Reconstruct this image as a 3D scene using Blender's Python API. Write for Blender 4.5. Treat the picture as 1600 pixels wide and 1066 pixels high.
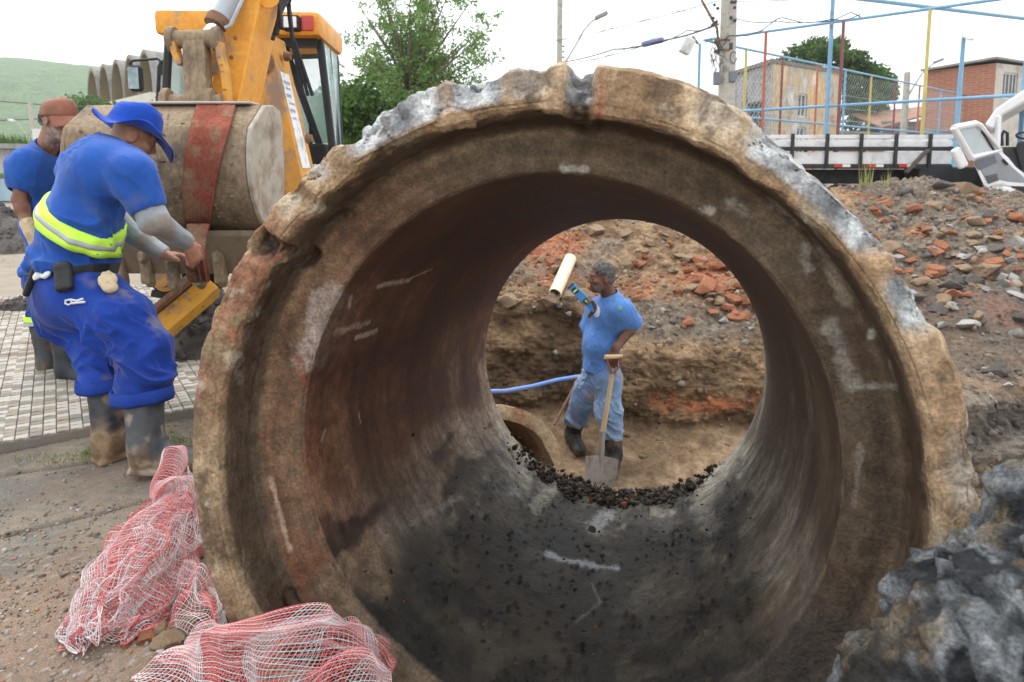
import bpy, bmesh, math, random
import numpy as np
from math import sin, cos, pi, radians
from mathutils import Vector, Matrix

for _o in list(bpy.data.objects):
    bpy.data.objects.remove(_o, do_unlink=True)
SC = bpy.context.scene
COL = SC.collection
random.seed(7)
RNG = np.random.default_rng(7)

# ------------------------------------------------------------------ camera
CAM_H, PITCH, FPX = 1.31, radians(6.5), 1600 * 24 / 36
cam_data = bpy.data.cameras.new('camera')
cam = bpy.data.objects.new('camera', cam_data)
COL.objects.link(cam)
cam.location = (0, 0, CAM_H)
cam.rotation_euler = (radians(90) - PITCH, 0, 0)
cam_data.sensor_width = 36
cam_data.lens = 24
cam_data.shift_y = -153 / 1600
cam_data.clip_start = 0.05
cam_data.clip_end = 3000
cam_data.dof.use_dof = True
cam_data.dof.focus_distance = 2.6
cam_data.dof.aperture_fstop = 5.0
SC.camera = cam

# ------------------------------------------------------------------ sky and sun (bright overcast)
world = bpy.data.worlds.new('World')
SC.world = world
world.use_nodes = True
_nt = world.node_tree
_nt.nodes.clear()
_sky = _nt.nodes.new('ShaderNodeTexSky')
_sky.sky_type = 'NISHITA'
_sky.sun_disc = False
SUN_EL, SUN_AZ = radians(58), radians(-35)      # azimuth from +Y towards +X
_sky.sun_elevation = SUN_EL
_sky.sun_rotation = SUN_AZ
_sky.air_density = 1.0
_sky.dust_density = 2.0
_sky.ozone_density = 1.0
_hs = _nt.nodes.new('ShaderNodeHueSaturation')
_hs.inputs['Saturation'].default_value = 0.22
_bg = _nt.nodes.new('ShaderNodeBackground')
_bg.inputs['Strength'].default_value = 0.15
_ow = _nt.nodes.new('ShaderNodeOutputWorld')
_nt.links.new(_sky.outputs[0], _hs.inputs['Color'])
_cl = _nt.nodes.new('ShaderNodeMix'); _cl.data_type = 'RGBA'      # an even deck of thin cloud over the blue
_cl.inputs['Factor'].default_value = 0.78
_cl.inputs['B'].default_value = (7.6, 7.9, 8.1, 1)
_nt.links.new(_hs.outputs[0], _cl.inputs['A'])
_nt.links.new(_cl.outputs['Result'], _bg.inputs[0])
_nt.links.new(_bg.outputs[0], _ow.inputs[0])
sun_data = bpy.data.lights.new('sun', 'SUN')
sun_data.energy = 1.2
sun_data.angle = radians(25)
sun_data.color = (1.0, 0.97, 0.92)
sun = bpy.data.objects.new('sun', sun_data)
COL.objects.link(sun)
_sd = Vector((sin(SUN_AZ) * cos(SUN_EL), cos(SUN_AZ) * cos(SUN_EL), sin(SUN_EL)))
sun.rotation_euler = _sd.to_track_quat('Z', 'Y').to_euler()
SC.view_settings.view_transform = 'Standard'
SC.view_settings.look = 'None'
SC.view_settings.gamma = 1.0
SC.view_settings.exposure = 0.9
SC.view_settings.use_curve_mapping = False
SC.render.engine = 'CYCLES'
SC.cycles.use_denoising = True
SC.cycles.max_bounces = 6
SC.cycles.diffuse_bounces = 4
SC.cycles.transparent_max_bounces = 12

# ------------------------------------------------------------------ helpers: place, mesh, noise
_F = np.array([0, cos(PITCH), -sin(PITCH)])
_U = np.array([0, sin(PITCH), cos(PITCH)])
def at(u, v, Y):
    """point of the place seen towards (u, v) of the 1600 px photograph, Y metres ahead"""
    d = _F + _U * (-(v - 380) / FPX) + np.array([(u - 800) / FPX, 0, 0])
    return np.array([0, 0, CAM_H]) + d * (Y / d[1])
def atz(u, v, z=0.0):
    d = _F + _U * (-(v - 380) / FPX) + np.array([(u - 800) / FPX, 0, 0])
    return np.array([0, 0, CAM_H]) + d * ((z - CAM_H) / d[2])

_TN = 64
_TAB = np.random.default_rng(3).random((5, _TN ** 3)).astype(np.float32)
def vnoise(P, freq=1.0, seed=0):
    """smooth value noise in -1..1"""
    P = np.asarray(P, dtype=np.float32) * np.float32(freq) + np.float32(300.0 + (seed * 17.31) % 97)
    I = np.floor(P)
    f = P - I
    I = I.astype(np.int32)
    f = f * f * (3 - 2 * f)
    x0 = (I[..., 0] & 63) << 12; x1 = ((I[..., 0] + 1) & 63) << 12
    y0 = ((I[..., 1] + seed * 7) & 63) << 6; y1 = ((I[..., 1] + seed * 7 + 1) & 63) << 6
    z0 = (I[..., 2] + seed * 3) & 63; z1 = (I[..., 2] + seed * 3 + 1) & 63
    fx, fy, fz = f[..., 0], f[..., 1], f[..., 2]
    T = _TAB[seed % 5]
    def L(x, y):
        a = T[x + y + z0]
        return a + (T[x + y + z1] - a) * fz
    a = L(x0, y0); a = a + (L(x0, y1) - a) * fy
    b = L(x1, y0); b = b + (L(x1, y1) - b) * fy
    return (a + (b - a) * fx) * 2 - 1
def fbm(P, freq=1.0, octv=4, seed=0, gain=0.5, ridged=False):
    r, a, n = 0, 1.0, 0
    for k in range(octv):
        v = vnoise(P, freq * 2.03 ** k, seed + k * 5)
        if ridged:
            v = 1 - 2 * np.abs(v)
        r = r + a * v
        n += a
        a *= gain
    return r / n
def cell(P, freq=1.0, seed=0):
    """worley F1 distance and cell random value (nearest eight cells)"""
    P = np.asarray(P, dtype=np.float32) * np.float32(freq) + np.float32(300.0 + seed)
    H = np.floor(P - 0.5)
    I = H.astype(np.int32)
    best = np.full(P.shape[:-1], 9.0, dtype=np.float32)
    val = np.zeros(P.shape[:-1], dtype=np.float32)
    for dx in (0, 1):
        for dy in (0, 1):
            for dz in (0, 1):
                k = (((I[..., 0] + dx) & 63) << 12) + (((I[..., 1] + dy) & 63) << 6) + ((I[..., 2] + dz) & 63)
                d = (H[..., 0] + dx + 0.15 + 0.7 * _TAB[0][k] - P[..., 0]) ** 2 + (H[..., 1] + dy + 0.15 + 0.7 * _TAB[1][k] - P[..., 1]) ** 2 + (H[..., 2] + dz + 0.15 + 0.7 * _TAB[2][k] - P[..., 2]) ** 2
                m = d < best
                best = np.where(m, d, best)
                val = np.where(m, _TAB[3][k], val)
    return np.sqrt(best), val
def unit(v): v = np.array(v, float); return v / np.linalg.norm(v)
def sstep(a, b, x):
    t = np.clip((x - a) / (b - a), 0, 1)
    return t * t * (3 - 2 * t)
def mix(a, b, t):
    t = np.asarray(t)[..., None]
    return np.asarray(a) * (1 - t) + np.asarray(b) * t

def mesh_np(name, V, F, smooth=True, col=None):
    """mesh from numpy arrays; F is (n,3) or (n,4)"""
    me = bpy.data.meshes.new(name)
    V = np.ascontiguousarray(V, dtype=np.float32)
    if isinstance(F, list):
        me.from_pydata([tuple(map(float, v)) for v in V], [], [tuple(map(int, f)) for f in F])
    else:
        F = np.ascontiguousarray(F, dtype=np.int32)
        k = F.shape[1]
        me.vertices.add(len(V))
        me.vertices.foreach_set('co', V.ravel())
        me.loops.add(F.size)
        me.loops.foreach_set('vertex_index', F.ravel())
        me.polygons.add(len(F))
        me.polygons.foreach_set('loop_start', np.arange(0, F.size, k, dtype=np.int32))
        me.polygons.foreach_set('loop_total', np.full(len(F), k, dtype=np.int32))
    if col is not None:
        at_ = me.color_attributes.new('Col', 'FLOAT_COLOR', 'POINT')
        c = np.ones((len(V), 4), dtype=np.float32)
        c[:, :3] = col
        at_.data.foreach_set('color', c.ravel())
    me.update(calc_edges=True)
    me.validate()
    me.polygons.foreach_set('use_smooth', np.full(len(me.polygons), bool(smooth)))
    return me
def link(name, me, mat=None, parent=None, loc=None):
    o = bpy.data.objects.new(name, me)
    COL.objects.link(o)
    if mat is not None and me is not None and len(me.materials) == 0:
        me.materials.append(mat)
    if parent is not None:
        o.parent = parent
    if loc is not None:
        o.location = loc
    return o
def tag(o, label=None, cat=None, group=None, kind=None):
    if label: o['label'] = label
    if cat: o['category'] = cat
    if group: o['group'] = group
    if kind: o['kind'] = kind
    return o
def empty(name, loc, rz=0.0):
    o = bpy.data.objects.new(name, None)
    o.empty_display_size = 0.1
    COL.objects.link(o)
    o.location = tuple(map(float, loc))
    o.rotation_euler = (0, 0, rz)
    return o

class MB:
    """collects boxes, tubes, lathes and loose faces, then builds one mesh"""
    def __init__(s): s.V, s.F = [], []
    def add(s, V, F):
        n = len(s.V)
        s.V += [tuple(map(float, v)) for v in V]
        s.F += [tuple(int(i) + n for i in f) for f in F]
        return s
    def box(s, c, size, rot=None, bev=0.0):
        hx, hy, hz = [q / 2 for q in size]
        R = rot if rot is not None else Matrix.Identity(3)
        if bev <= 0:
            P = [(x, y, z) for x in (-hx, hx) for y in (-hy, hy) for z in (-hz, hz)]
            F = [(0, 1, 3, 2), (4, 6, 7, 5), (0, 4, 5, 1), (2, 3, 7, 6), (0, 2, 6, 4), (1, 5, 7, 3)]
        else:
            bm = bmesh.new()
            bmesh.ops.create_cube(bm, size=1)
            bmesh.ops.scale(bm, vec=size, verts=bm.verts)
            bmesh.ops.bevel(bm, geom=list(bm.edges), offset=bev, segments=2, affect='EDGES', profile=0.6)
            bm.verts.index_update()
            P = [tuple(v.co) for v in bm.verts]
            F = [tuple(v.index for v in f.verts) for f in bm.faces]
            bm.free()
        c = Vector(c)
        return s.add([c + R @ Vector(p) for p in P], F)
    def bar(s, a, b, w, h, up=(0, 0, 1), bev=0.0):
        a, b = Vector(a), Vector(b)
        y = (b - a); L = y.length; y.normalize()
        x = y.cross(Vector(up)).normalized(); z = x.cross(y)
        R = Matrix((x, y, z)).transposed()
        return s.box((a + b) / 2, (w, L, h), R, bev)
    def tube(s, pts, r, n=8, cap=True):
        pts = [Vector(p) for p in pts]
        rs = r if hasattr(r, '__len__') else [r] * len(pts)
        V, F = [], []
        prev = None
        for i, p in enumerate(pts):
            t = (pts[min(i + 1, len(pts) - 1)] - pts[max(i - 1, 0)]).normalized()
            if prev is None:
                x = t.cross(Vector((0, 0, 1)))
                if x.length < 1e-3: x = t.cross(Vector((1, 0, 0)))
            else:
                x = prev - t * prev.dot(t)
            x.normalize(); prev = x
            y = t.cross(x)
            for k in range(n):
                a = 2 * pi * k / n
                V.append(p + (x * cos(a) + y * sin(a)) * rs[i])
        for i in range(len(pts) - 1):
            for k in range(n):
                F.append((i * n + k, i * n + (k + 1) % n, (i + 1) * n + (k + 1) % n, (i + 1) * n + k))
        if cap:
            F.append(tuple(range(n - 1, -1, -1)))
            F.append(tuple((len(pts) - 1) * n + k for k in range(n)))
        return s.add(V, F)
    def lathe(s, prof, a, axis, n=32, closed=False):
        """profile of (radius, distance along the axis)"""
        a, ax = Vector(a), Vector(axis).normalized()
        x = ax.cross(Vector((0, 0, 1)))
        if x.length < 1e-3: x = Vector((1, 0, 0))
        x.normalize(); y = ax.cross(x)
        V, F = [], []
        for (r, h) in prof:
            for k in range(n):
                t = 2 * pi * k / n
                V.append(a + ax * h + (x * cos(t) + y * sin(t)) * r)
        m = len(prof)
        for i in range(m if closed else m - 1):
            j = (i + 1) % m
            for k in range(n):
                F.append((i * n + k, i * n + (k + 1) % n, j * n + (k + 1) % n, j * n + k))
        if not closed:
            F.append(tuple(range(n - 1, -1, -1)))
            F.append(tuple((m - 1) * n + k for k in range(n)))
        return s.add(V, F)
    def prism(s, poly, frame, d):
        """flat polygon (2D) extruded: frame = (origin, xaxis, yaxis), depth d along x cross y"""
        o, x, y = Vector(frame[0]), Vector(frame[1]).normalized(), Vector(frame[2]).normalized()
        z = x.cross(y)
        n = len(poly)
        V = [o + x * p[0] + y * p[1] for p in poly] + [o + x * p[0] + y * p[1] + z * d for p in poly]
        F = [tuple(range(n - 1, -1, -1)), tuple(range(n, 2 * n))]
        F += [(i, (i + 1) % n, (i + 1) % n + n, i + n) for i in range(n)]
        return s.add(V, F)
    def build(s, name, mat, parent=None, smooth=False, base=None, bevel=0.0):
        V = np.array(s.V)
        if base is not None: V = V - np.array(base)
        me = mesh_np(name, V, s.F, smooth)
        bm = bmesh.new(); bm.from_mesh(me)
        bmesh.ops.recalc_face_normals(bm, faces=bm.faces)
        if bevel > 0:
            es = [e for e in bm.edges if len(e.link_faces) == 2 and e.calc_face_angle(0) > 0.6]
            bmesh.ops.bevel(bm, geom=es, offset=bevel, segments=1, affect='EDGES', clamp_overlap=True)
        bm.to_mesh(me); bm.free()
        if smooth:
            me.set_sharp_from_angle(angle=radians(38))
        return link(name, me, mat, parent)

# ------------------------------------------------------------------ helpers: materials
def _n(nt, t, **k):
    n = nt.nodes.new(t)
    for a, b in k.items(): setattr(n, a, b)
    return n
def material(name, cols=((0.5, 0.5, 0.5),), scale=8.0, detail=6.0, rough=0.8, bump=0.0, bscale=60.0, metal=0.0,
             spec=0.3, attr=False, var=0.35, fine=None, spots=None, stretch=(1, 1, 1), coat=0.0, rvar=0.0, bdist=0.01,
             sheen=0.0, dirt=None):
    """procedural material: noise ramp of colours (or the mesh's colour attribute times noise), noise bump, spots of another
    colour (colour, scale, threshold), dirt (colour, scale, threshold)"""
    m = bpy.data.materials.new(name)
    m.use_nodes = True
    nt = m.node_tree
    b = nt.nodes['Principled BSDF']
    tc = _n(nt, 'ShaderNodeTexCoord')
    mp = _n(nt, 'ShaderNodeMapping'); mp.inputs['Scale'].default_value = stretch
    nt.links.new(tc.outputs['Object'], mp.inputs[0])
    vec = mp.outputs[0]
    nz = _n(nt, 'ShaderNodeTexNoise'); nz.inputs['Scale'].default_value = scale; nz.inputs['Detail'].default_value = detail
    nz.inputs['Roughness'].default_value = 0.62
    nt.links.new(vec, nz.inputs['Vector'])
    if attr:
        ca = _n(nt, 'ShaderNodeAttribute'); ca.attribute_name = 'Col'
        mr = _n(nt, 'ShaderNodeMapRange'); mr.inputs['From Min'].default_value = 0.25; mr.inputs['From Max'].default_value = 0.75
        mr.inputs['To Min'].default_value = 1 - var; mr.inputs['To Max'].default_value = 1 + var
        nt.links.new(nz.outputs['Fac'], mr.inputs['Value'])
        mx = _n(nt, 'ShaderNodeMix', data_type='RGBA', blend_type='MULTIPLY'); mx.inputs['Factor'].default_value = 1
        nt.links.new(ca.outputs['Color'], mx.inputs['A']); nt.links.new(mr.outputs[0], mx.inputs['B'])
        c = mx.outputs['Result']
    elif len(cols) == 1:
        rgb = _n(nt, 'ShaderNodeRGB'); rgb.outputs[0].default_value = (*cols[0], 1)
        c = rgb.outputs[0]
    else:
        rp = _n(nt, 'ShaderNodeValToRGB')
        el = rp.color_ramp.elements
        while len(el) < len(cols): el.new(0.5)
        for i, q in enumerate(cols):
            el[i].position = 0.3 + 0.4 * i / (len(cols) - 1); el[i].color = (*q, 1)
        nt.links.new(nz.outputs['Fac'], rp.inputs[0])
        c = rp.outputs[0]
    if fine:
        n2 = _n(nt, 'ShaderNodeTexNoise'); n2.inputs['Scale'].default_value = fine[0]; n2.inputs['Detail'].default_value = 4
        nt.links.new(vec, n2.inputs['Vector'])
        m2 = _n(nt, 'ShaderNodeMapRange'); m2.inputs['From Min'].default_value = 0.3; m2.inputs['From Max'].default_value = 0.7
        m2.inputs['To Min'].default_value = 1 - fine[1]; m2.inputs['To Max'].default_value = 1 + fine[1]
        nt.links.new(n2.outputs['Fac'], m2.inputs['Value'])
        x2 = _n(nt, 'ShaderNodeMix', data_type='RGBA', blend_type='MULTIPLY'); x2.inputs['Factor'].default_value = 1
        nt.links.new(c, x2.inputs['A']); nt.links.new(m2.outputs[0], x2.inputs['B'])
        c = x2.outputs['Result']
    for sp in ([spots] if spots else []) + ([dirt] if dirt else []):
        n3 = _n(nt, 'ShaderNodeTexNoise'); n3.inputs['Scale'].default_value = sp[1]; n3.inputs['Detail'].default_value = 7
        n3.inputs['Roughness'].default_value = 0.7
        nt.links.new(tc.outputs['Object'], n3.inputs['Vector'])
        m3 = _n(nt, 'ShaderNodeMapRange'); m3.inputs['From Min'].default_value = sp[2]; m3.inputs['From Max'].default_value = sp[2] + 0.1
        nt.links.new(n3.outputs['Fac'], m3.inputs['Value'])
        x3 = _n(nt, 'ShaderNodeMix', data_type='RGBA'); x3.inputs['B'].default_value = (*sp[0], 1)
        nt.links.new(m3.outputs[0], x3.inputs['Factor']); nt.links.new(c, x3.inputs['A'])
        c = x3.outputs['Result']
    nt.links.new(c, b.inputs['Base Color'])
    b.inputs['Roughness'].default_value = rough
    if rvar > 0:
        mr2 = _n(nt, 'ShaderNodeMapRange'); mr2.inputs['From Min'].default_value = 0.3; mr2.inputs['From Max'].default_value = 0.7
        mr2.inputs['To Min'].default_value = max(0.05, rough - rvar); mr2.inputs['To Max'].default_value = min(1, rough + rvar)
        nt.links.new(nz.outputs['Fac'], mr2.inputs['Value']); nt.links.new(mr2.outputs[0], b.inputs['Roughness'])
    b.inputs['Metallic'].default_value = metal
    b.inputs['Specular IOR Level'].default_value = spec
    if coat: b.inputs['Coat Weight'].default_value = coat
    if sheen:
        b.inputs['Sheen Weight'].default_value = sheen
    if bump > 0:
        nb = _n(nt, 'ShaderNodeTexNoise'); nb.inputs['Scale'].default_value = bscale; nb.inputs['Detail'].default_value = 6
        nb.inputs['Roughness'].default_value = 0.65
        nt.links.new(vec, nb.inputs['Vector'])
        bp = _n(nt, 'ShaderNodeBump'); bp.inputs['Strength'].default_value = bump; bp.inputs['Distance'].default_value = bdist
        nt.links.new(nb.outputs['Fac'], bp.inputs['Height'])
        nt.links.new(bp.outputs[0], b.inputs['Normal'])
    return m
def glass(name, col=(0.75, 0.9, 0.88), alpha=0.25, rough=0.05):
    m = bpy.data.materials.new(name)
    m.use_nodes = True
    nt = m.node_tree
    b = nt.nodes['Principled BSDF']
    nz = _n(nt, 'ShaderNodeTexNoise'); nz.inputs['Scale'].default_value = 3
    rp = _n(nt, 'ShaderNodeMapRange'); rp.inputs['To Min'].default_value = alpha * 0.8; rp.inputs['To Max'].default_value = alpha * 1.2
    nt.links.new(nz.outputs['Fac'], rp.inputs['Value']); nt.links.new(rp.outputs[0], b.inputs['Alpha'])
    b.inputs['Base Color'].default_value = (*col, 1)
    b.inputs['Roughness'].default_value = rough
    return m

# ------------------------------------------------------------------ helpers: solid shapes from distance fields
class Field:
    """blended solid: capsules, ellipsoids and boxes joined smoothly on a grid, meshed by surface nets"""
    def __init__(s, lo, hi, h):
        s.lo, s.h = np.array(lo, float), h
        s.n = np.ceil((np.array(hi) - s.lo) / h).astype(int) + 1
        s.f = np.full(s.n, 1.0, dtype=np.float32)
    def _win(s, lo, hi, pad):
        i0 = np.clip(np.floor((np.array(lo) - pad - s.lo) / s.h).astype(int), 0, s.n)
        i1 = np.clip(np.ceil((np.array(hi) + pad - s.lo) / s.h).astype(int) + 1, 0, s.n)
        sl = tuple(slice(a, b) for a, b in zip(i0, i1))
        ax = [s.lo[k] + s.h * np.arange(i0[k], i1[k]) for k in range(3)]
        if any(len(q) == 0 for q in ax): return None, None
        return sl, np.stack(np.meshgrid(*ax, indexing='ij'), -1)
    def _put(s, sl, d, k, op):
        g = s.f[sl]
        if op == 'sub':
            s.f[sl] = np.maximum(g, -d) if k <= 0 else -s._smin(-g, d, k)
        elif op == 'and':
            s.f[sl] = np.maximum(g, d)
        else:
            s.f[sl] = s._smin(g, d, k) if k > 0 else np.minimum(g, d)
    @staticmethod
    def _smin(a, b, k):
        h = np.maximum(k - np.abs(a - b), 0) / k
        return np.minimum(a, b) - h * h * k * 0.25
    def cone(s, a, b, ra, rb, k=0.02, op='add', flat=None):
        """round cone; flat=(axis vector, factor) squeezes the section along an axis"""
        a, b = np.array(a, float), np.array(b, float)
        R = max(ra, rb) * (1.6 if flat else 1)
        sl, P = s._win(np.minimum(a, b) - R, np.maximum(a, b) + R, k + 0.03)
        if sl is None: return s
        ab = b - a
        t = np.clip(((P - a) @ ab) / max(ab @ ab, 1e-9), 0, 1)
        q = P - (a + t[..., None] * ab)
        if flat:
            ax = np.array(flat[0], float); ax /= np.linalg.norm(ax)
            q = q + (q @ ax)[..., None] * ax * (1 / flat[1] - 1)
        d = np.linalg.norm(q, axis=-1) - (ra + (rb - ra) * t)
        if flat: d = d * min(1.0, flat[1])
        s._put(sl, d.astype(np.float32), k, op)
        return s
    def chain(s, pts, rs, k=0.02, op='add', flat=None):
        for i in range(len(pts) - 1):
            s.cone(pts[i], pts[i + 1], rs[i], rs[i + 1], k, op, flat)
        return s
    def ell(s, c, r, k=0.02, R=None, op='add'):
        c, r = np.array(c, float), np.array(r, float)
        m = r.max()
        sl, P = s._win(c - m, c + m, k + 0.03)
        if sl is None: return s
        q = P - c
        if R is not None: q = q @ np.array(R)
        l = np.linalg.norm(q / r, axis=-1)
        l2 = np.linalg.norm(q / (r * r), axis=-1)
        d = l * (l - 1) / np.maximum(l2, 1e-6)
        s._put(sl, d.astype(np.float32), k, op)
        return s
    def box(s, c, half, R=None, rnd=0.01, k=0.0, op='add'):
        c, half = np.array(c, float), np.array(half, float) - rnd
        m = np.linalg.norm(half) + rnd
        sl, P = s._win(c - m, c + m, k + 0.02)
        if sl is None: return s
        q = P - c
        if R is not None: q = q @ np.array(R)
        q = np.abs(q) - half
        d = np.linalg.norm(np.maximum(q, 0), axis=-1) + np.minimum(q.max(-1), 0) - rnd
        s._put(sl, d.astype(np.float32), k, op)
        return s
    def plane(s, p, n, op='and'):
        """keeps the side the normal points away from"""
        n = np.array(n, float); n /= np.linalg.norm(n)
        ax = [s.lo[k] + s.h * np.arange(s.n[k]) for k in range(3)]
        d = (ax[0][:, None, None] - p[0]) * n[0] + (ax[1][None, :, None] - p[1]) * n[1] + (ax[2][None, None, :] - p[2]) * n[2]
        s.f = np.maximum(s.f, d.astype(np.float32))
        return s
    def mesh(s):
        f, h = s.f, s.h
        s_ = f < 0
        c = np.zeros(np.array(f.shape) - 1, dtype=np.int8)
        for dx in (0, 1):
            for dy in (0, 1):
                for dz in (0, 1):
                    c += s_[dx:f.shape[0] - 1 + dx, dy:f.shape[1] - 1 + dy, dz:f.shape[2] - 1 + dz]
        act = (c > 0) & (c < 8)
        idx = np.full(c.shape, -1, dtype=np.int64)
        I = np.argwhere(act)
        idx[act] = np.arange(len(I))
        off = np.array([(x, y, z) for x in (0, 1) for y in (0, 1) for z in (0, 1)])
        val = np.stack([f[I[:, 0] + o[0], I[:, 1] + o[1], I[:, 2] + o[2]] for o in off], 1)
        acc = np.zeros((len(I), 3)); cnt = np.zeros(len(I))
        for i in range(8):
            for b in (1, 2, 4):
                j = i | b
                if j == i: continue
                a, e = val[:, i], val[:, j]
                m = (a < 0) != (e < 0)
                t = np.where(m, a / np.where(m, a - e, 1), 0)
                p = off[i] + t[:, None] * (off[j] - off[i])
                acc += p * m[:, None]; cnt += m
        V = s.lo + (I + acc / cnt[:, None]) * h
        Fs = []
        for ax in range(3):
            A = [slice(None)] * 3; B = [slice(None)] * 3
            A[ax] = slice(0, -1); B[ax] = slice(1, None)
            sg = s_[tuple(A)] != s_[tuple(B)]
            E = np.argwhere(sg)
            u, w = (ax + 1) % 3, (ax + 2) % 3
            ok = (E[:, u] > 0) & (E[:, w] > 0) & (E[:, u] < f.shape[u] - 1) & (E[:, w] < f.shape[w] - 1)
            E = E[ok]
            q = []
            for du, dw in ((0, 0), (-1, 0), (-1, -1), (0, -1)):
                C = E.copy(); C[:, u] += du; C[:, w] += dw
                q.append(idx[C[:, 0], C[:, 1], C[:, 2]])
            q = np.stack(q, 1)
            neg = s_[E[:, 0], E[:, 1], E[:, 2]]
            q[~neg] = q[~neg][:, ::-1]
            Fs.append(q)
        return V, np.concatenate(Fs)
def normals_np(V, F):
    if F.shape[1] == 4:
        n = np.cross(V[F[:, 2]] - V[F[:, 0]], V[F[:, 3]] - V[F[:, 1]])
    else:
        n = np.cross(V[F[:, 1]] - V[F[:, 0]], V[F[:, 2]] - V[F[:, 0]])
    N = np.zeros_like(V)
    for k in range(F.shape[1]):
        np.add.at(N, F[:, k], n)
    return N / np.maximum(np.linalg.norm(N, axis=1), 1e-12)[:, None]
def relax(V, F, it=2, w=0.5):
    E = np.concatenate([F[:, [k, (k + 1) % F.shape[1]]] for k in range(F.shape[1])])
    for _ in range(it):
        S = np.zeros_like(V); c = np.zeros(len(V))
        np.add.at(S, E[:, 0], V[E[:, 1]]); np.add.at(c, E[:, 0], 1)
        np.add.at(S, E[:, 1], V[E[:, 0]]); np.add.at(c, E[:, 1], 1)
        V = V * (1 - w) + w * S / np.maximum(c, 1)[:, None]
    return V
def solid(name, field, mat, parent=None, base=(0, 0, 0), wob=None, colf=None, it=2):
    V, F = field.mesh()
    V = relax(V, F, it)
    N = normals_np(V, F)
    if wob is not None:
        V = V + N * wob(V, N)[:, None]
        N = normals_np(V, F)
    c = colf(V, N) if colf else None
    return link(name, mesh_np(name, V - np.array(base), F, True, c), mat, parent)
def grid_faces(nu, nv, wrap_u=False):
    i = np.arange(nu if wrap_u else nu - 1)[:, None]; j = np.arange(nv - 1)[None, :]
    a = i * nv + j; b = ((i + 1) % nu) * nv + j
    return np.stack([a, b, b + 1, a + 1], -1).reshape(-1, 4)
# ================================================================== STRUCTURE
# ---- the big pipe's frame (needed by the ground it lies in)
PIPE_C = np.array([0.0895, 1.7944, 0.5451])
_yaw, _pit = 0.2616, -0.1427
PIPE_D = np.array([sin(_yaw) * cos(_pit), cos(_yaw) * cos(_pit), sin(_pit)])
PIPE_A = np.cross(PIPE_D, [0, 0, 1.0]); PIPE_A /= np.linalg.norm(PIPE_A)
PIPE_B = np.cross(PIPE_A, PIPE_D)
PIPE_L = 1.927

M_dirt = material('loose_dirt', attr=True, scale=22, var=0.45, rough=0.95, bump=0.9, bscale=70, spec=0.12, fine=(260, 0.3), bdist=0.012)
M_street = material('worn_asphalt', attr=True, scale=30, var=0.3, rough=0.8, bump=0.7, bscale=120, spec=0.3, fine=(300, 0.4), rvar=0.15, bdist=0.006)

# ---- distant ground, one sheet to the horizon with an opening for the dug-up part of the street
def far_ground():
    hx0, hx1, hy0, hy1 = -1.3, 8.4, 0.15, 12.3
    xs = [-1500, -60, -12, hx0, hx1, 14, 60, 1500]; ys = [-200, -5, hy0, hy1, 30, 90, 400, 2500]
    V = np.array([(x, y, -0.03) for x in xs for y in ys]); F = []
    for i in range(len(xs) - 1):
        for j in range(len(ys) - 1):
            if xs[i] == hx0 and ys[j] == hy0: continue
            F.append((i * 8 + j, (i + 1) * 8 + j, (i + 1) * 8 + j + 1, i * 8 + j + 1))
    g = link('ground', mesh_np('ground', V, F, False), material('packed_earth_ground', ((0.2, 0.16, 0.12), (0.28, 0.24, 0.19), (0.16, 0.13, 0.1)), scale=0.6, rough=0.9, bump=0.5, bscale=12))
    tag(g, kind='structure')
far_ground()

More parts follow.
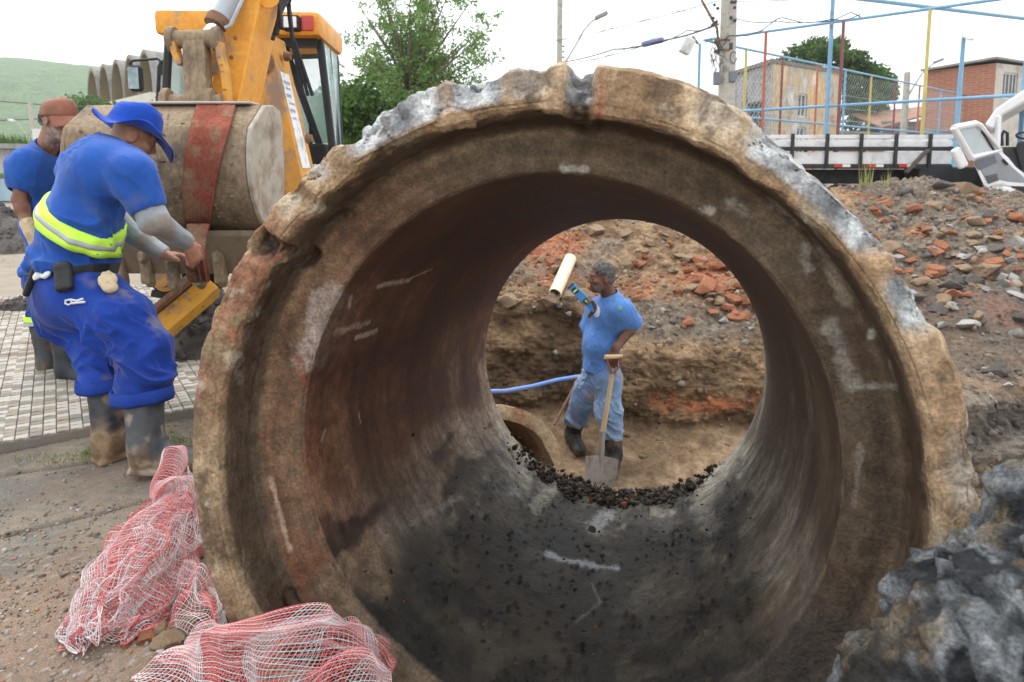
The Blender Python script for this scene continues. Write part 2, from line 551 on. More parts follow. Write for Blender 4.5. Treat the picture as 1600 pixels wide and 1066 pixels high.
# ---- street in front: worn brown asphalt, dipping into the hole where the pipe lies
def pit(x, y):
    rel = np.stack([x - PIPE_C[0], y - PIPE_C[1]], -1)
    q = rel @ PIPE_A[:2]; s = rel @ (PIPE_D[:2] / np.linalg.norm(PIPE_D[:2]))
    P3 = np.stack([x, y, x * 0], -1)
    wob = 0.07 * fbm(P3, 3.0, 3, 5)
    side = sstep(-1.02, -0.84, q + wob) * (1 - sstep(1.25, 1.5, q + wob))
    front = sstep(-1.25, -0.55, s + 2 * wob - 0.25 * np.maximum(0, -q))
    return side * front, q, s
def street():
    x = np.linspace(-4.6, 3.4, 640); y = np.linspace(0.25, 3.95, 330)
    X, Y = np.meshgrid(x, y, indexing='ij')
    P = np.stack([X, Y, X * 0], -1)
    k, q, s = pit(X, Y)
    zb = -0.44 - 0.12 * np.maximum(s, 0) + 0.05 * fbm(P, 4, 4, 3) + 0.03 * fbm(P, 18, 3, 8)
    base = 0.012 * fbm(P, 1.3, 3, 1) + 0.004 * fbm(P, 14, 3, 2)
    # old trench-repair seams across the asphalt
    def seam(u0, v0, u1, v1, w):
        a, b = atz(u0, v0)[:2], atz(u1, v1)[:2]
        d = (b - a) / np.linalg.norm(b - a); n = np.array([-d[1], d[0]])
        dist = np.abs((X - a[0]) * n[0] + (Y - a[1]) * n[1] + 0.025 * fbm(P, 2.5, 4, 21))
        return np.exp(-(dist / w) ** 2)
    sm = np.maximum.reduce([seam(0, 838, 300, 765, 0.012), seam(0, 745, 300, 695, 0.014) * 0.8, seam(0, 690, 300, 640, 0.02)])
    base = base - 0.022 * sm
    e, v = cell(np.stack([X, Y, X * 0], -1), 38, 4)
    agg = sstep(0.42, 0.2, e) * (v > 0.6) * sstep(-0.15, 0.25, fbm(P, 1.7, 3, 9))
    base = base + 0.004 * agg
    tr = np.maximum(sstep(3.5, 3.85, Y) * sstep(-1.15, -0.95, X), sstep(1.45, 1.7, X + 0.08 * fbm(P, 2, 3, 17)) * sstep(1.3, 1.7, Y))
    Z = base * (1 - k) + zb * k
    lip = np.exp(-((k - 0.35) / 0.25) ** 2) * (k > 0.02)
    Z = Z + lip * 0.05 * fbm(P, 9, 3, 31) 
    Z = Z * (1 - tr) + (-0.8 - 0.25 * sstep(1.4, 1.8, X) + 0.05 * fbm(P, 5, 3, 7)) * tr
    g = fbm(P, 2.2, 5, 11)
    c = mix((0.13, 0.112, 0.09), (0.225, 0.185, 0.14), sstep(-0.3, 0.35, g))
    c = mix(c, (0.12, 0.115, 0.11), sstep(0.05, 0.4, fbm(P, 3.3, 4, 15)) * 0.6)
    red = sstep(0.1, 0.45, fbm(P, 1.9, 4, 27) + 0.45 * np.exp(-(((X + 0.95) / 0.35) ** 2 + ((Y - 1.7) / 0.5) ** 2)))
    c = mix(c, (0.27, 0.155, 0.095), red * 0.4)
    c = mix(c, (0.10, 0.08, 0.062), tr)
    st = np.stack([0.14 + 0.2 * v, 0.135 + 0.19 * v, 0.13 + 0.185 * v], -1)
    c = c * (1 - 0.75 * agg[..., None]) + st * 0.75 * agg[..., None]
    c = mix(c, (0.06, 0.05, 0.04), np.clip(sm * 0.8, 0, 1))
    soil = mix((0.045, 0.035, 0.028), (0.09, 0.065, 0.045), sstep(-0.3, 0.4, fbm(P, 6, 4, 41)))
    c = c * (1 - k[..., None]) + soil * k[..., None]
    c = mix(c, (0.33, 0.15, 0.08), np.clip(lip, 0, 1) * 0.8 * (q < 0))
    V = np.stack([X, Y, Z], -1).reshape(-1, 3)
    o = link('street', mesh_np('street', V, grid_faces(640, 330), True, c.reshape(-1, 3)), M_street)
    return tag(o, kind='structure')
street_o = street()

# ---- trench behind the pipe: floor, far wall, and the mound of spoil beyond it, one continuous earth surface
NXT, NPT = 780, 600
def trench():
    X1 = np.linspace(-2.1, 8.4, NXT)
    n1 = fbm(np.stack([X1, X1 * 0, X1 * 0], -1), 1.1, 3, 3)
    Yw = 6.2 - 0.42 * sstep(0.55, 0.95, X1) + 0.12 * n1 - 0.85 * sstep(2.25, 2.95, X1)
    zt = 0.10 - 0.36 * sstep(0.5, 1.0, X1) - 0.14 * sstep(2.4, 3.2, X1) + 0.05 * n1
    crest = 0.92 + 0.2 * np.exp(-((X1 - 5.6) / 0.9) ** 2) + 0.05 * n1 - 0.25 * sstep(6.5, 8, X1)
    left = sstep(-2.0, -1.25, X1)
    ctrl = np.zeros((NXT, 10, 2))
    def pt(i, y, z): ctrl[:, i, 0] = y; ctrl[:, i, 1] = z
    pt(0, 3.6, -0.86); pt(1, 4.2, -1.06); pt(2, 4.85, -1.10); pt(3, Yw - 0.12, -0.93); pt(4, Yw + 0.1, zt - 0.1)
    pt(5, Yw + 0.35, zt + 0.06); pt(6, 7.6, 0.42 + 0.12 * n1 - 0.12 * sstep(2.4, 3.8, X1)); pt(7, 9.5, crest); pt(8, 10.6, crest * 0.6); pt(9, 12.4, -0.05)
    ctrl[:, :, 1] = ctrl[:, :, 1] * left[:, None] + (1 - left[:, None]) * np.linspace(-0.06, -0.06, 10)[None]
    dens = np.array([0, 40, 75, 110, 235, 265, 375, 500, 550, 599])
    t = np.arange(NPT)
    Yg = np.stack([np.interp(t, dens, ctrl[i, :, 0]) for i in range(NXT)])
    Zg = np.stack([np.interp(t, dens, ctrl[i, :, 1]) for i in range(NXT)])
    for _ in range(6):
        for G in (Yg, Zg):
            G[:, 1:-1] = 0.5 * G[:, 1:-1] + 0.25 * (G[:, :-2] + G[:, 2:])
    Xg = np.repeat(X1[:, None], NPT, 1)
    V = np.stack([Xg, Yg, Zg], -1)
    T = np.broadcast_to(t, Xg.shape)
    wall = sstep(100, 125, T) * (1 - sstep(225, 262, T))
    mound = sstep(240, 275, T)
    floor_ = 1 - sstep(95, 120, T)
    # displacement direction
    dT = np.gradient(V, axis=1); N = np.cross(np.broadcast_to([1.0, 0, 0], V.shape), dT); N /= np.linalg.norm(N, axis=-1)[..., None]
    S = V * np.array([1.0, 1.0, 2.6])
    strata = 0.5 * fbm(S * np.array([0.7, 0.7, 0.9]), 2.6, 5, 51) + 0.6 * fbm(V * np.array([1, 1, 1.4]), 2.2, 5, 54, 0.55)
    rock = fbm(V, 3.2, 5, 61, 0.6)
    rid = fbm(V, 5.0, 4, 66, 0.55, True)
    c1, v1 = cell(V, 5.0, 3)
    c2, v2 = cell(V + 0.02 * vnoise(V, 9, 4)[..., None], 12.0, 8)
    c3, v3 = cell(V, 26.0, 12)
    d = wall * (0.20 * strata + 0.10 * rock + 0.03 * rid + 0.02 * fbm(V, 22, 3, 4) + 0.05 * np.maximum(0, 0.6 - c2) * (v2 > 0.55))
    patch = sstep(-0.15, 0.3, fbm(V, 1.3, 3, 77))
    d += mound * (0.16 * fbm(V, 1.1, 3, 71) + 0.06 * rock + 0.13 * np.maximum(0, 0.62 - c1) * (v1 > 0.5) * patch + 0.075 * np.maximum(0, 0.6 - c2) * (v2 > 0.35) + 0.03 * np.maximum(0, 0.6 - c3) * (v3 > 0.4))
    d += floor_ * (0.03 * rock + 0.015 * fbm(V, 14, 3, 9) + 0.012 * (0.5 - c3))
    edge = np.minimum(sstep(0, 20, T), 1 - sstep(580, 599, T)) * np.minimum(sstep(-2.1, -1.7, Xg), 1 - sstep(8.2, 8.4, Xg))
    V = V + N * (d * edge)[..., None]
    # earth colours
    n2 = fbm(V, 1.6, 4, 81); n3 = fbm(V, 6, 4, 85)
    base = mix((0.15, 0.095, 0.056), (0.29, 0.195, 0.12), sstep(-0.3, 0.35, n3 + 0.4 * n2))
    col = base
    wcol = mix((0.095, 0.06, 0.035), (0.25, 0.165, 0.095), sstep(-0.3, 0.35, strata * 1.3 + 0.3 * rock))
    wcol = mix(wcol, (0.075, 0.05, 0.034), sstep(0.1, 0.4, fbm(V, 1.5, 4, 91)) * 0.7)
    zz = V[..., 2]
    band = np.exp(-((zz + 0.74 - 0.07 * n2 + 0.05 * (V[..., 0] - 1.7)) / 0.07) ** 2) * sstep(1.1, 1.4, Xg) * (1 - sstep(2.2, 2.5, Xg)) * sstep(-0.1, 0.2, n3 + 0.1)
    wcol = mix(wcol, (0.38, 0.14, 0.065), band * 0.9)
    wcol = mix(wcol, mix((0.10, 0.088, 0.078), (0.2, 0.175, 0.15), sstep(-0.3, 0.3, strata * 1.5)), sstep(2.6, 3.4, Xg) * 0.9)
    col = mix(col, wcol, wall)
    fcol = mix((0.15, 0.10, 0.06), (0.27, 0.19, 0.12), sstep(-0.3, 0.3, n3 + 0.5 * n2))
    col = mix(col, fcol, floor_)
    red = sstep(0.02, 0.3, fbm(V, 1.2, 4, 95) + 0.5 * np.exp(-(((Xg - 2.25) / 0.55) ** 2 + ((Yg - 7.1) / 0.7) ** 2)) + 0.25 * np.exp(-(((Xg - 4.7) / 0.6) ** 2 + ((Yg - 8.8) / 0.8) ** 2))) * mound
    rcol = mix((0.26, 0.095, 0.05), (0.37, 0.165, 0.09), v2)
    col = mix(col, np.broadcast_to(1, v2.shape)[..., None] * rcol, red * 0.85)
    grav = np.clip(sstep(-0.05, 0.25, fbm(V, 0.9, 3, 99) + 0.35 * sstep(3.2, 5, Xg) - 0.1) * mound + (1 - sstep(262, 300, T)) * sstep(1.0, 1.5, Xg) * mound * 0.8, 0, 1) * (1 - 0.6 * red)
    gcol = mix((0.10, 0.082, 0.068), (0.22, 0.185, 0.15), v3)
    col = mix(col, gcol, grav * 0.85)
    col = mix(col, (0.10, 0.085, 0.075), sstep(3.0, 4.0, Xg) * (1 - sstep(330, 400, T)) * mound * 0.6)
    global TCOL
    TCOL = np.clip(col, 0.01, 1)
    o = link('trench_earth', mesh_np('trench_earth', V.reshape(-1, 3), grid_faces(NXT, NPT), True, np.clip(col, 0.01, 1).reshape(-1, 3)), M_dirt)
    tag(o, kind='structure')
    return o, V
trench_o, TV = trench()
def earth(u, v):
    """point of the trench earth seen towards pixel (u, v): nearest to the camera along the ray"""
    d = _F + _U * (-(v - 380) / FPX) + np.array([(u - 800) / FPX, 0, 0]); d = d / np.linalg.norm(d)
    R = TV - np.array([0, 0, CAM_H])
    t = R @ d
    e = np.linalg.norm(R - t[..., None] * d, axis=-1)
    e = e + 1000 * (TV[..., 1] < 3.9)
    ok = np.argwhere(e < 0.03)
    if len(ok) == 0:
        i = np.unravel_index(e.argmin(), e.shape)
    else:
        i = tuple(ok[t[ok[:, 0], ok[:, 1]].argmin()])
    return TV[i].copy()
def earth_xy(x, y, top=True):
    i = int(np.clip(round((x + 2.1) / 10.5 * (NXT - 1)), 0, NXT - 1))
    j = np.abs(TV[i, :, 1] - y).argmin()
    return TV[i, j].copy()
# ================================================================== THE BIG PIPE
M_pipe = material('weathered_concrete', attr=True, scale=24, var=0.5, rough=0.82, bump=0.9, bscale=75, spec=0.28, fine=(120, 0.3), rvar=0.16, bdist=0.01)
def _gloss_by_tone(m, dark=0.42, light=0.88):
    nt = m.node_tree; b = nt.nodes['Principled BSDF']
    bw = _n(nt, 'ShaderNodeRGBToBW'); mr = _n(nt, 'ShaderNodeMapRange'); mr.inputs['From Min'].default_value = 0.02; mr.inputs['From Max'].default_value = 0.13
    mr.inputs['To Min'].default_value = dark; mr.inputs['To Max'].default_value = light
    nt.links.new(b.inputs['Base Color'].links[0].from_socket, bw.inputs[0]); nt.links.new(bw.outputs[0], mr.inputs['Value']); nt.links.new(mr.outputs[0], b.inputs['Roughness'])
_gloss_by_tone(M_pipe)
def deg(t): return (np.degrees(t) + 360) % 360
def pipe_px(u, v, r):
    """angle and distance along the pipe where the view ray through (u, v) meets its inner wall of radius r"""
    d = _F + _U * (-(v - 380) / FPX) + np.array([(u - 800) / FPX, 0, 0])
    o = np.array([0, 0, CAM_H]) - PIPE_C
    ox, oy, oz = o @ PIPE_A, o @ PIPE_B, o @ PIPE_D
    dx, dy, dz = d @ PIPE_A, d @ PIPE_B, d @ PIPE_D
    A = dx * dx + dy * dy; B = 2 * (ox * dx + oy * dy); C = ox * ox + oy * oy - r * r
    t = (-B + math.sqrt(max(B * B - 4 * A * C, 0))) / (2 * A)
    return math.atan2(oy + t * dy, ox + t * dx), oz + t * dz
def big_pipe():
    # (distance along axis, radius, samples to next)
    prof = [(1.927, 0.765, 3), (1.927, 0.85, 2), (1.915, 0.862, 60), (0.14, 0.862, 8), (0.0, 0.955, 4), (-0.04, 0.975, 14), (-0.185, 0.978, 8),
            (-0.212, 0.962, 16), (-0.2156, 0.905, 8), (-0.207, 0.885, 4), (-0.185, 0.878, 20), (-0.06, 0.884, 8), (-0.03, 0.868, 6),
            (-0.018, 0.845, 18), (-0.004, 0.775, 6), (0.004, 0.757, 4), (0.022, 0.75, 200), (1.9, 0.75, 3), (1.92, 0.757, 2)]
    S, R, K = [], [], []
    for i in range(len(prof)):
        a, b = prof[i], prof[(i + 1) % len(prof)]
        for k in range(a[2]):
            t = k / a[2]
            S.append(a[0] + (b[0] - a[0]) * t); R.append(a[1] + (b[1] - a[1]) * t); K.append(i + t)
    S, R, K = map(np.array, (S, R, K))
    # even out the inner barrel: finer near the camera
    m = (K >= 16) & (K < 17)
    tt = np.linspace(0, 1, m.sum(), endpoint=False)
    S[m] = 0.022 + (1.9 - 0.022) * tt ** 1.35
    n, NT = len(S), 1000
    th = np.linspace(0, 2 * pi, NT, endpoint=False)
    TH, SS = np.meshgrid(th, S, indexing='ij'); RR = np.broadcast_to(R, TH.shape).copy(); KK = np.broadcast_to(K, TH.shape)
    D = deg(TH)
    P = np.stack([RR * np.cos(TH), RR * np.sin(TH), SS], -1)
    rim = sstep(4.6, 5.6, KK) * (1 - sstep(10.0, 10.8, KK))
    outer_edge = sstep(5.2, 6.4, KK) * (1 - sstep(7.2, 8.0, KK))
    arcn = 2.2 * fbm(P, 9, 3, 13)
    def arc(a, b, soft=2.0):
        c, hw = (a + b) / 2, (b - a) / 2
        dd = np.abs((D - c + 180) % 360 - 180) + arcn
        return 1 - sstep(hw - soft, hw + soft, dd)
    # broken stretches of the outer edge
    chip = np.maximum.reduce([arc(36, 59), arc(24, 33, 1.5), arc(96, 104), arc(106, 124, 3), arc(88, 95) * 0.6, arc(127, 132, 1.5) * 0.6, arc(82, 86.5, 1) * 1.3, arc(60, 68) * 0.35, arc(2, 10) * 0.4])
    cav = np.maximum.reduce([arc(143.5, 148, 1.2) * 1.2, arc(133, 137, 1) * 0.6, arc(82, 86.5, 1.2)])
    lump = fbm(P, 5.0, 3, 19)
    rough_ = fbm(P, 16, 4, 23, 0.6)
    e1, v1 = cell(P, 20, 5)
    fa, fv = cell(P + 0.03 * np.stack([vnoise(P, 12, 2), vnoise(P, 12, 3), vnoise(P, 12, 4)], -1), 11, 25)
    fb, fw = cell(P + 0.012 * np.stack([vnoise(P, 30, 2), vnoise(P, 30, 3), vnoise(P, 30, 4)], -1), 30, 27)
    facet = (fv - 0.5) * 1.3 + (fw - 0.5) * 0.6 + (fa - 0.45) * 0.8
    pits = sstep(0.36, 0.2, e1) * (v1 > 0.72)
    rmask = np.clip(0.35 + 0.65 * arc(86, 168, 10) + chip, 0, 1.2)
    inw = -rim * rmask * (0.010 * lump + 0.006 * rough_ + 0.006 * facet) - outer_edge * chip * (0.034 + 0.02 * rough_ + 0.012 * lump + 0.022 * pits + 0.017 * facet)
    axi = rim * rmask * (0.009 * vnoise(P, 11, 3) + 0.005 * rough_ + 0.005 * facet) + outer_edge * chip * (0.03 + 0.018 * rough_ + 0.028 * pits + 0.018 * facet)
    lip = sstep(7.2, 8.4, KK) * (1 - sstep(9.8, 10.6, KK))
    inw = inw + rim * (KK < 7.2) * 0.030 * arc(58, 124, 16)
    inw = inw - lip * (0.4 + 0.6 * rmask) * (0.014 * fbm(P, 6, 3, 29) + 0.005 * rough_)
    cv = sstep(5.8, 7.0, KK) * (1 - sstep(11, 13, KK))
    axi = axi + cv * cav * (0.05 + 0.03 * rough_)
    inw = inw + cv * cav * 0.02 * rough_
    # inner wall roughness
    bar = sstep(15.5, 16.05, KK)
    down = sstep(0.1, 0.85, -np.sin(TH))
    shoulder = sstep(10.2, 11.2, KK) * (1 - bar)
    inw = inw - shoulder * 0.004 * fbm(P * np.array([1, 1, 0.4]), 14, 4, 33)
    mudn = fbm(P * np.array([1, 1, 0.7]), 3.4, 5, 37, 0.6)
    mudst = fbm(np.stack([TH * 5, SS * 2.2, TH * 0], -1), 1.0, 5, 39, 0.6)
    mud = bar * sstep(0.42, 0.54, down * 0.72 + 0.42 * mudn + 0.25 * mudst - 0.12)
    e2, v2 = cell(P, 34, 15)
    heap = bar * sstep(1.38, 1.72, SS + 0.1 * mudn) * np.maximum(arc(246, 266, 6), arc(277, 291, 5) * 0.9) * np.clip(0.5 + 1.2 * fbm(P, 9, 4, 47, 0.6), 0, 1.4)
    inw = inw - heap * 0.034
    inw = inw - mud * (0.007 + 0.018 * np.maximum(0, fbm(P, 12, 4, 43, 0.6)) + 0.012 * sstep(0.4, 0.1, e2) * (v2 > 0.6))
    inw = inw - bar * 0.0015 * fbm(P * np.array([1, 1, 0.5]), 30, 3, 45)
    RR = RR + np.where(KK < 7.2, inw, -inw * np.where(KK < 8.4, 0.2, 1) * np.where(KK > 8.4, -1, 1))
    SS2 = SS + axi
    W = PIPE_C + RR[..., None] * (np.cos(TH)[..., None] * PIPE_A + np.sin(TH)[..., None] * PIPE_B) + SS2[..., None] * PIPE_D
    # ---- colours: cement, clay smears, black silt, scrapes, fresh breaks; paler towards the far end
    tan = mix((0.29, 0.185, 0.105), (0.52, 0.375, 0.235), sstep(-0.35, 0.35, fbm(P, 6, 5, 47)))
    brown = mix((0.13, 0.085, 0.052), (0.235, 0.165, 0.105), sstep(-0.35, 0.35, fbm(P, 5, 5, 49)))
    dk = mix((0.095, 0.052, 0.036), (0.155, 0.095, 0.062), sstep(-0.3, 0.3, fbm(P * np.array([1, 1, 0.35]), 5, 5, 53)))
    c = brown.copy()
    c = mix(c, tan, rim)
    leftside = arc(140, 215, 12)
    c = mix(c, mix((0.20, 0.125, 0.075), (0.33, 0.235, 0.14), sstep(-0.3, 0.3, fbm(P, 4, 4, 57))), rim * leftside * 0.8)
    c = mix(c, (0.30, 0.115, 0.065), rim * np.clip(sstep(0.05, 0.35, fbm(P, 5, 4, 59)) * leftside + arc(149, 158) * 0.7 + arc(72, 81.5) * sstep(-0.1, 0.2, fbm(P, 6, 3, 60)), 0, 1) * 0.8)
    grey = mix((0.15, 0.165, 0.18), (0.52, 0.54, 0.545), sstep(-0.35, 0.3, fbm(P, 13, 4, 61) + 0.5 * (fw - 0.5)))
    ck = np.clip(chip * sstep(5.0, 5.8, KK) * (1 - sstep(7.2, 7.9, KK - 0.5 * chip)), 0, 1)
    c = mix(c, grey, ck * 0.92)
    c = mix(c, (0.045, 0.03, 0.02), np.clip(rim * pits * ck * 0.8 + cv * cav * sstep(-0.25, 0.15, rough_) * 0.9, 0, 1))
    # inner bell wall: painted darker in a band under the lip
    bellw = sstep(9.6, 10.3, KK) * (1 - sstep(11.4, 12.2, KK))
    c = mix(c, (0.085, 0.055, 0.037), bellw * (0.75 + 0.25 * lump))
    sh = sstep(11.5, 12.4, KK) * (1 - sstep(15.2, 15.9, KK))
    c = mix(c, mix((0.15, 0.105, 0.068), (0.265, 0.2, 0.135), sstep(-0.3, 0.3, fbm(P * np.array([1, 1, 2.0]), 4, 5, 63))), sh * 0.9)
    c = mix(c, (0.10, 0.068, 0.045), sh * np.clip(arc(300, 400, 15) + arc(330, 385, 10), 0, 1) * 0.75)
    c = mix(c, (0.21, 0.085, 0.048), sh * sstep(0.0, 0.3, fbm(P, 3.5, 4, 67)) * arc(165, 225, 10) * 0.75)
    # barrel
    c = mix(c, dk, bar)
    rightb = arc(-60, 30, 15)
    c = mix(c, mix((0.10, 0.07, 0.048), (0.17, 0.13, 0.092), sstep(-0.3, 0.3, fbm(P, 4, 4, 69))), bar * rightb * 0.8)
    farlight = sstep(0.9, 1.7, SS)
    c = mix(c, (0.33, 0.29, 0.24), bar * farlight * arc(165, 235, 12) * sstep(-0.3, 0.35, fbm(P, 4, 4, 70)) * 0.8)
    cem = mix((0.15, 0.12, 0.088), (0.46, 0.425, 0.36), sstep(-0.3, 0.35, fbm(P * np.array([1, 1, 0.5]), 3.5, 5, 71)))
    c = mix(c, cem, bar * sstep(0.05, 0.4, down + 0.25 * mudn) * (0.55 + 0.4 * farlight))
    c = mix(c, mix((0.27, 0.19, 0.115), (0.19, 0.095, 0.055), sstep(-0.2, 0.3, lump)), bar * arc(178, 232, 8) * (1 - sstep(0.05, 0.4, SS)) * 0.75)
    silt = mix((0.012, 0.0095, 0.0075), (0.042, 0.032, 0.024), sstep(-0.3, 0.4, fbm(P, 20, 4, 73)))
    silt = mix(silt, (0.20, 0.18, 0.15), sstep(-0.02, 0.30, fbm(P * np.array([1, 1, 0.6]), 5, 6, 173, 0.66)) * 0.75)
    c = mix(c, silt, mud * 0.95)
    c = mix(c, (0.035, 0.028, 0.021), np.clip(heap, 0, 1))
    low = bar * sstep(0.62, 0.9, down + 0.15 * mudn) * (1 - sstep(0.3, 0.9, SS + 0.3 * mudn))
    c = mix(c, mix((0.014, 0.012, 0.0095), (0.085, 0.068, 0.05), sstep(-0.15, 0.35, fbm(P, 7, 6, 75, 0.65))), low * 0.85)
    c = mix(c, (0.26, 0.25, 0.235), bar * down * sstep(0.14, 0.34, fbm(P * np.array([1, 1, 0.7]), 4.2, 6, 177, 0.62)) * sstep(0.5, 1.1, SS) * 0.6)
    drip = sstep(0.15, 0.45, fbm(P * np.array([1, 1, 0.3]) * 1.0, 9, 4, 78)) * arc(195, 222, 6) * bar
    c = mix(c, (0.03, 0.019, 0.013), drip * 0.85)
    # sweeping smears left by casting and handling, running round the pipe
    smear = fbm(np.stack([TH * 1.6, SS * 16, TH * 0], -1), 1.0, 5, 83, 0.6)
    c = c * (1 + (bar * (1 - mud) * 0.8 * smear)[..., None])
    smear2 = fbm(np.stack([TH * 2.2, RR * 46 + SS * 20, TH * 0], -1), 1.0, 5, 87, 0.6)
    c = c * (1 + ((sh + bellw) * 0.55 * smear2)[..., None])
    blot = fbm(P, 8, 5, 93, 0.65)
    c = c * (1 + 0.35 * blot * (0.4 + 0.6 * rim))[..., None]
    c = mix(c, (0.055, 0.036, 0.024), rim * sstep(0.18, 0.42, fbm(P, 10, 5, 97, 0.65)) * 0.65)
    c = mix(c, (0.48, 0.43, 0.34), rim * (1 - ck) * sstep(0.22, 0.42, fbm(P, 12, 5, 98, 0.6)) * 0.55)
    # scraped-clean patches, placed along the wall
    jn = (0.9 * fbm(P, 26, 4, 103, 0.6) + 0.5 * fbm(P, 90, 2, 143), 0.9 * fbm(P * np.array([1, 1, 0.5]), 17, 4, 109, 0.65) + 0.5 * fbm(P, 75, 2, 149))
    def plane_px(u, v, s_):
        d = _F + _U * (-(v - 380) / FPX) + np.array([(u - 800) / FPX, 0, 0])
        o = np.array([0, 0, CAM_H]) - PIPE_C
        t = (s_ - o @ PIPE_D) / (d @ PIPE_D)
        return (o + t * d) @ PIPE_A, (o + t * d) @ PIPE_B
    def face_scrape(u0, v0, u1, v1, w, colr, amt=0.9, seed=0):
        (x0, y0), (x1, y1) = plane_px(u0, v0, -0.012), plane_px(u1, v1, -0.012)
        bx, by = x1 - x0, y1 - y0
        k = np.clip(((P[..., 0] - x0) * bx + (P[..., 1] - y0) * by) / max(bx * bx + by * by, 1e-6), 0, 1)
        dist = np.hypot(P[..., 0] - x0 - k * bx, P[..., 1] - y0 - k * by) + w * jn[seed % 2]
        return (1 - sstep(w * 0.4, w * 1.3, dist)) * amt * sstep(-0.75, -0.15, jn[(seed + 1) % 2]), colr
    def scrape(u0, v0, u1, v1, r, w, colr, amt=0.9, seed=0, jag=0.6):
        (t0, s0), (t1, s1) = pipe_px(u0, v0, r), pipe_px(u1, v1, r)
        Qx = ((TH - t0 + pi) % (2 * pi) - pi) * r; Qy = SS - s0
        bx, by = ((t1 - t0 + pi) % (2 * pi) - pi) * r, s1 - s0
        m = (np.abs(Qx - bx / 2) < abs(bx) / 2 + 2.5 * w) & (np.abs(Qy - by / 2) < abs(by) / 2 + 2.5 * w)
        out = np.zeros(TH.shape)
        qx, qy, p = Qx[m], Qy[m], P[m]
        k = np.clip((qx * bx + qy * by) / max(bx * bx + by * by, 1e-6), 0, 1)
        dist = np.hypot(qx - k * bx, qy - k * by)
        dist = dist + w * 1.5 * jag * jn[seed % 2][m]
        out[m] = (1 - sstep(w * 0.4, w * 1.3, dist)) * amt * sstep(-0.75, -0.15, jn[(seed + 1) % 2][m])
        return out, colr
    pale, pale2, cementc = (0.50, 0.47, 0.42), (0.36, 0.33, 0.285), (0.43, 0.43, 0.42)
    inside = sstep(15.0, 16.0, KK)
    for q in [(590, 447, 640, 438, 0.75, 0.012, pale, 0.9, 1), (640, 436, 676, 420, 0.75, 0.007, pale, 0.9, 2), (525, 520, 578, 503, 0.75, 0.016, pale2, 0.9, 3),
              (556, 528, 588, 517, 0.75, 0.011, pale, 0.8, 4), (548, 465, 546, 480, 0.75, 0.010, pale2, 0.9, 5),
              (640, 820, 720, 775, 0.75, 0.012, pale2, 0.55, 6), (860, 760, 835, 800, 0.75, 0.05, (0.45, 0.42, 0.36), 0.7, 7),
              (930, 830, 960, 790, 0.75, 0.05, (0.42, 0.42, 0.42), 0.8, 8), (860, 870, 960, 890, 0.75, 0.035, (0.56, 0.58, 0.61), 0.9, 9),
              (1090, 790, 1120, 830, 0.75, 0.045, (0.35, 0.34, 0.31), 0.6, 10), (1180, 640, 1150, 700, 0.75, 0.06, (0.33, 0.33, 0.32), 0.75, 11),
              (1195, 560, 1185, 660, 0.75, 0.04, (0.36, 0.36, 0.35), 0.6, 12), (925, 915, 938, 945, 0.75, 0.007, (0.42, 0.43, 0.44), 0.6, 13), (938, 945, 900, 975, 0.75, 0.009, (0.3, 0.31, 0.32), 0.5, 14),
              (560, 640, 563, 660, 0.75, 0.003, pale, 0.8, 15), (502, 690, 510, 668, 0.75, 0.003, pale, 0.8, 16), (580, 850, 600, 920, 0.75, 0.05, (0.33, 0.25, 0.16), 0.55, 17),
              (830, 540, 780, 610, 0.75, 0.05, (0.40, 0.36, 0.30), 0.6, 18)]:
        a_, cc = scrape(*q); c = mix(c, cc, np.clip(a_ * inside, 0, 1))
    onsh = sstep(10.6, 11.6, KK) * (1 - sstep(15.6, 16.2, KK))
    for q in [(503, 465, 474, 565, 0.040, cementc, 1.0, 21), (515, 520, 540, 510, 0.03, cementc, 0.9, 38), (520, 455, 495, 500, 0.03, pale2, 0.85, 22), (545, 470, 548, 505, 0.014, (0.30, 0.13, 0.08), 0.8, 32), (880, 263, 915, 264, 0.012, pale, 0.8, 23),
              (1095, 325, 1110, 330, 0.010, pale, 0.8, 24), (1140, 315, 1165, 330, 0.022, pale2, 0.8, 25), (1215, 310, 1260, 345, 0.022, pale2, 0.75, 26),
              (1265, 350, 1320, 470, 0.017, (0.31, 0.25, 0.19), 0.85, 27), (1255, 390, 1265, 420, 0.013, pale2, 0.8, 28), (1385, 560, 1405, 610, 0.009, pale, 0.8, 29),
              (1330, 605, 1400, 600, 0.010, pale2, 0.7, 30), (1345, 700, 1335, 790, 0.007, pale2, 0.4, 31), (1300, 510, 1330, 600, 0.022, pale2, 0.6, 33), (425, 745, 455, 860, 0.007, (0.52, 0.45, 0.36), 0.8, 34),
              (465, 560, 480, 660, 0.012, (0.27, 0.12, 0.07), 0.8, 35), (470, 720, 500, 840, 0.014, (0.30, 0.15, 0.085), 0.7, 36), (1358, 515, 1358, 525, 0.007, pale, 0.8, 37)]:
        a_, cc = face_scrape(*q); c = mix(c, cc, np.clip(a_ * onsh, 0, 1))
    c = mix(c, (0.055, 0.046, 0.042), np.clip(onsh * arc(296, 336, 10) * 0.8, 0, 1))
    # overall tone: inner faces darkened, redder on the left, rim left paler
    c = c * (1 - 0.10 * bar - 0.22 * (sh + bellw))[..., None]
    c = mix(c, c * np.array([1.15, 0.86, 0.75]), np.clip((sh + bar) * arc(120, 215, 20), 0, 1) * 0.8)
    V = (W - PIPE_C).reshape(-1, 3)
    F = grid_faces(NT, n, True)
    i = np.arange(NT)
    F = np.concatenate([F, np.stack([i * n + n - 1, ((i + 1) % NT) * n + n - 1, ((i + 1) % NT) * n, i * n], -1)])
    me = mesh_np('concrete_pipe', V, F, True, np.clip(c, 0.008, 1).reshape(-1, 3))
    o = link('concrete_pipe', me, M_pipe, None, PIPE_C)
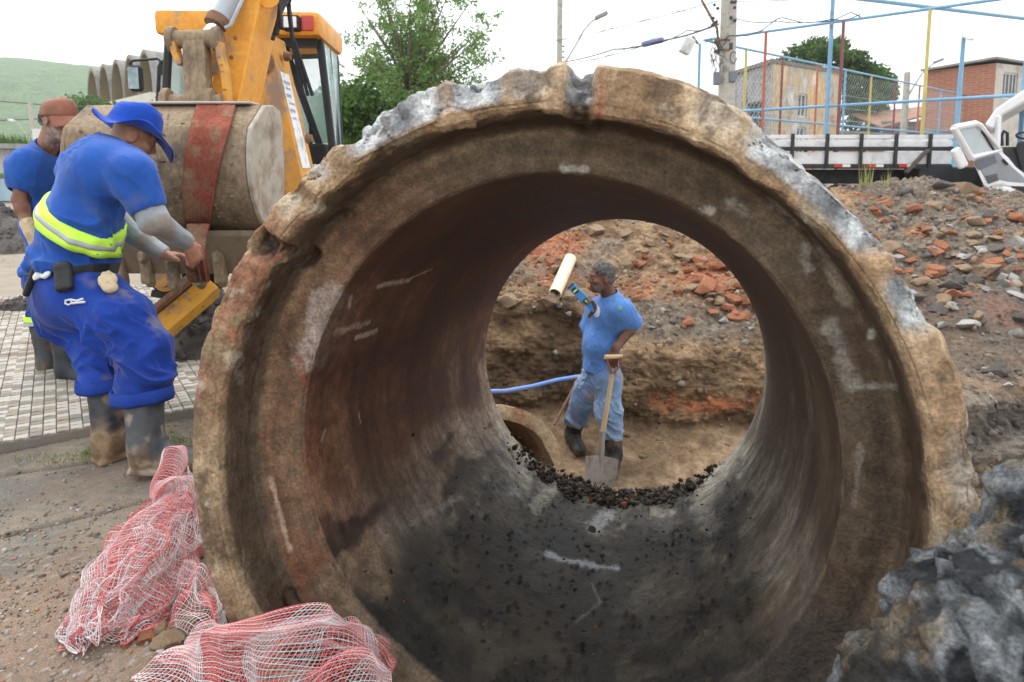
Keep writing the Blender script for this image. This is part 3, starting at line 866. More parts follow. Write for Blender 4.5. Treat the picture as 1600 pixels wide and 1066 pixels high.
    return tag(o, 'huge old concrete drain pipe with a broken rim lying in the foreground', 'pipe')
pipe_o = big_pipe()

def bell_mud():
    """wet mud packed into the bottom corner of the bell"""
    n, k = 260, 14
    th = np.radians(np.linspace(212, 322, n)); V = []
    for i, t in enumerate(th):
        w = sin(pi * i / (n - 1)) ** 0.5
        for j in range(k):
            a = 2 * pi * j / k
            r_ = 0.862 + 0.05 * w * cos(a); s_ = -0.075 + 0.055 * w * sin(a)
            V.append(PIPE_C + (PIPE_A * cos(t) + PIPE_B * sin(t)) * r_ + PIPE_D * s_)
    V = np.array(V); F = grid_faces(n, k); F = np.concatenate([F, np.array([(i * k + k - 1, (i + 1) * k + k - 1, (i + 1) * k, i * k) for i in range(n - 1)])])
    N = normals_np(V, F); e, v = cell(V, 22, 4)
    V = V + N * (0.035 * fbm(V, 9, 4, 3, 0.6) + 0.02 * (0.5 - e) * (v > 0.4))[:, None]
    c = mix((0.045, 0.03, 0.02), (0.13, 0.085, 0.055), sstep(-0.3, 0.35, fbm(V, 10, 4, 5)))
    c = mix(c, (0.02, 0.018, 0.016), sstep(0.0, 0.5, (V[:, 0] + 0.1) / 0.8)[:] * 0.7)
    o = link('bell_mud', mesh_np('bell_mud', V - PIPE_C, F, True, c), M_dirt, None, PIPE_C)
    tag(o, 'wet brown mud packed into the bottom of the pipe bell', None, None, 'stuff')
bell_mud()
# ================================================================== SETTING BEHIND
# ---- tiled pavement
def pavement():
    K0, K1 = atz(0, 692, 0.05), atz(300, 638, 0.05)
    k = unit2(K1 - K0); n = np.array([-k[1], k[0], 0])
    slab = MB()
    def q(i, j): return K0 + k * i + n * j
    A, B_, C_, D_ = q(-2.2, 0), q(1.05, 0), q(1.05, 4.4), q(-2.2, 4.4)
    top = [A, B_, C_, D_]
    slab.add([p + [0, 0, -0.008] for p in top] + [p + [0, 0, -0.12] for p in top], [(0, 1, 2, 3), (7, 6, 5, 4)] + [(i, (i + 1) % 4, (i + 1) % 4 + 4, i + 4) for i in range(4)])
    M_slab = material('pavement_mortar', ((0.17, 0.15, 0.125), (0.25, 0.22, 0.185)), scale=9, rough=0.95, bump=0.5)
    o = tag(slab.build('pavement', M_slab), kind='structure')
    P_ = 0.054
    mats = [material('pale_tile', ((0.38, 0.35, 0.305), (0.46, 0.43, 0.38), (0.29, 0.26, 0.22)), scale=11, rough=0.75, bump=0.3, dirt=((0.24, 0.19, 0.14), 5, 0.52)),
            material('buff_tile', ((0.25, 0.21, 0.165), (0.31, 0.27, 0.22), (0.2, 0.165, 0.125)), scale=11, rough=0.8, bump=0.3, dirt=((0.2, 0.155, 0.115), 5, 0.52)),
            material('grey_tile', ((0.20, 0.185, 0.165), (0.26, 0.24, 0.215)), scale=11, rough=0.8, bump=0.3, dirt=((0.18, 0.14, 0.105), 5, 0.52))]
    w, h = P_ * 0.93, 0.011
    X = unit2(k)
    def tile_geo():
        m = MB()
        b_ = 0.003
        pts = []
        for (s_, z) in ((1.0, 0.0), (1.0, h - b_), (1 - 2 * b_ / w, h)):
            for sx, sy in ((-1, -1), (1, -1), (1, 1), (-1, 1)):
                pts.append(k * sx * w / 2 * s_ + n * sy * w / 2 * s_ + np.array([0, 0, z]))
        F = [(8, 9, 10, 11)] + [(r * 4 + i, r * 4 + (i + 1) % 4, r * 4 + 4 + (i + 1) % 4, r * 4 + 4 + i) for r in (0, 1) for i in range(4)]
        return pts, F
    TP, TF = tile_geo()
    meshes = []
    for m in mats:
        me = mesh_np('tile', np.array(TP), TF, False); me.materials.append(m); meshes.append(me)
    spots = []
    r2 = np.random.default_rng(5)
    for i in range(-38, 20):
        for j in range(0, 80):
            x = (i + 0.5) * P_ + (0.012 if (i // 8) % 2 else 0); y = (j + 0.5) * P_ + 0.004
            p = q(x, y)
            z = p - np.array([0, 0, CAM_H]); dz = z @ _F
            u, v = 800 + FPX * z[0] / dz, 380 - FPX * (z @ _U) / dz
            if not (-60 < u < 330) or p[1] > 7.5: continue
            ph = (i * 7 + j * 5) % 8
            kind = (0 if ((i // 2 + j) % 3 == 0 or r2.random() < 0.22) else (1 if r2.random() < 0.55 else 2))
            spots.append((p[1], p + np.array([0, 0, -0.008 + r2.normal() * 0.0012]), kind, u))
    spots.sort(key=lambda a: a[0] + (3 if (60 < a[3] < 265 and a[0] > 3.6) else 0))
    for i, (y, p, kd, u) in enumerate(spots[:300]):
        t = bpy.data.objects.new('tile', meshes[kd]); COL.objects.link(t); t.parent = o; t.location = p
        t.rotation_euler = (r2.normal() * 0.008, r2.normal() * 0.008, r2.normal() * 0.01)
    for kd in range(3):
        V, F = [], []
        for (y, p, k2, u) in spots[300:]:
            if k2 != kd: continue
            F += [tuple(a + len(V) for a in f) for f in TF]; V += [p + a for a in TP]
        tag(link('tile_field', mesh_np('tile_field', np.array(V), F, False), mats[kd], o), kind='stuff')
    return q
def unit2(v): v = np.array(v, float); v[2] = 0; return v / np.linalg.norm(v)
pave_q = pavement()

# ---- hill
def hill():
    nx, ny = 150, 70
    X = np.linspace(-760, 160, nx); Y = np.linspace(330, 900, ny)
    Xg, Yg = np.meshgrid(X, Y, indexing='ij')
    u = Xg / Yg * FPX + 800
    ridge = np.interp(Xg, [-760, -480, -400, -330, -270, -225, -160, -60, 160], [62, 84, 88, 80, 66, 54, 35, 13, 2])
    t = np.clip((Yg - 330) / 240, 0, 1)
    P = np.stack([Xg, Yg, Xg * 0], -1)
    Z = ridge * (np.sin(t * pi / 2) ** 1.3) * (1 - 0.3 * sstep(600, 900, Yg)) + 5 * fbm(P, 0.012, 4, 3) * t + 1.6 * fbm(P, 0.09, 3, 4) * t - 1
    V = np.stack([Xg, Yg, Z], -1).reshape(-1, 3)
    M = material('grassy_hillside', ((0.05, 0.115, 0.025), (0.10, 0.18, 0.045), (0.03, 0.07, 0.02)), scale=0.045, detail=12, rough=0.95, bump=1.0, bscale=0.3, bdist=3.0, fine=(0.5, 0.45))
    tag(link('hill', mesh_np('hill', V, grid_faces(nx, ny), True), M), kind='structure')
hill()

# ---- buildings
M_conc = material('stained_concrete', ((0.16, 0.16, 0.155), (0.30, 0.30, 0.29), (0.10, 0.10, 0.10)), scale=1.6, rough=0.9, bump=0.3, stretch=(1, 1, 0.4))
M_winglass = material('dark_window_glass', ((0.03, 0.04, 0.045), (0.06, 0.075, 0.08)), scale=3, rough=0.15, spec=0.6)
M_white = material('whitewash', ((0.55, 0.55, 0.53), (0.70, 0.70, 0.68)), scale=2.5, rough=0.85, dirt=((0.33, 0.30, 0.26), 1.2, 0.55))
def wall_quad(a, b, z0, z1, th, name, mat, parent, base, holes=()):
    """upright wall from a to b with rectangular openings (s0, s1, z0, z1) along its length"""
    a, b = np.array(a, float), np.array(b, float)
    L = np.linalg.norm((b - a)[:2]); d = (b - a) / L; d[2] = 0
    n = np.array([d[1], -d[0], 0])
    ss = sorted({0, L, *[h for q in holes for h in q[:2]]}); zs = sorted({z0, z1, *[h for q in holes for h in q[2:4]]})
    m = MB()
    for i in range(len(ss) - 1):
        for j in range(len(zs) - 1):
            sc, zc = (ss[i] + ss[i + 1]) / 2, (zs[j] + zs[j + 1]) / 2
            if any(q[0] < sc < q[1] and q[2] < zc < q[3] for q in holes): continue
            P = [a + d * s_ + n * o + np.array([0, 0, z_ - a[2]]) for o in (0, -th) for s_, z_ in ((ss[i], zs[j]), (ss[i + 1], zs[j]), (ss[i + 1], zs[j + 1]), (ss[i], zs[j + 1]))]
            m.add(P, [(0, 1, 2, 3), (7, 6, 5, 4), (0, 4, 5, 1), (1, 5, 6, 2), (2, 6, 7, 3), (3, 7, 4, 0)])
    return m.build(name, mat, parent, False, base), d, n
def window_in(parent, base, a, d, n, q, fm, bars=0, vb=1):
    """frame and pane set 6 cm into an opening"""
    a = np.array(a, float)
    c = a + d * (q[0] + q[1]) / 2 - n * 0.08; c[2] = (q[2] + q[3]) / 2
    w, h = q[1] - q[0], q[3] - q[2]
    R = Matrix((d, -n, (0, 0, 1))).transposed()
    fr = MB()
    for sx in (-1, 1): fr.box(c + d * sx * (w / 2 - 0.03), (0.06, 0.06, h), R)
    for sz in (-1, 1): fr.box(c + np.array([0, 0, sz * (h / 2 - 0.03)]), (w - 0.12, 0.06, 0.06), R)
    for i in range(bars): fr.box(c + d * (-w / 2 + w * (i + 1) / (bars + 1)), (0.035, 0.05, h - 0.12), R)
    o = fr.build('window', fm, parent, False, base)
    p = MB(); p.box(c - n * 0.02, (w - 0.1, 0.012, h - 0.1), R)
    p.build('pane', M_winglass, o, False, base)
def stained_house():
    A, B_, C_ = at(1146, 120, 27.2), at(1207, 103, 24), at(1312, 119, 26.8)
    zt = 4.8
    for p in (A, B_, C_): p[2] = 0
    D_ = A + C_ - B_
    r = tag(empty('house', B_), 'flat-roofed house with grey and orange-stained peeling walls behind the court fence', 'house')
    mg = material('grey_render', ((0.17, 0.175, 0.18), (0.30, 0.30, 0.30), (0.11, 0.11, 0.11)), scale=1.1, rough=0.9, stretch=(1, 1, 0.5), dirt=((0.09, 0.085, 0.08), 0.8, 0.55))
    mo = material('peeling_limewash', ((0.62, 0.60, 0.55), (0.40, 0.36, 0.30), (0.58, 0.36, 0.14), (0.65, 0.62, 0.57)), scale=1.5, rough=0.9, stretch=(1, 1, 0.45), dirt=((0.30, 0.19, 0.12), 1.0, 0.56), fine=(7, 0.25))
    h1 = [(1.4, 2.6, 2.6, 3.6)]; h2 = [(1.75, 2.35, 3.05, 3.9), (1.75, 2.35, 1.5, 2.7)]
    w, d, n = wall_quad(A, B_, 0, zt, 0.03, 'wall', mg, r, B_, h1); [window_in(r, B_, A, d, n, q, M_conc, 2) for q in h1]
    w, d, n = wall_quad(B_, C_, 0, zt, 0.03, 'wall', mo, r, B_, h2); [window_in(r, B_, B_, d, n, q, M_white, 1) for q in h2]
    wall_quad(C_, D_, 0, zt, 0.03, 'wall', mg, r, B_); wall_quad(D_, A, 0, zt, 0.03, 'wall', mg, r, B_)
    rf = MB(); c = (A + C_) / 2
    e = 0.12
    P = [c + (p - c) * (1 + e / 3) for p in (A, B_, C_, D_)]
    rf.add([p + [0, 0, zt + 0.002] for p in P] + [p + [0, 0, zt + 0.14] for p in P], [(3, 2, 1, 0), (4, 5, 6, 7)] + [(i, (i + 1) % 4, (i + 1) % 4 + 4, i + 4) for i in range(4)])
    rf.build('roof_slab', material('dark_roof_edge', ((0.13, 0.11, 0.10), (0.2, 0.17, 0.15)), scale=2, rough=0.9), r, False, B_)
stained_house()
def brick_mat(name, c1, c2, mortar, scale):
    m = material(name, (c1, c2), scale=2, rough=0.9)
    nt = m.node_tree; b = nt.nodes['Principled BSDF']
    tc = _n(nt, 'ShaderNodeTexCoord'); mp = _n(nt, 'ShaderNodeMapping'); mp.inputs['Rotation'].default_value = (radians(90), 0, 0)
    bk = _n(nt, 'ShaderNodeTexBrick'); bk.inputs['Scale'].default_value = scale; bk.inputs['Color1'].default_value = (*c1, 1); bk.inputs['Color2'].default_value = (*c2, 1); bk.inputs['Mortar'].default_value = (*mortar, 1)
    bk.inputs['Mortar Size'].default_value = 0.012; bk.inputs['Brick Width'].default_value = 0.24; bk.inputs['Row Height'].default_value = 0.11
    nt.links.new(tc.outputs['Object'], mp.inputs[0]); nt.links.new(mp.outputs[0], bk.inputs['Vector'])
    old = b.inputs['Base Color'].links[0].from_socket
    mx = _n(nt, 'ShaderNodeMix', data_type='RGBA'); mx.inputs['Factor'].default_value = 0.35
    nt.links.new(bk.outputs['Color'], mx.inputs['A']); nt.links.new(old, mx.inputs['B']); nt.links.new(mx.outputs['Result'], b.inputs['Base Color'])
    return m
def brick_house():
    A, B_, C_ = at(1447, 116, 33.2), at(1557, 104, 30.5), at(1680, 118, 33.5)
    for p in (A, B_, C_): p[2] = 0
    D_ = A + C_ - B_; zt = 5.75
    r = tag(empty('house', B_), 'two-storey bare red brick house with a plastered end wall', 'house')
    mb = brick_mat('red_brick', (0.40, 0.165, 0.10), (0.31, 0.12, 0.075), (0.34, 0.28, 0.23), 1.0)
    mp_ = material('cracked_plaster', ((0.42, 0.38, 0.33), (0.52, 0.48, 0.43), (0.33, 0.28, 0.24)), scale=1.5, rough=0.9)
    w, d, n = wall_quad(A, B_, 0, zt, 0.03, 'wall', mb, r, B_)
    # floor slab line and the plaster return on the corner
    m = MB(); m.bar(A + [0, -0.03, 2.95], B_ + [0, -0.03, 2.95], 0.1, 0.16); m.build('floor_slab', M_conc, r, False, B_)
    h2 = [(0.6, 1.75, 4.25, 5.4)]
    w, d, n = wall_quad(B_, C_, 0, zt, 0.03, 'wall', mp_, r, B_, h2); [window_in(r, B_, B_, d, n, q, M_white, 3) for q in h2]
    wall_quad(D_, A, 0, zt, 0.03, 'wall', mb, r, B_); wall_quad(C_, D_, 0, zt, 0.03, 'wall', mb, r, B_)
    c = (A + C_) / 2; P = [c + (p - c) * 1.08 for p in (A, B_, C_, D_)]
    rf = MB(); rf.add([p + [0, 0, zt + 0.002 + 0.15 * (i == 1)] for i, p in enumerate(P)] + [p + [0, 0, zt + 0.1 + 0.15 * (i == 1)] for i, p in enumerate(P)], [(3, 2, 1, 0), (4, 5, 6, 7)] + [(i, (i + 1) % 4, (i + 1) % 4 + 4, i + 4) for i in range(4)])
    rf.build('roof', material('fibre_cement_roof', ((0.20, 0.2, 0.2), (0.28, 0.27, 0.26)), scale=2, rough=0.9), r, False, B_)
    m = MB(); m.tube([at(1497, 205, 31.0) * [1, 1, 0] + [0, -0.3, 0.0], at(1497, 205, 31.0) * [1, 1, 0] + [0, -0.3, 2.3]], 0.16, 10); m.build('water_pipe', M_conc, r, True, B_)
brick_house()
def low_houses():
    B_ = at(1392, 200, 36); B_[2] = 0
    r = tag(empty('house', B_), 'low pale house with tiled roof between the stained house and brick house', 'house')
    w = 2.9
    wall_quad(B_ + [-0.4, 0, 0], B_ + [w, 0.6, 0], 0, 3.6, 0.2, 'wall', M_conc, r, B_); wall_quad(B_ + [w, 0.6, 0], B_ + [w + 0.5, 3, 0], 0, 3.9, 0.2, 'wall', M_white, r, B_)
    m = MB(); m.add([B_ + q for q in ([-0.6, -0.3, 3.3], [w + 0.2, 0.3, 4.3], [w + 0.4, 3, 4.6], [-0.6, 3, 4.2])] + [B_ + q for q in ([-0.6, -0.3, 3.2], [w + 0.2, 0.3, 4.2], [w + 0.4, 3, 4.5], [-0.6, 3, 4.1])], [(0, 1, 2, 3), (7, 6, 5, 4)] + [(i, (i + 1) % 4, (i + 1) % 4 + 4, i + 4) for i in range(4)])
    m.build('roof', material('clay_roof_tiles', ((0.33, 0.16, 0.10), (0.42, 0.25, 0.17)), scale=3, rough=0.9), r, False, B_)
    a, b = at(1296, 205, 30), at(1440, 205, 36)
    a[2] = b[2] = 0
    r = tag(empty('garden_wall', a), 'low brick wall under the green tree behind the fence', 'wall')
    wall_quad(a, b, 0, 2.75, 0.2, 'masonry', brick_mat('wall_brick', (0.36, 0.17, 0.10), (0.28, 0.13, 0.08), (0.3, 0.25, 0.2), 1.0), r, a)
    m = MB(); m.bar(a + [0, 0, 2.8], b + [0, 0, 2.8], 0.3, 0.08); m.build('coping', M_conc, r, False, a)
low_houses()
def vault_building():
    base = at(190, 165, 62); base[2] = 0
    r = tag(empty('market_hall', base), 'pale hall with a row of concrete barrel vaults below the hill', 'building')
    mv = material('weathered_vault', ((0.20, 0.19, 0.18), (0.29, 0.28, 0.26), (0.14, 0.13, 0.12)), scale=0.8, rough=0.9)
    mi = material('ochre_soffit', ((0.33, 0.26, 0.15), (0.26, 0.20, 0.11)), scale=0.8, rough=0.9)
    # springing points of the vaults along a line that recedes to the left
    P0, P1 = at(137, 168, 70), at(240, 144, 58)
    d = P1 - P0; L = np.linalg.norm(d); e = d / L
    back = unit(np.array([0.55, 1.0, 0]))
    n_ = 5
    for k in range(n_):
        a, b = P0 + d * (k + 0.02) / n_, P0 + d * (k + 0.98) / n_
        rad = np.linalg.norm(b - a) / 2; c = (a + b) / 2; ex = (b - a) / (2 * rad)
        up = np.array([0, 0, 1.0])
        for nm, mt, r0, r1, dep in (('vault', mv, rad, rad * 0.93, 14), ('soffit', mi, rad * 0.928, rad * 0.90, 13.8)):
            m = MB(); V, F = [], []
            N_ = 20
            for q in range(N_ + 1):
                t = pi * q / N_
                for rr in (r0, r1):
                    for dp in (0, dep): V.append(c + ex * rr * cos(t) + up * rr * 2.2 * sin(t) + back * (dp + (0.02 if nm == 'soffit' else 0)))
            for q in range(N_):
                i = q * 4
                F += [(i, i + 4, i + 5, i + 1), (i + 2, i + 3, i + 7, i + 6), (i, i + 2, i + 6, i + 4), (i + 1, i + 5, i + 7, i + 3)]
            F += [(0, 1, 3, 2), tuple(N_ * 4 + q for q in (2, 3, 1, 0))]
            m.add(V, F); m.build(nm, mt, r, True, base)
        m = MB()
        m.add([c + ex * rad * 0.88 * cos(pi * q / 12) + up * rad * 2.1 * sin(pi * q / 12) + back * 1.8 for q in range(13)], [tuple(range(13))]); m.build('vault_window', M_winglass, r, False, base)
        m = MB()
        for q in (-0.45, -0.15, 0.15, 0.45): m.box(c + ex * rad * q + back * 1.7 + up * rad * 0.65, (0.10, 0.10, rad * 1.3))
        m.build('window_bars', M_white, r, False, base)
    # long wall under the vaults with a barred strip window
    a, b = P0.copy(), P1.copy(); za, zb = a[2], b[2]
    m = MB(); nn = np.array([e[1], -e[0], 0]) * 0.3
    V = [np.array([*a[:2], 0]) - back * 0.3, np.array([*b[:2], 0]) - back * 0.3, b - back * 0.3 - [0, 0, 0.02], a - back * 0.3 - [0, 0, 0.02]]; V += [v + back * 12 for v in V]
    m.add(V, [(0, 1, 2, 3), (7, 6, 5, 4), (0, 4, 5, 1), (1, 5, 6, 2), (2, 6, 7, 3), (3, 7, 4, 0)])
    m.build('wall', material('cream_wall', ((0.52, 0.50, 0.40), (0.60, 0.58, 0.48)), scale=0.8, rough=0.9), r, False, base)
    m = MB()
    for k in range(14):
        p = a + d * (0.62 + 0.022 * k) - back * 0.42; m.box(p - [0, 0, 1.75], (0.10, 0.05, 1.3))
    m.build('window_bars', M_conc, r, False, base)
    # grey block beside
    b0 = at(300, 165, 66); b0[2] = 0
    r2 = tag(empty('grey_block', b0), 'windowless grey concrete building beside the vaulted hall', 'building')
    A, B_ = at(226, 165, 74) * [1, 1, 0], at(420, 165, 66) * [1, 1, 0]
    wall_quad(A, B_, 0, 8.9, 8, 'wall', M_conc, r2, b0)
    m = MB(); m.bar(A + [0, 0, 9.05], B_ + [0, 0, 9.05], 1.2, 0.25); m.build('parapet', M_conc, r2, False, b0)
vault_building()
def left_sheds():
    a, b = at(60, 330, 15.5), at(215, 330, 14.5); a[2] = b[2] = 0
    r = tag(empty('white_shed', a), 'whitewashed shed wall with a sloping timber behind the two men', 'shed')
    wall_quad(a, b, 0, 2.12, 2.5, 'wall', M_white, r, a)
    m = MB(); m.bar(at(112, 186, 14.7), at(162, 250, 14.2), 0.16, 0.12); m.build('timber', material('grey_timber', ((0.2, 0.17, 0.14), (0.3, 0.26, 0.22)), scale=4, rough=0.9), r, False, a)
    a, b = at(-70, 330, 24), at(42, 330, 26); a[2] = b[2] = 0
    r = tag(empty('roadside_house', b), 'small pale blue and white house with weeds on its roof at the left edge', 'house')
    wall_quad(a, b, 0, 1.9, 3, 'wall', M_white, r, b)
    m = MB(); m.box((a + b) / 2 + [0, -0.06, 0.42], (np.linalg.norm(b - a) * 0.98, 0.1, 0.8)); m.build('blue_dado', material('faded_blue_paint', ((0.30, 0.45, 0.55), (0.42, 0.55, 0.62)), scale=2, rough=0.8), r, False, b)
    m = MB(); m.bar(a + [0, -0.35, 0.98], b + [0, -0.35, 0.98], 0.7, 0.08); m.build('green_awning', material('green_awning', ((0.10, 0.20, 0.08), (0.15, 0.27, 0.11)), scale=3, rough=0.8), r, False, b)
    m = MB(); m.bar(a + [0, 1.4, 2.0], b + [0, 1.4, 2.0], 3.4, 0.18); rf = m.build('roof', M_conc, r, False, b)
    m = MB(); rr = np.random.default_rng(4)
    for k in range(700):
        t = rr.random(); p = a + (b - a) * t + [rr.normal() * 0.1, rr.random() * 1.2 - 0.4, 2.08]
        hgt = 0.2 + 0.35 * rr.random(); tip = p + [rr.normal() * 0.12, -0.25 * rr.random(), hgt * (0.9 if rr.random() < 0.6 else -0.6)]
        m.add([p + [-0.02, 0, 0], p + [0.02, 0, 0], tip], [(0, 1, 2)])
    tag(m.build('weeds', material('weed_green', ((0.08, 0.16, 0.03), (0.16, 0.26, 0.07)), scale=3, rough=0.9), r, False, b), kind='stuff')
left_sheds()

# ---- court fence of coloured pipe
PC = {'blue': (0.22, 0.42, 0.62), 'red': (0.48, 0.15, 0.09), 'maroon': (0.26, 0.09, 0.09), 'yellow': (0.60, 0.50, 0.16)}
M_paint = {k: material(k + '_pipe_paint', (v, tuple(np.array(v) * 0.8), v), scale=3, rough=0.5, dirt=((0.22, 0.15, 0.1), 2.0, 0.62)) for k, v in PC.items()}
M_wire = material('galvanised_wire', ((0.45, 0.47, 0.48), (0.55, 0.57, 0.58)), scale=5, rough=0.5, metal=0.3)
def line_at(A, B_, u):
    k = (u - 800) / FPX
    # X/(depth) = k with depth = Y cos - (z-H) sin ; at mid height take Y
    t = (k * A[1] - A[0]) / ((B_[0] - A[0]) - k * (B_[1] - A[1]))
    return A + (B_ - A) * t
def fences():
    ZT, ZM = 4.5, 2.65
    C0 = np.array([4.93, 18.0, 0]); N1 = np.array([11.0, 12.1, 0]); F1 = np.array([26.5, 36.8, 0])
    for name, lab, A, B_, posts in (('court_fence', 'near side of the sports court fence with tall coloured posts', C0, N1, [(1186, 'red', 4.5), (1285, 'blue', 6.4), (1303, 'maroon', 4.5), (1433, 'yellow', 4.5), (1585, 'blue', 6.6)]),
                                   ('court_fence', 'far side of the sports court fence receding to the right', C0, F1, [(1086, 'blue', 4.4), (1157, 'yellow', 4.5), (1213, 'maroon', 4.5), (1267, 'red', 4.5), (1310, 'blue', 4.5), (1350, 'yellow', 4.5), (1388, 'maroon', 4.5), (1425, 'red', 4.5), (1458, 'blue', 4.5), (1487, 'yellow', 4.5), (1515, 'maroon', 4.5), (1542, 'red', 4.5)])):
        r = tag(empty(name, A), lab, 'fence')
        far = 'far' in lab
        for (u, c, h) in posts:
            p = line_at(A, B_, u); m = MB(); rad = 0.036 if not far else 0.036
            if h > 5: rad = 0.046
            m.tube([p, p + [0, 0, h]], rad, 10); m.build('post', M_paint[c], r, True, A)
        for z in (ZT, ZM):
            m = MB(); m.tube([A + [0, 0, z], B_ + [0, 0, z]], 0.034, 10); m.build('rail', M_paint['blue'], r, True, A)
        L = np.linalg.norm(B_ - A); d = (B_ - A) / L
        m = MB()
        if far:
            for k in range(9):
                z = 0.3 + 0.42 * k
                m.tube([A + [0, 0, z], B_ + [0, 0, z]], 0.006, 3, False)
            tag(m.build('straining_wire', M_wire, r, False, A), kind='stuff')
            m = MB(); s_ = 0.2; H_ = 4.4
            for k in range(int((L * 0.75 + H_) / s_)):
                x0 = k * s_ - H_
                for sg in (0, 1):
                    xa, xb = (x0, x0 + H_) if sg == 0 else (x0 + H_, x0)
                    za, zb = 0.0, H_
                    if min(xa, xb) < 0:
                        c = -min(xa, xb)
                        if xa < xb: xa, za = 0.0, c
                        else: xb, zb = 0.0, H_ - c
                    a3, b3 = A + d * xa + [0, 0, za], A + d * xb + [0, 0, zb]
                    m.tube([a3, b3], 0.003, 3, False)
            tag(m.build('chain_link', M_wire, r, False, A), kind='stuff')
    # stray rail crossing above
    a, b = at(1325, -4, 19), at(1640, 34, 24)
    m = MB(); m.tube([a - a, b - a], 0.06, 8)
    o = m.build('goal_rail', M_paint['blue'], None, True); o.location = a
    tag(o, 'thin blue overhead rail crossing the sky at top right', 'rail')
    # corner floodlight
    p = at(1074, 72, 17.8); r = tag(empty('floodlight', p), 'white floodlight tilted on the corner post of the court fence', 'floodlight')
    m = MB(); a, b = at(1079, 60, 17.8) - p, at(1068, 84, 17.8) - p; m.bar(a, b, 0.28, 0.2, (0, 1, 0)); m.build('housing', M_white, r, False, None, 0.03)
    m = MB(); m.tube([a + [0.05, 0, 0.05], at(1090, 68, 18) - p], 0.035, 8); m.build('bracket', M_conc, r, True)
    # lamp post inside the court
    p = at(1494, 200, 21); top = at(1506, 56, 21); p[2] = 0
    r = tag(empty('court_light', p), 'pale blue lamp post with a small lamp behind the fence', 'lamp post')
    m = MB(); m.tube([(0, 0, 0), top - p], [0.09, 0.06], 10); m.build('pole', M_paint['blue'], r, True)
    m = MB(); m.bar(top - p, at(1518, 62, 20.6) - p, 0.16, 0.08); m.build('lamp', M_white, r, False, None, 0.02)
fences()

# ---- poles, lamps and cables
M_pole = material('old_concrete_pole', ((0.34, 0.31, 0.27), (0.46, 0.43, 0.38), (0.22, 0.2, 0.18)), scale=5, rough=0.9, bump=0.4, bscale=15, bdist=0.03)
M_cable = material('black_cable', ((0.05, 0.05, 0.06), (0.09, 0.09, 0.11)), scale=5, rough=0.7)
M_rust = material('rusty_steel', ((0.16, 0.08, 0.05), (0.24, 0.13, 0.08), (0.10, 0.06, 0.045)), scale=14, rough=0.85, bump=0.3)
def cable(pts, r, lab, sag=0.0, name='cable', mat=None, n=14):
    P = []
    for i in range(len(pts) - 1):
        a, b = np.array(pts[i], float), np.array(pts[i + 1], float)
        for k in range(n + (i == len(pts) - 2)):
            t = k / n; p = a + (b - a) * t; p[2] -= sag * 4 * t * (1 - t); P.append(p)
    o0 = P[0].copy(); m = MB(); m.tube([p - o0 for p in P], r, 5)
    o = m.build(name, mat or M_cable, None, True); o.location = o0
    return tag(o, lab, 'cable', 'overhead cables')
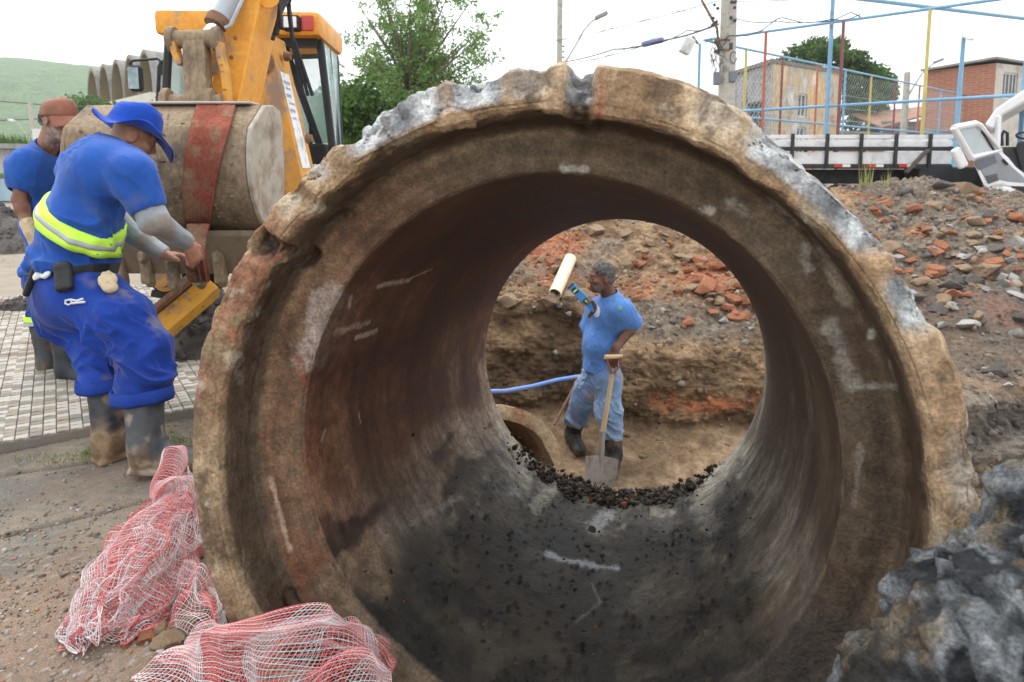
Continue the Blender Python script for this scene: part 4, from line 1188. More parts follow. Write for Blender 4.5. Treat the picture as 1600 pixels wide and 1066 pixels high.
def poles():
    b = at(1133, 250, 14); b[2] = 0
    r = tag(empty('utility_pole', b), 'thick weathered concrete utility pole crowded with cables and boxes', 'pole')
    m = MB(); m.tube([(0, 0, 0), (-0.02, 0, 3), (-0.05, 0, 6.5)], [0.19, 0.165, 0.14], 14); m.build('shaft', M_pole, r, True)
    rel = lambda u, v, y=13.85: at(u, v, y) - b
    for (u, v, w, h) in ((1144, 120, 0.14, 0.21), (1120, 123, 0.12, 0.25)):
        m = MB(); m.box(rel(u, v), (w, 0.14, h)); m.build('meter_box', material('grey_plastic', ((0.13, 0.15, 0.17), (0.18, 0.2, 0.22)), rough=0.6), r, False, None, 0.015)
    for v in (65, 80):
        m = MB(); m.lathe([(0.17, -0.02), (0.185, -0.02), (0.185, 0.02), (0.17, 0.02)], rel(1130, v, 14), (0, 0, 1), 18, True); m.build('clamp_band', M_rust, r, True)
    rr = np.random.default_rng(2)
    for (u, v) in ((1117, 10), (1120, 14), (1142, 5), (1146, 14), (1116, 30), (1118, 36), (1144, 29), (1148, 34), (1113, 40), (1150, 4), (1140, 22), (1147, 6)):
        m = MB(); p = rel(u, v, 13.8 + rr.normal() * 0.08); m.lathe([(0.018, 0), (0.034, 0.015), (0.022, 0.03), (0.034, 0.045), (0.015, 0.06)], p, (rr.normal(), rr.normal(), 1), 10); m.build('insulator', M_cable, r, True)
    m = MB(); m.tube([rel(1096, 0), rel(1104, 14), rel(1121, 46), rel(1123, 85)], 0.026, 7); m.build('steel_brace', M_rust, r, True)
    for k in range(16):
        u0, v0 = 1118 + rr.normal() * 4, 30 + 60 * rr.random(); m = MB()
        pts = [rel(u0 + 6 * sin(q * 1.3 + k) + rr.normal() * 1.5, v0 + q * (6 + 5 * rr.random()), 13.8) for q in range(6)]
        m.tube(pts, 0.006, 4); m.build('loose_wire', M_cable, r, True)
    m = MB(); m.tube([rel(1146 + 5 * cos(a), 90 + 9 * sin(a), 13.8) for a in np.linspace(0, 5.6, 18)], 0.010, 5); m.build('wire_coil', M_cable, r, True)
    m = MB(); m.box(rel(1142, 72), (0.07, 0.08, 0.13)); m.build('junction_box', M_cable, r, False, None, 0.015)
    # slim pole and its lamp arm
    b2 = at(873, 250, 26); b2[2] = 0
    r = tag(empty('utility_pole', b2), 'slim square concrete pole rising behind the top of the pipe', 'pole')
    m = MB(); m.box((0, 0, 4.2), (0.2, 0.2, 8.4)); m.build('shaft', M_pole, r, False, None, 0.02)
    m = MB(); [m.box((0.14, 0, z), (0.1, 0.06, 0.05)) for z in (5.7, 5.5, 5.3, 5.1)]; m.build('insulator', M_cable, r)
    p = at(888, 90, 26); r = tag(empty('street_lamp', p), 'curved street lamp arm beside the slim pole', 'street lamp')
    m = MB(); m.tube([at(u, v, 26) - p for u, v in ((878, 104), (888, 90), (900, 70), (912, 48), (922, 36), (934, 27))], 0.035, 7); m.build('arm', M_pole, r, True)
    m = MB(); m.bar(at(930, 29, 26) - p, at(949, 20, 26) - p, 0.3, 0.14); m.build('lamp_head', M_conc, r, False, None, 0.03)
    # far pole and lamp on the right
    b3 = at(1409, 250, 34); b3[2] = 0
    r = tag(empty('utility_pole', b3), 'distant grey pole behind the far fence', 'pole')
    m = MB(); m.tube([(0, 0, 0), (0, 0, at(1410, 113, 34)[2])], [0.19, 0.14], 10); m.build('shaft', M_pole, r, True)
    p = at(1415, 150, 34); r = tag(empty('street_lamp', p), 'distant street lamp arm over the brick house', 'street lamp')
    m = MB(); m.tube([at(u, v, 34) - p for u, v in ((1410, 165), (1425, 140), (1440, 116), (1455, 102), (1463, 97))], 0.04, 6); m.build('arm', M_pole, r, True)
    m = MB(); m.bar(at(1460, 98, 34) - p, at(1472, 93, 34) - p, 0.28, 0.12); m.build('lamp_head', M_conc, r)
    # left pole and lamp
    b4 = at(57, 250, 40); b4[2] = 0
    r = tag(empty('utility_pole', b4), 'thin far pole in front of the green hill', 'pole')
    m = MB(); m.tube([(0, 0, 0), (-0.1, 0, at(57, 160, 40)[2])], [0.17, 0.13], 8); m.build('shaft', M_pole, r, True)
    p = at(22, 190, 40); r = tag(empty('street_lamp', p), 'small street lamp on a bent arm below the hill', 'street lamp')
    m = MB(); m.tube([at(u, v, 40) - p for u, v in ((46, 226), (40, 210), (30, 194), (20, 189))], 0.04, 6); m.build('arm', M_pole, r, True)
    m = MB(); m.bar(at(24, 190, 40) - p, at(14, 187, 40) - p, 0.25, 0.1); m.build('lamp_head', M_white, r)
    cable([at(-20, 157, 41), at(57, 163, 40), at(150, 168, 38)], 0.03, 'upper dark cable crossing in front of the hill')
    cable([at(-20, 189, 41), at(60, 186, 40)], 0.03, 'lower reddish cable crossing in front of the hill')
    # cables across the sky
    P = lambda u, v, y: at(u, v, y)
    cable([P(874, 98, 26), P(960, 77, 21), P(1030, 64, 18), P(1122, 38, 14)], 0.022, 'dark cable from the slim pole to the thick pole', 0.05)
    cable([P(878, 100, 26), P(1005, 72, 20), P(1075, 47, 16), P(1122, 34, 14)], 0.014, 'second dark cable from the slim pole to the thick pole', 0.08)
    cable([P(878, 108, 26), P(1122, 18, 14)], 0.008, 'thin straight cable reaching the thick pole higher up', 0.1)
    cable([P(560, 112, 30), P(760, 78, 24), P(1120, 2, 14)], 0.010, 'long thin cable rising from the leafy tree', 0.15)
    cable([P(500, 150, 30), P(700, 130, 28), P(875, 95, 26)], 0.010, 'thin cable passing in front of the leafy tree', 0.2)
    cable([P(1120, 4, 14), P(1040, 14, 14), P(980, 32, 16), P(880, 62, 18)], 0.007, 'faint cable drooping left of the thick pole', 0.1)
    cable([P(1150, 29, 14), P(1215, 33, 13), P(1300, 30, 12.5), P(1345, 22, 12)], 0.010, 'cable running right from the thick pole above the fence', 0.05)
    cable([P(1131, 62, 13.8), P(1140, 56, 13.8), P(1168, 56, 13.8), P(1190, 48, 13.8), P(1215, 29, 13.8), P(1224, 28, 13.8), P(1255, 36, 13.8), P(1300, 33, 13.8), P(1330, 19, 13.8), P(1345, 27, 13.8)], 0.012, 'slack black cable looping along the top fence rail', 0.0, n=4)
    cable([P(1150, 2, 14), P(1300, -4, 12)], 0.008, 'short cable leaving the thick pole at the very top', 0.02)
    a, b = P(1004, 70, 19), P(1036, 62, 18)
    m = MB(); d = b - a; L_ = np.linalg.norm(d); m.lathe([(0.03, 0), (0.075, 0.06), (0.08, 0.12), (0.08, L_ - 0.12), (0.075, L_ - 0.06), (0.03, L_)], (0, 0, 0), d, 14)
    o = m.build('cable_closure', material('blue_grey_plastic', ((0.10, 0.12, 0.28), (0.13, 0.16, 0.33)), rough=0.5), None, True); o.location = a
    tag(o, 'dark blue splice canister hanging on the cable', 'canister')
poles()

# ---- trees
def leaf_cloud(centres, radii, n, size, seed, droop=0.3):
    r = np.random.default_rng(seed)
    k = r.integers(0, len(centres), n) if np.isscalar(radii) else r.choice(len(centres), n, p=np.array(radii) ** 2 / (np.array(radii) ** 2).sum())
    d = r.normal(size=(n, 3)); d /= np.linalg.norm(d, axis=1)[:, None]
    rad = (np.full(len(centres), radii) if np.isscalar(radii) else np.array(radii))[k]
    P = np.array(centres)[k] + d * (rad * (r.random(n) ** 0.45))[:, None] * np.array([1, 1, 0.85])
    a = r.normal(size=(n, 3)); a[:, 2] -= droop; a /= np.linalg.norm(a, axis=1)[:, None]
    b = np.cross(a, r.normal(size=(n, 3))); b /= np.linalg.norm(b, axis=1)[:, None]
    s_ = size * (0.6 + 0.8 * r.random(n))[:, None]
    V = np.stack([P - a * s_, P + b * s_ * 0.42, P + a * s_, P - b * s_ * 0.42], 1).reshape(-1, 3)
    F = np.arange(n * 4).reshape(-1, 4)
    tone = r.random(n)
    return V, F, np.repeat(tone, 4)
M_leaf = material('foliage', attr=True, scale=2, var=0.25, rough=0.65, spec=0.25)
def _translucent(m, w=0.35):
    nt = m.node_tree; b = nt.nodes['Principled BSDF']
    out = [n for n in nt.nodes if n.type == 'OUTPUT_MATERIAL'][0]
    t = _n(nt, 'ShaderNodeBsdfTranslucent'); ms = _n(nt, 'ShaderNodeMixShader'); ms.inputs[0].default_value = w
    nt.links.new(b.inputs['Base Color'].links[0].from_socket, t.inputs['Color'])
    nt.links.new(b.outputs[0], ms.inputs[1]); nt.links.new(t.outputs[0], ms.inputs[2]); nt.links.new(ms.outputs[0], out.inputs['Surface'])
_translucent(M_leaf)
M_bark = material('bark', ((0.10, 0.08, 0.06), (0.17, 0.14, 0.11)), scale=6, rough=0.95, bump=0.5, bscale=20)
def leafy(name, lab, base, cents, rads, n, size, c0, c1, trunk, seed, cat='tree', group=None):
    base = np.array(base, float)
    r = tag(empty(name, base), lab, cat, group)
    m = MB()
    for pts, rs in trunk: m.tube([np.array(p) - base for p in pts], rs, 6)
    m.build('trunk', M_bark, r, True)
    V, F, t = leaf_cloud(cents, rads, n, size, seed)
    link('crown', mesh_np('crown', V - base, F, False, mix(c0, c1, t ** 1.5)), M_leaf, r)
def trees():
    rr = np.random.default_rng(11)
    # airy tree behind the pipe
    Y = 22.0
    base = at(648, 250, Y); base[2] = 0
    cents, rads, limbs = [], [], []
    fork = at(645, 190, Y)
    limbs.append(([base, fork], [0.22, 0.17]))
    for k in range(60):
        u = rr.normal(645, 58); v = rr.uniform(-25, 165)
        wid = np.interp(v, [-25, 40, 110, 170], [70, 105, 110, 80]); u = 648 + np.clip((u - 648) / 58, -1.6, 1.6) / 1.6 * wid
        p = at(u, v, Y + rr.normal() * 1.2)
        mid = fork + (p - fork) * 0.5 + np.array([(p[0] - fork[0]) * -0.12, 0, 0.25])
        limbs.append(([fork + rr.normal(size=3) * 0.05, mid, p], [0.07, 0.04, 0.012]))
        for q in range(7):
            cents.append(mid + (p - mid) * (q / 5.0) + rr.normal(size=3) * 0.22); rads.append(0.20 + 0.22 * rr.random())
    leafy('tree', 'airy tree with thin upright branches and light leaves behind the pipe', base, cents, rads, 24000, 0.062, (0.09, 0.17, 0.04), (0.24, 0.35, 0.11), limbs, 21)
    # dense bush to its left
    for (u0, u1, v0, Y, n, lab, sd) in ((515, 570, 150, 13, 9000, 'dense dark green bush beside the backhoe cab', 5), (570, 650, 165, 14, 9000, 'dense green bush under the airy tree', 6)):
        b = at((u0 + u1) / 2, 260, Y); b[2] = 0
        cents = [at(rr.uniform(u0 - 6, u1 + 6), rr.uniform(v0 - 8, v0 + 95), Y + rr.normal() * 0.5) for k in range(46)]
        leafy('bush', lab, b, cents, [0.26 + 0.2 * rr.random() for k in cents], n, 0.06, (0.025, 0.06, 0.012), (0.12, 0.21, 0.04), [([b, b + [0, 0, 1.4]], [0.08, 0.04])], sd, 'bush')
    # broad tree behind the stained house
    Y = 42
    b = at(1300, 258, Y); b[2] = 0
    cents, rads = [], []
    for k in range(120):
        u = rr.uniform(1208, 1396); top = np.interp(u, [1205, 1225, 1260, 1300, 1335, 1360, 1385, 1398], [112, 90, 76, 72, 75, 100, 128, 165])
        v = rr.uniform(top + 6, 215) if k % 3 else top + 8 + 6 * rr.random()
        v = v - 14 * max(0, rr.normal() * 0.5); cents.append(at(u, v, Y + rr.normal() * 2.2)); rads.append(0.35 + 0.75 * rr.random() ** 2)
    leafy('tree', 'broad dense green tree behind the stained house', b, cents, rads, 26000, 0.15, (0.03, 0.075, 0.018), (0.13, 0.21, 0.05), [([b, b + [0, 0, 2.5], b + [0.3, 0, 4.5]], [0.35, 0.28, 0.12])], 31)
    # low greenery along the foot of the hill
    for k, (u, v, Y, w) in enumerate(((130, 158, 48, 1.6), (20, 232, 60, 2.2), (175, 172, 47, 1.4), (262, 165, 46, 1.2))):
        b = at(u, 258, Y); b[2] = 0
        cents = [at(u + rr.normal() * 22, v + rr.uniform(0, 40), Y + rr.normal()) for q in range(30)]
        leafy('shrub', ['shrub between the capped man and the vaulted hall', 'shrub above the roadside house', 'shrub under the first vault', 'shrub under the cab mirror'][k], b, cents, [0.9] * 30, 3500, 0.13, (0.04, 0.09, 0.02), (0.13, 0.22, 0.05), [([b, b + [0, 0, 2]], [0.1, 0.05])], 60 + k, 'shrub', 'shrubs at the foot of the hill')
trees()
# ================================================================== BACKHOE
M_or = material('backhoe_orange', ((0.68, 0.27, 0.022), (0.75, 0.33, 0.035), (0.60, 0.22, 0.018)), scale=4, rough=0.5, spec=0.4, bump=0.06, bscale=40, dirt=((0.36, 0.24, 0.15), 3.2, 0.56), fine=(30, 0.1))
M_or2 = material('worn_orange', ((0.60, 0.25, 0.03), (0.66, 0.31, 0.05), (0.48, 0.24, 0.08)), scale=5, rough=0.6, spec=0.35, bump=0.15, bscale=60, dirt=((0.30, 0.20, 0.14), 4.0, 0.50), spots=((0.14, 0.07, 0.05), 17, 0.63))
M_mudsteel = material('mud_caked_steel', ((0.19, 0.132, 0.08), (0.27, 0.20, 0.13), (0.11, 0.08, 0.052)), scale=5, rough=0.8, bump=0.5, bscale=60, dirt=((0.12, 0.09, 0.065), 3.0, 0.56), fine=(45, 0.25), stretch=(1, 1, 0.55))
M_mudsteel_dark = material('dark_bucket_lip', ((0.13, 0.10, 0.07), (0.2, 0.15, 0.1), (0.09, 0.07, 0.05)), scale=6, rough=0.6, bump=0.4, bscale=50, dirt=((0.24, 0.12, 0.06), 4, 0.6), stretch=(1, 1, 0.5))  # cutting lip in a darker tone than the bucket's back
M_chrome = material('chrome_rod', ((0.85, 0.86, 0.88), (0.78, 0.79, 0.8)), scale=3, rough=0.12, metal=1.0)
M_black = material('black_rubber_trim', ((0.014, 0.014, 0.015), (0.028, 0.028, 0.03)), scale=8, rough=0.55, bump=0.1)
M_tyre = material('tyre', ((0.03, 0.028, 0.026), (0.07, 0.06, 0.05)), scale=8, rough=0.9, bump=0.3)
M_cabglass = glass('tinted_cab_glass', (0.55, 0.80, 0.76), 0.38)
M_sticker = material('worn_white_sticker', ((0.78, 0.78, 0.78), (0.82, 0.82, 0.82), (0.42, 0.43, 0.46)), scale=16, rough=0.5)
def backhoe():
    base = at(390, 460, 6.8); base[2] = 0
    R_ = tag(empty('backhoe', base), 'orange backhoe loader with its muddy bucket curled in front of the workers', 'backhoe')
    B = lambda m, name, mat, par=R_, sm=False, bv=0.0: m.build(name, mat, par, sm, base, bv)
    # bucket: rolled plate between two cheek plates
    X1, X0 = -1.455, -2.44
    prof = [(4.27, 1.645), (4.15, 1.668), (4.02, 1.655), (3.93, 1.60)]
    for k in range(15):
        t = k / 14; a = radians(62 + 122 * t)
        prof.append((4.13 - 0.40 * sin(a) * (1.0) + 0.02, 1.27 + 0.42 * cos(a) * 1.0 + 0.05))
    lip0 = prof[-1]
    prof = [p for p in prof if p[1] > 0.93]
    prof += [(3.90, 0.925)]
    m = MB(); V, F = [], []
    n = len(prof)
    for X in np.linspace(X0, X1, 12):
        for i, (y, z) in enumerate(prof):
            V.append((X, y, z))
        for i, (y, z) in enumerate(prof):
            V.append((X, y + 0.025, z - 0.004 if i < 3 else z))
    N2 = 2 * n
    for c in range(11):
        for i in range(n - 1):
            a = c * N2 + i
            F += [(a, a + 1, a + N2 + 1, a + N2), (a + n, a + n + N2, a + n + N2 + 1, a + n + 1)]
        for i in (0, n - 1):
            a = c * N2 + i; F.append((a, a + N2, a + N2 + n, a + n))
    m.add(V, F); bk = B(m, 'bucket', M_mudsteel, R_, True)
    side = [(y, z) for (y, z) in prof] + [(4.02, 0.69), (4.16, 0.80), (4.27, 1.05), (4.31, 1.35), (4.30, 1.56)]
    for X, d in ((X1 - 0.001, 0.03), (X0 - 0.029, 0.03)):
        m = MB(); m.prism(side, ((X, 0, 0), (0, 1, 0), (0, 0, 1)), d); B(m, 'cheek_plate', material('pale_worn_cheek', ((0.30, 0.25, 0.19), (0.42, 0.375, 0.31), (0.20, 0.145, 0.095)), scale=5, rough=0.7, bump=0.3, dirt=((0.28, 0.2, 0.13), 4, 0.52)) if d == 0.03 and X > -2 else M_mudsteel, bk, False, 0.006)
    m = MB(); m.prism([(3.885, 0.945), (3.865, 0.915), (3.965, 0.675), (4.0, 0.69)], ((X0 - 0.02, 0, 0), (0, 1, 0), (0, 0, 1)), X1 - X0 + 0.04); B(m, 'cutting_lip', M_mudsteel_dark, bk, False, 0.006)
    m = MB(); m.box(((X0 + X1) / 2 + 0.1, 4.06, 1.668), (X1 - X0 - 0.3, 0.16, 0.016)); B(m, 'top_plate', material('pale_top_plate', ((0.34, 0.31, 0.27), (0.44, 0.41, 0.37)), scale=5, rough=0.7, dirt=((0.3, 0.22, 0.15), 5, 0.55)), bk, False, 0.006)
    for u, l in ((180, 0.17), (222, 0.17), (263, 0.20), (303, 0.18), (338, 0.17)):
        p = at(u, 400, 3.90); f = Field(p + [-0.09, -0.1, -0.25], p + [0.09, 0.14, 0.08], 0.007)
        f.cone(p + [0, 0.02, 0.0], p + [0, 0.075, -l], 0.036, 0.030, 0.01); f.box(p + [0, 0.045, -l * 0.55], (0.030, 0.03, l * 0.45), None, 0.012, 0.01)
        f.ell(p + [0, -0.012, -0.03], (0.014, 0.014, 0.014), 0.004)
        solid('tooth', f, M_mudsteel, bk, base, lambda V, N: 0.003 * fbm(V, 30, 3, 2))
    for sx in (X0 + 0.02, X1 - 0.05):
        pass
    rr = np.random.default_rng(8)
    # mud crusts on the bucket's back
    m = MB()
    for k in range(260):
        i = rr.integers(3, n - 2); y, z = prof[i]; y2, z2 = prof[i + 1]; t = rr.random()
        x = X0 + (X1 - X0) * rr.random(); s_ = 0.004 + 0.009 * rr.random()
        c = Vector((x, y + (y2 - y) * t - 0.002, z + (z2 - z) * t))
        P = [c + Vector((rr.normal() * 0.4 + a, rr.normal() * 0.2 + b, rr.normal() * 0.4 + d)) * s_ for a, b, d in ((1, 0, 0), (-1, 0, 0), (0, 1, 0), (0, -1, 0), (0, 0, 1), (0, 0, -1))]
        m.add(P, [(0, 2, 4), (2, 1, 4), (1, 3, 4), (3, 0, 4), (2, 0, 5), (1, 2, 5), (3, 1, 5), (0, 3, 5)])
    tag(m.build('mud_crust', M_mudsteel, bk, False, base), kind='stuff')
    # bucket ears and pin
    m = MB(); m.tube([at(255, 160, 4.2), at(347, 160, 4.2)], 0.048, 14); B(m, 'bucket_pin', M_mudsteel, R_, True)
    for u in (262, 330):
        m = MB(); c = at(u, 160, 4.2); m.prism([(-0.10, -0.06), (0.10, -0.06), (0.04, 0.07), (-0.02, 0.085), (-0.07, 0.05)], (c + [-0.02, 0, 0], (0, 1, 0), (0, 0, 1)), 0.04); B(m, 'bucket_ear', M_mudsteel, R_, False, 0.005)
    # link to the ram
    a, b = at(311, 160, 4.2), at(307, 64, 4.28)
    m = MB(); m.bar(a, b, 0.135, 0.10, (0, 1, 0), 0.012); B(m, 'bucket_link', M_mudsteel, R_)
    m = MB(); m.tube([at(268, 62, 4.28), at(343, 60, 4.28)], 0.055, 16); B(m, 'link_pin', M_mudsteel, R_, True)
    for u in (270, 340):
        m = MB(); m.lathe([(0.03, -0.02), (0.075, -0.02), (0.08, 0), (0.075, 0.02), (0.03, 0.02)], at(u, 62, 4.28), (1, 0, 0), 18); B(m, 'pin_boss', M_mudsteel, R_, True)
    for pts in ([(343, 66), (346, 90), (352, 112), (355, 140), (356, 166)], [(272, 66), (276, 84), (284, 100)]):
        m = MB(); P = [at(u, v, 4.26) for u, v in pts]
        for q in range(len(P) - 1): m.bar(P[q], P[q + 1] + (P[q + 1] - P[q]) * 0.12, 0.035, 0.075, (0, 1, 0))
        B(m, 'tipping_lever', M_or2, R_, False, 0.004)
    # ram
    a, b, c = at(322, 56, 4.28), at(339, 34, 4.32), at(385, -40, 4.5)
    m = MB(); m.tube([a, b + (b - a) * 0.2], 0.034, 16); ram = B(m, 'ram_rod', M_chrome, R_, True)
    m = MB(); d = unit(c - b); m.lathe([(0.05, 0), (0.064, 0.0), (0.064, 0.05), (0.058, 0.055), (0.058, np.linalg.norm(c - b))], b, d, 20); B(m, 'ram_barrel', material('grey_ram_paint', ((0.33, 0.36, 0.40), (0.40, 0.43, 0.46)), scale=4, rough=0.35, spec=0.5), R_, True)
    m = MB(); m.lathe([(0.036, -0.03), (0.066, -0.03), (0.070, -0.015), (0.070, 0.03), (0.06, 0.035)], b, d, 20); B(m, 'ram_gland', M_rust, R_, True)
    m = MB(); m.tube([at(352, 44, 4.25), at(360, 40, 4.25), at(372, 14, 4.3), at(388, -20, 4.4)], 0.012, 8); B(m, 'hydraulic_pipe', material('grey_pipe', ((0.3, 0.32, 0.35), (0.38, 0.4, 0.43)), rough=0.4), R_, True)
    # dipper arm: tapered box beam (two visible faces)
    def beam(name, lo, hi, w0, w1, d0, d1, mat, par=R_, up=(0, 1, 0), bv=0.01):
        lo, hi = np.array(lo), np.array(hi); y = unit(hi - lo); x = unit(np.cross(y, np.array(up, float))); z = np.cross(x, y)
        m = MB(); V = []
        for p, w, d in ((lo, w0, d0), (hi, w1, d1)):
            V += [p + x * sx * w / 2 + z * sz * d / 2 for sx, sz in ((-1, -1), (1, -1), (1, 1), (-1, 1))]
        m.add(V, [(0, 1, 2, 3), (7, 6, 5, 4)] + [(i, i + 4, (i + 1) % 4 + 4, (i + 1) % 4) for i in range(4)])
        return B(m, name, mat, par, False, bv)
    dp = beam('dipper_arm', at(362, 185, 4.5), at(414, -70, 4.75), 0.19, 0.22, 0.34, 0.40, M_or)
    beam('dipper_flange', at(334, 120, 4.42), at(372, 0, 4.55), 0.10, 0.13, 0.10, 0.12, M_or2, dp)
    m = MB(); m.lathe([(0.0, 0), (0.055, 0), (0.065, 0.01), (0.065, 0.03), (0.0, 0.03)], at(421, -2, 4.55), (0.1, -1, 0), 18); B(m, 'pivot_cap', M_or, dp, True)
    # hoses along the arm
    for k, off in enumerate((0.0, 0.035, 0.07)):
        m = MB(); m.tube([at(398 + 22 * off * 10, 60, 4.62) + [0.10, 0.05, off], at(404, 20, 4.68) + [0.12, 0.06, off], at(425, -30, 4.8) + [0.12, 0.1, off], at(450, 10, 5.15) + [0.0, 0, off * 2], at(447, 70, 5.3) + [0.05, 0.0, off], at(462, 150, 5.35) + [0.06 + off, 0, 0]], 0.014, 7); B(m, 'hydraulic_hose', M_black, R_, True)
    for (u, v) in ((352, 150), (356, 120), (362, 90), (368, 60)):
        m = MB(); m.lathe([(0.0, 0.0), (0.014, 0.0), (0.014, 0.012), (0.0, 0.012)], at(u, v, 4.335), (0, -1, 0), 6); B(m, 'bolt', M_rust, R_)
    # boom: box that widens downwards, darker worn front, sticker on its flank
    bx = [(-0.045, 0.98), (0.07, 1.14), (0.105, 1.14), (0.355, -0.12), (0.30, -0.45), (-0.16, -0.45), (-0.115, 0.35)]
    o = at(408, 290, 5.25)
    m = MB(); m.prism([(x, z) for x, z in bx], (o, (1, 0, 0), (0, 0, 1)), -0.36); boom = B(m, 'boom', M_or2, R_, False, 0.008)
    def flank(t): # point down the boom's right edge
        a, b = o + np.array([0.105, 0, 1.14]), o + np.array([0.355, 0, -0.12]); return a + (b - a) * t
    m = MB(); e = np.array([0.003, 0, 0])
    d_ = unit(flank(1) - flank(0)); nx = unit(np.cross(d_, (0, 1, 0))); nx = nx if nx[0] > 0 else -nx
    def strip(name, t0, t1, y0, y1, mat, lift):
        m = MB(); P = [flank(t0) + [0, y0, 0], flank(t0) + [0, y1, 0], flank(t1) + [0, y1, 0], flank(t1) + [0, y0, 0]]
        m.add([p + nx * lift for p in P] + [p + nx * (lift - 0.003) for p in P], [(0, 1, 2, 3), (7, 6, 5, 4)] + [(i, i + 4, (i + 1) % 4 + 4, (i + 1) % 4) for i in range(4)]); return B(m, name, mat, boom)
    st = strip('sticker', 0.22, 0.80, 0.05, 0.25, M_sticker, 0.004)
    for q, (t, s_) in enumerate(((0.27, 0.02), (0.31, 0.012), (0.35, 0.02), (0.40, 0.012), (0.44, 0.018), (0.49, 0.012))):
        strip('sticker_mark', t, t + s_, 0.07 + 0.02 * (q % 2), 0.22 - 0.025 * (q % 3), material('sticker_ink', ((0.30, 0.32, 0.37), (0.38, 0.4, 0.45)), rough=0.5), 0.0065)
    strip('small_sticker', 0.86, 0.94, 0.10, 0.2, M_sticker, 0.004)
    m = MB(); m.lathe([(0.0, 0), (0.075, 0.0), (0.085, -0.004), (0.0, -0.006)], at(411, 98, 5.245), (0, 1, 0), 20); B(m, 'pin_hole_rim', M_rust, boom, True)
    m = MB(); m.lathe([(0.0, 0), (0.022, 0.0), (0.0, -0.004)], at(411, 98, 5.236), (0, 1, 0), 10); B(m, 'pin_hole', M_black, boom, True)
    for u, v in ((444, 88), (478, 217)):
        m = MB(); m.lathe([(0.0, 0.0), (0.035, 0.0), (0.04, 0.02), (0.03, 0.05), (0.0, 0.05)], at(u, v, 5.42), (1, 0.05, 0), 14); B(m, 'boom_pin', M_rust, boom, True)
    # cab, turned a little: its left side is farther away
    uz = np.array([0, 0, 1.0])
    rr_ = at(499, 62, 5.9); W = 1.24
    ey = unit((-0.06, 0.998, 0)); ex = np.array([ey[1], -ey[0], 0])
    rl = rr_ - ex * W
    zr = rr_[2]
    O = rl * [1, 1, 0]
    C = lambda x, y, z: O + ex * x * W + ey * y + uz * z
    Rm = Matrix((ex, ey, uz)).transposed()
    m = MB(); m.box(C(0.5, 0.36, zr + 0.10), (W + 0.08, 1.05, 0.20), Rm, 0.05); roof = B(m, 'cab_roof', M_or, R_, True)
    m = MB(); m.box(C(0.5, 0.0, zr - 0.03), (W - 0.02, 0.10, 0.07), Rm); B(m, 'roof_rail', M_black, roof)
    hb = [(0.86, 0.0), (0.945, 0.0)]
    m = MB(); p = C(0.86, -0.20, zr + 0.09); m.box(p, (0.13, 0.10, 0.12), Rm, 0.015); wl = B(m, 'work_lamp', M_black, roof)
    m = MB(); m.box(p - ey * 0.055, (0.10, 0.012, 0.085), Rm, 0.004); B(m, 'lens', material('clear_lens', ((0.7, 0.72, 0.74), (0.8, 0.8, 0.8)), rough=0.2), roof)
    m = MB(); m.box(C(0.955, -0.165, zr + 0.10), (0.10, 0.03, 0.12), Rm, 0.008); B(m, 'tail_lamp', material('red_lens', ((0.42, 0.03, 0.03), (0.55, 0.06, 0.05)), scale=20, rough=0.25, spec=0.5), roof)
    zb = 1.32
    for x, y, x2, y2, w in ((1.0, 0.02, 1.085, -0.06, 0.06), (0.0, 0.02, -0.06, -0.06, 0.06), (0.985, 0.80, 1.0, 0.85, 0.05), (0.015, 0.80, 0.0, 0.85, 0.05), (0.99, 0.42, 1.05, 0.44, 0.04), (0.01, 0.42, -0.03, 0.44, 0.04)):
        m = MB(); m.bar(C(x, y, zr), C(x2, y2, zb), w, w * 0.9, tuple(ey)); B(m, 'cab_pillar', M_black, R_, False, 0.012)
    def pane(name, pts, mat=M_cabglass):
        m = MB(); P = [np.array(p) for p in pts]; nn = unit(np.cross(P[1] - P[0], P[2] - P[0])) * 0.005
        m.add(P + [p + nn for p in P], [(0, 1, 2, 3), (7, 6, 5, 4)] + [(i, i + 4, (i + 1) % 4 + 4, (i + 1) % 4) for i in range(4)]); return B(m, name, mat)
    pane('side_glass', [C(1.01, 0.06, zr), C(1.0, 0.78, zr), C(1.01, 0.83, zb), C(1.095, -0.02, zb)])
    pane('side_glass', [C(-0.01, 0.06, zr), C(0.0, 0.78, zr), C(-0.01, 0.83, zb), C(-0.07, -0.02, zb)])
    pane('windscreen', [C(0.03, 0.82, zr), C(0.97, 0.82, zr), C(0.98, 0.87, zb), C(0.02, 0.87, zb)])
    m = MB(); m.bar(C(0.74, 0.1, zr - 0.02), C(0.98, 0.25, zb), 0.05, 0.05); m.bar(C(0.62, -0.02, zr - 0.16), C(1.0, -0.02, zr - 0.14), 0.035, 0.035); B(m, 'window_frame', M_black)
    m = MB(); m.box(C(0.84, 0.35, zb + 0.08), (0.38, 0.4, 0.20), Rm, 0.03); B(m, 'console', M_black)
    m = MB()
    for q in (0.76, 0.82, 0.88): m.tube([C(q, 0.22, zb + 0.15), C(q + 0.01, 0.16, zb + 0.36)], 0.012, 6)
    B(m, 'lever', M_black, R_, True)
    m = MB(); m.box(C(0.5, 0.55, 1.42), (0.5, 0.12, 0.62), Rm, 0.05); m.box(C(0.5, 0.82, 1.2), (0.5, 0.5, 0.12), Rm, 0.04); B(m, 'seat', M_black)
    # chassis, fenders, wheels
    m = MB(); m.box(C(0.5, 0.8, 0.98), (W * 1.06, 1.9, 0.66), Rm, 0.05); B(m, 'chassis', M_or2)
    m = MB(); m.box(C(0.5, 2.6, 1.15), (0.9, 2.0, 0.8), Rm, 0.1); B(m, 'bonnet', M_or)
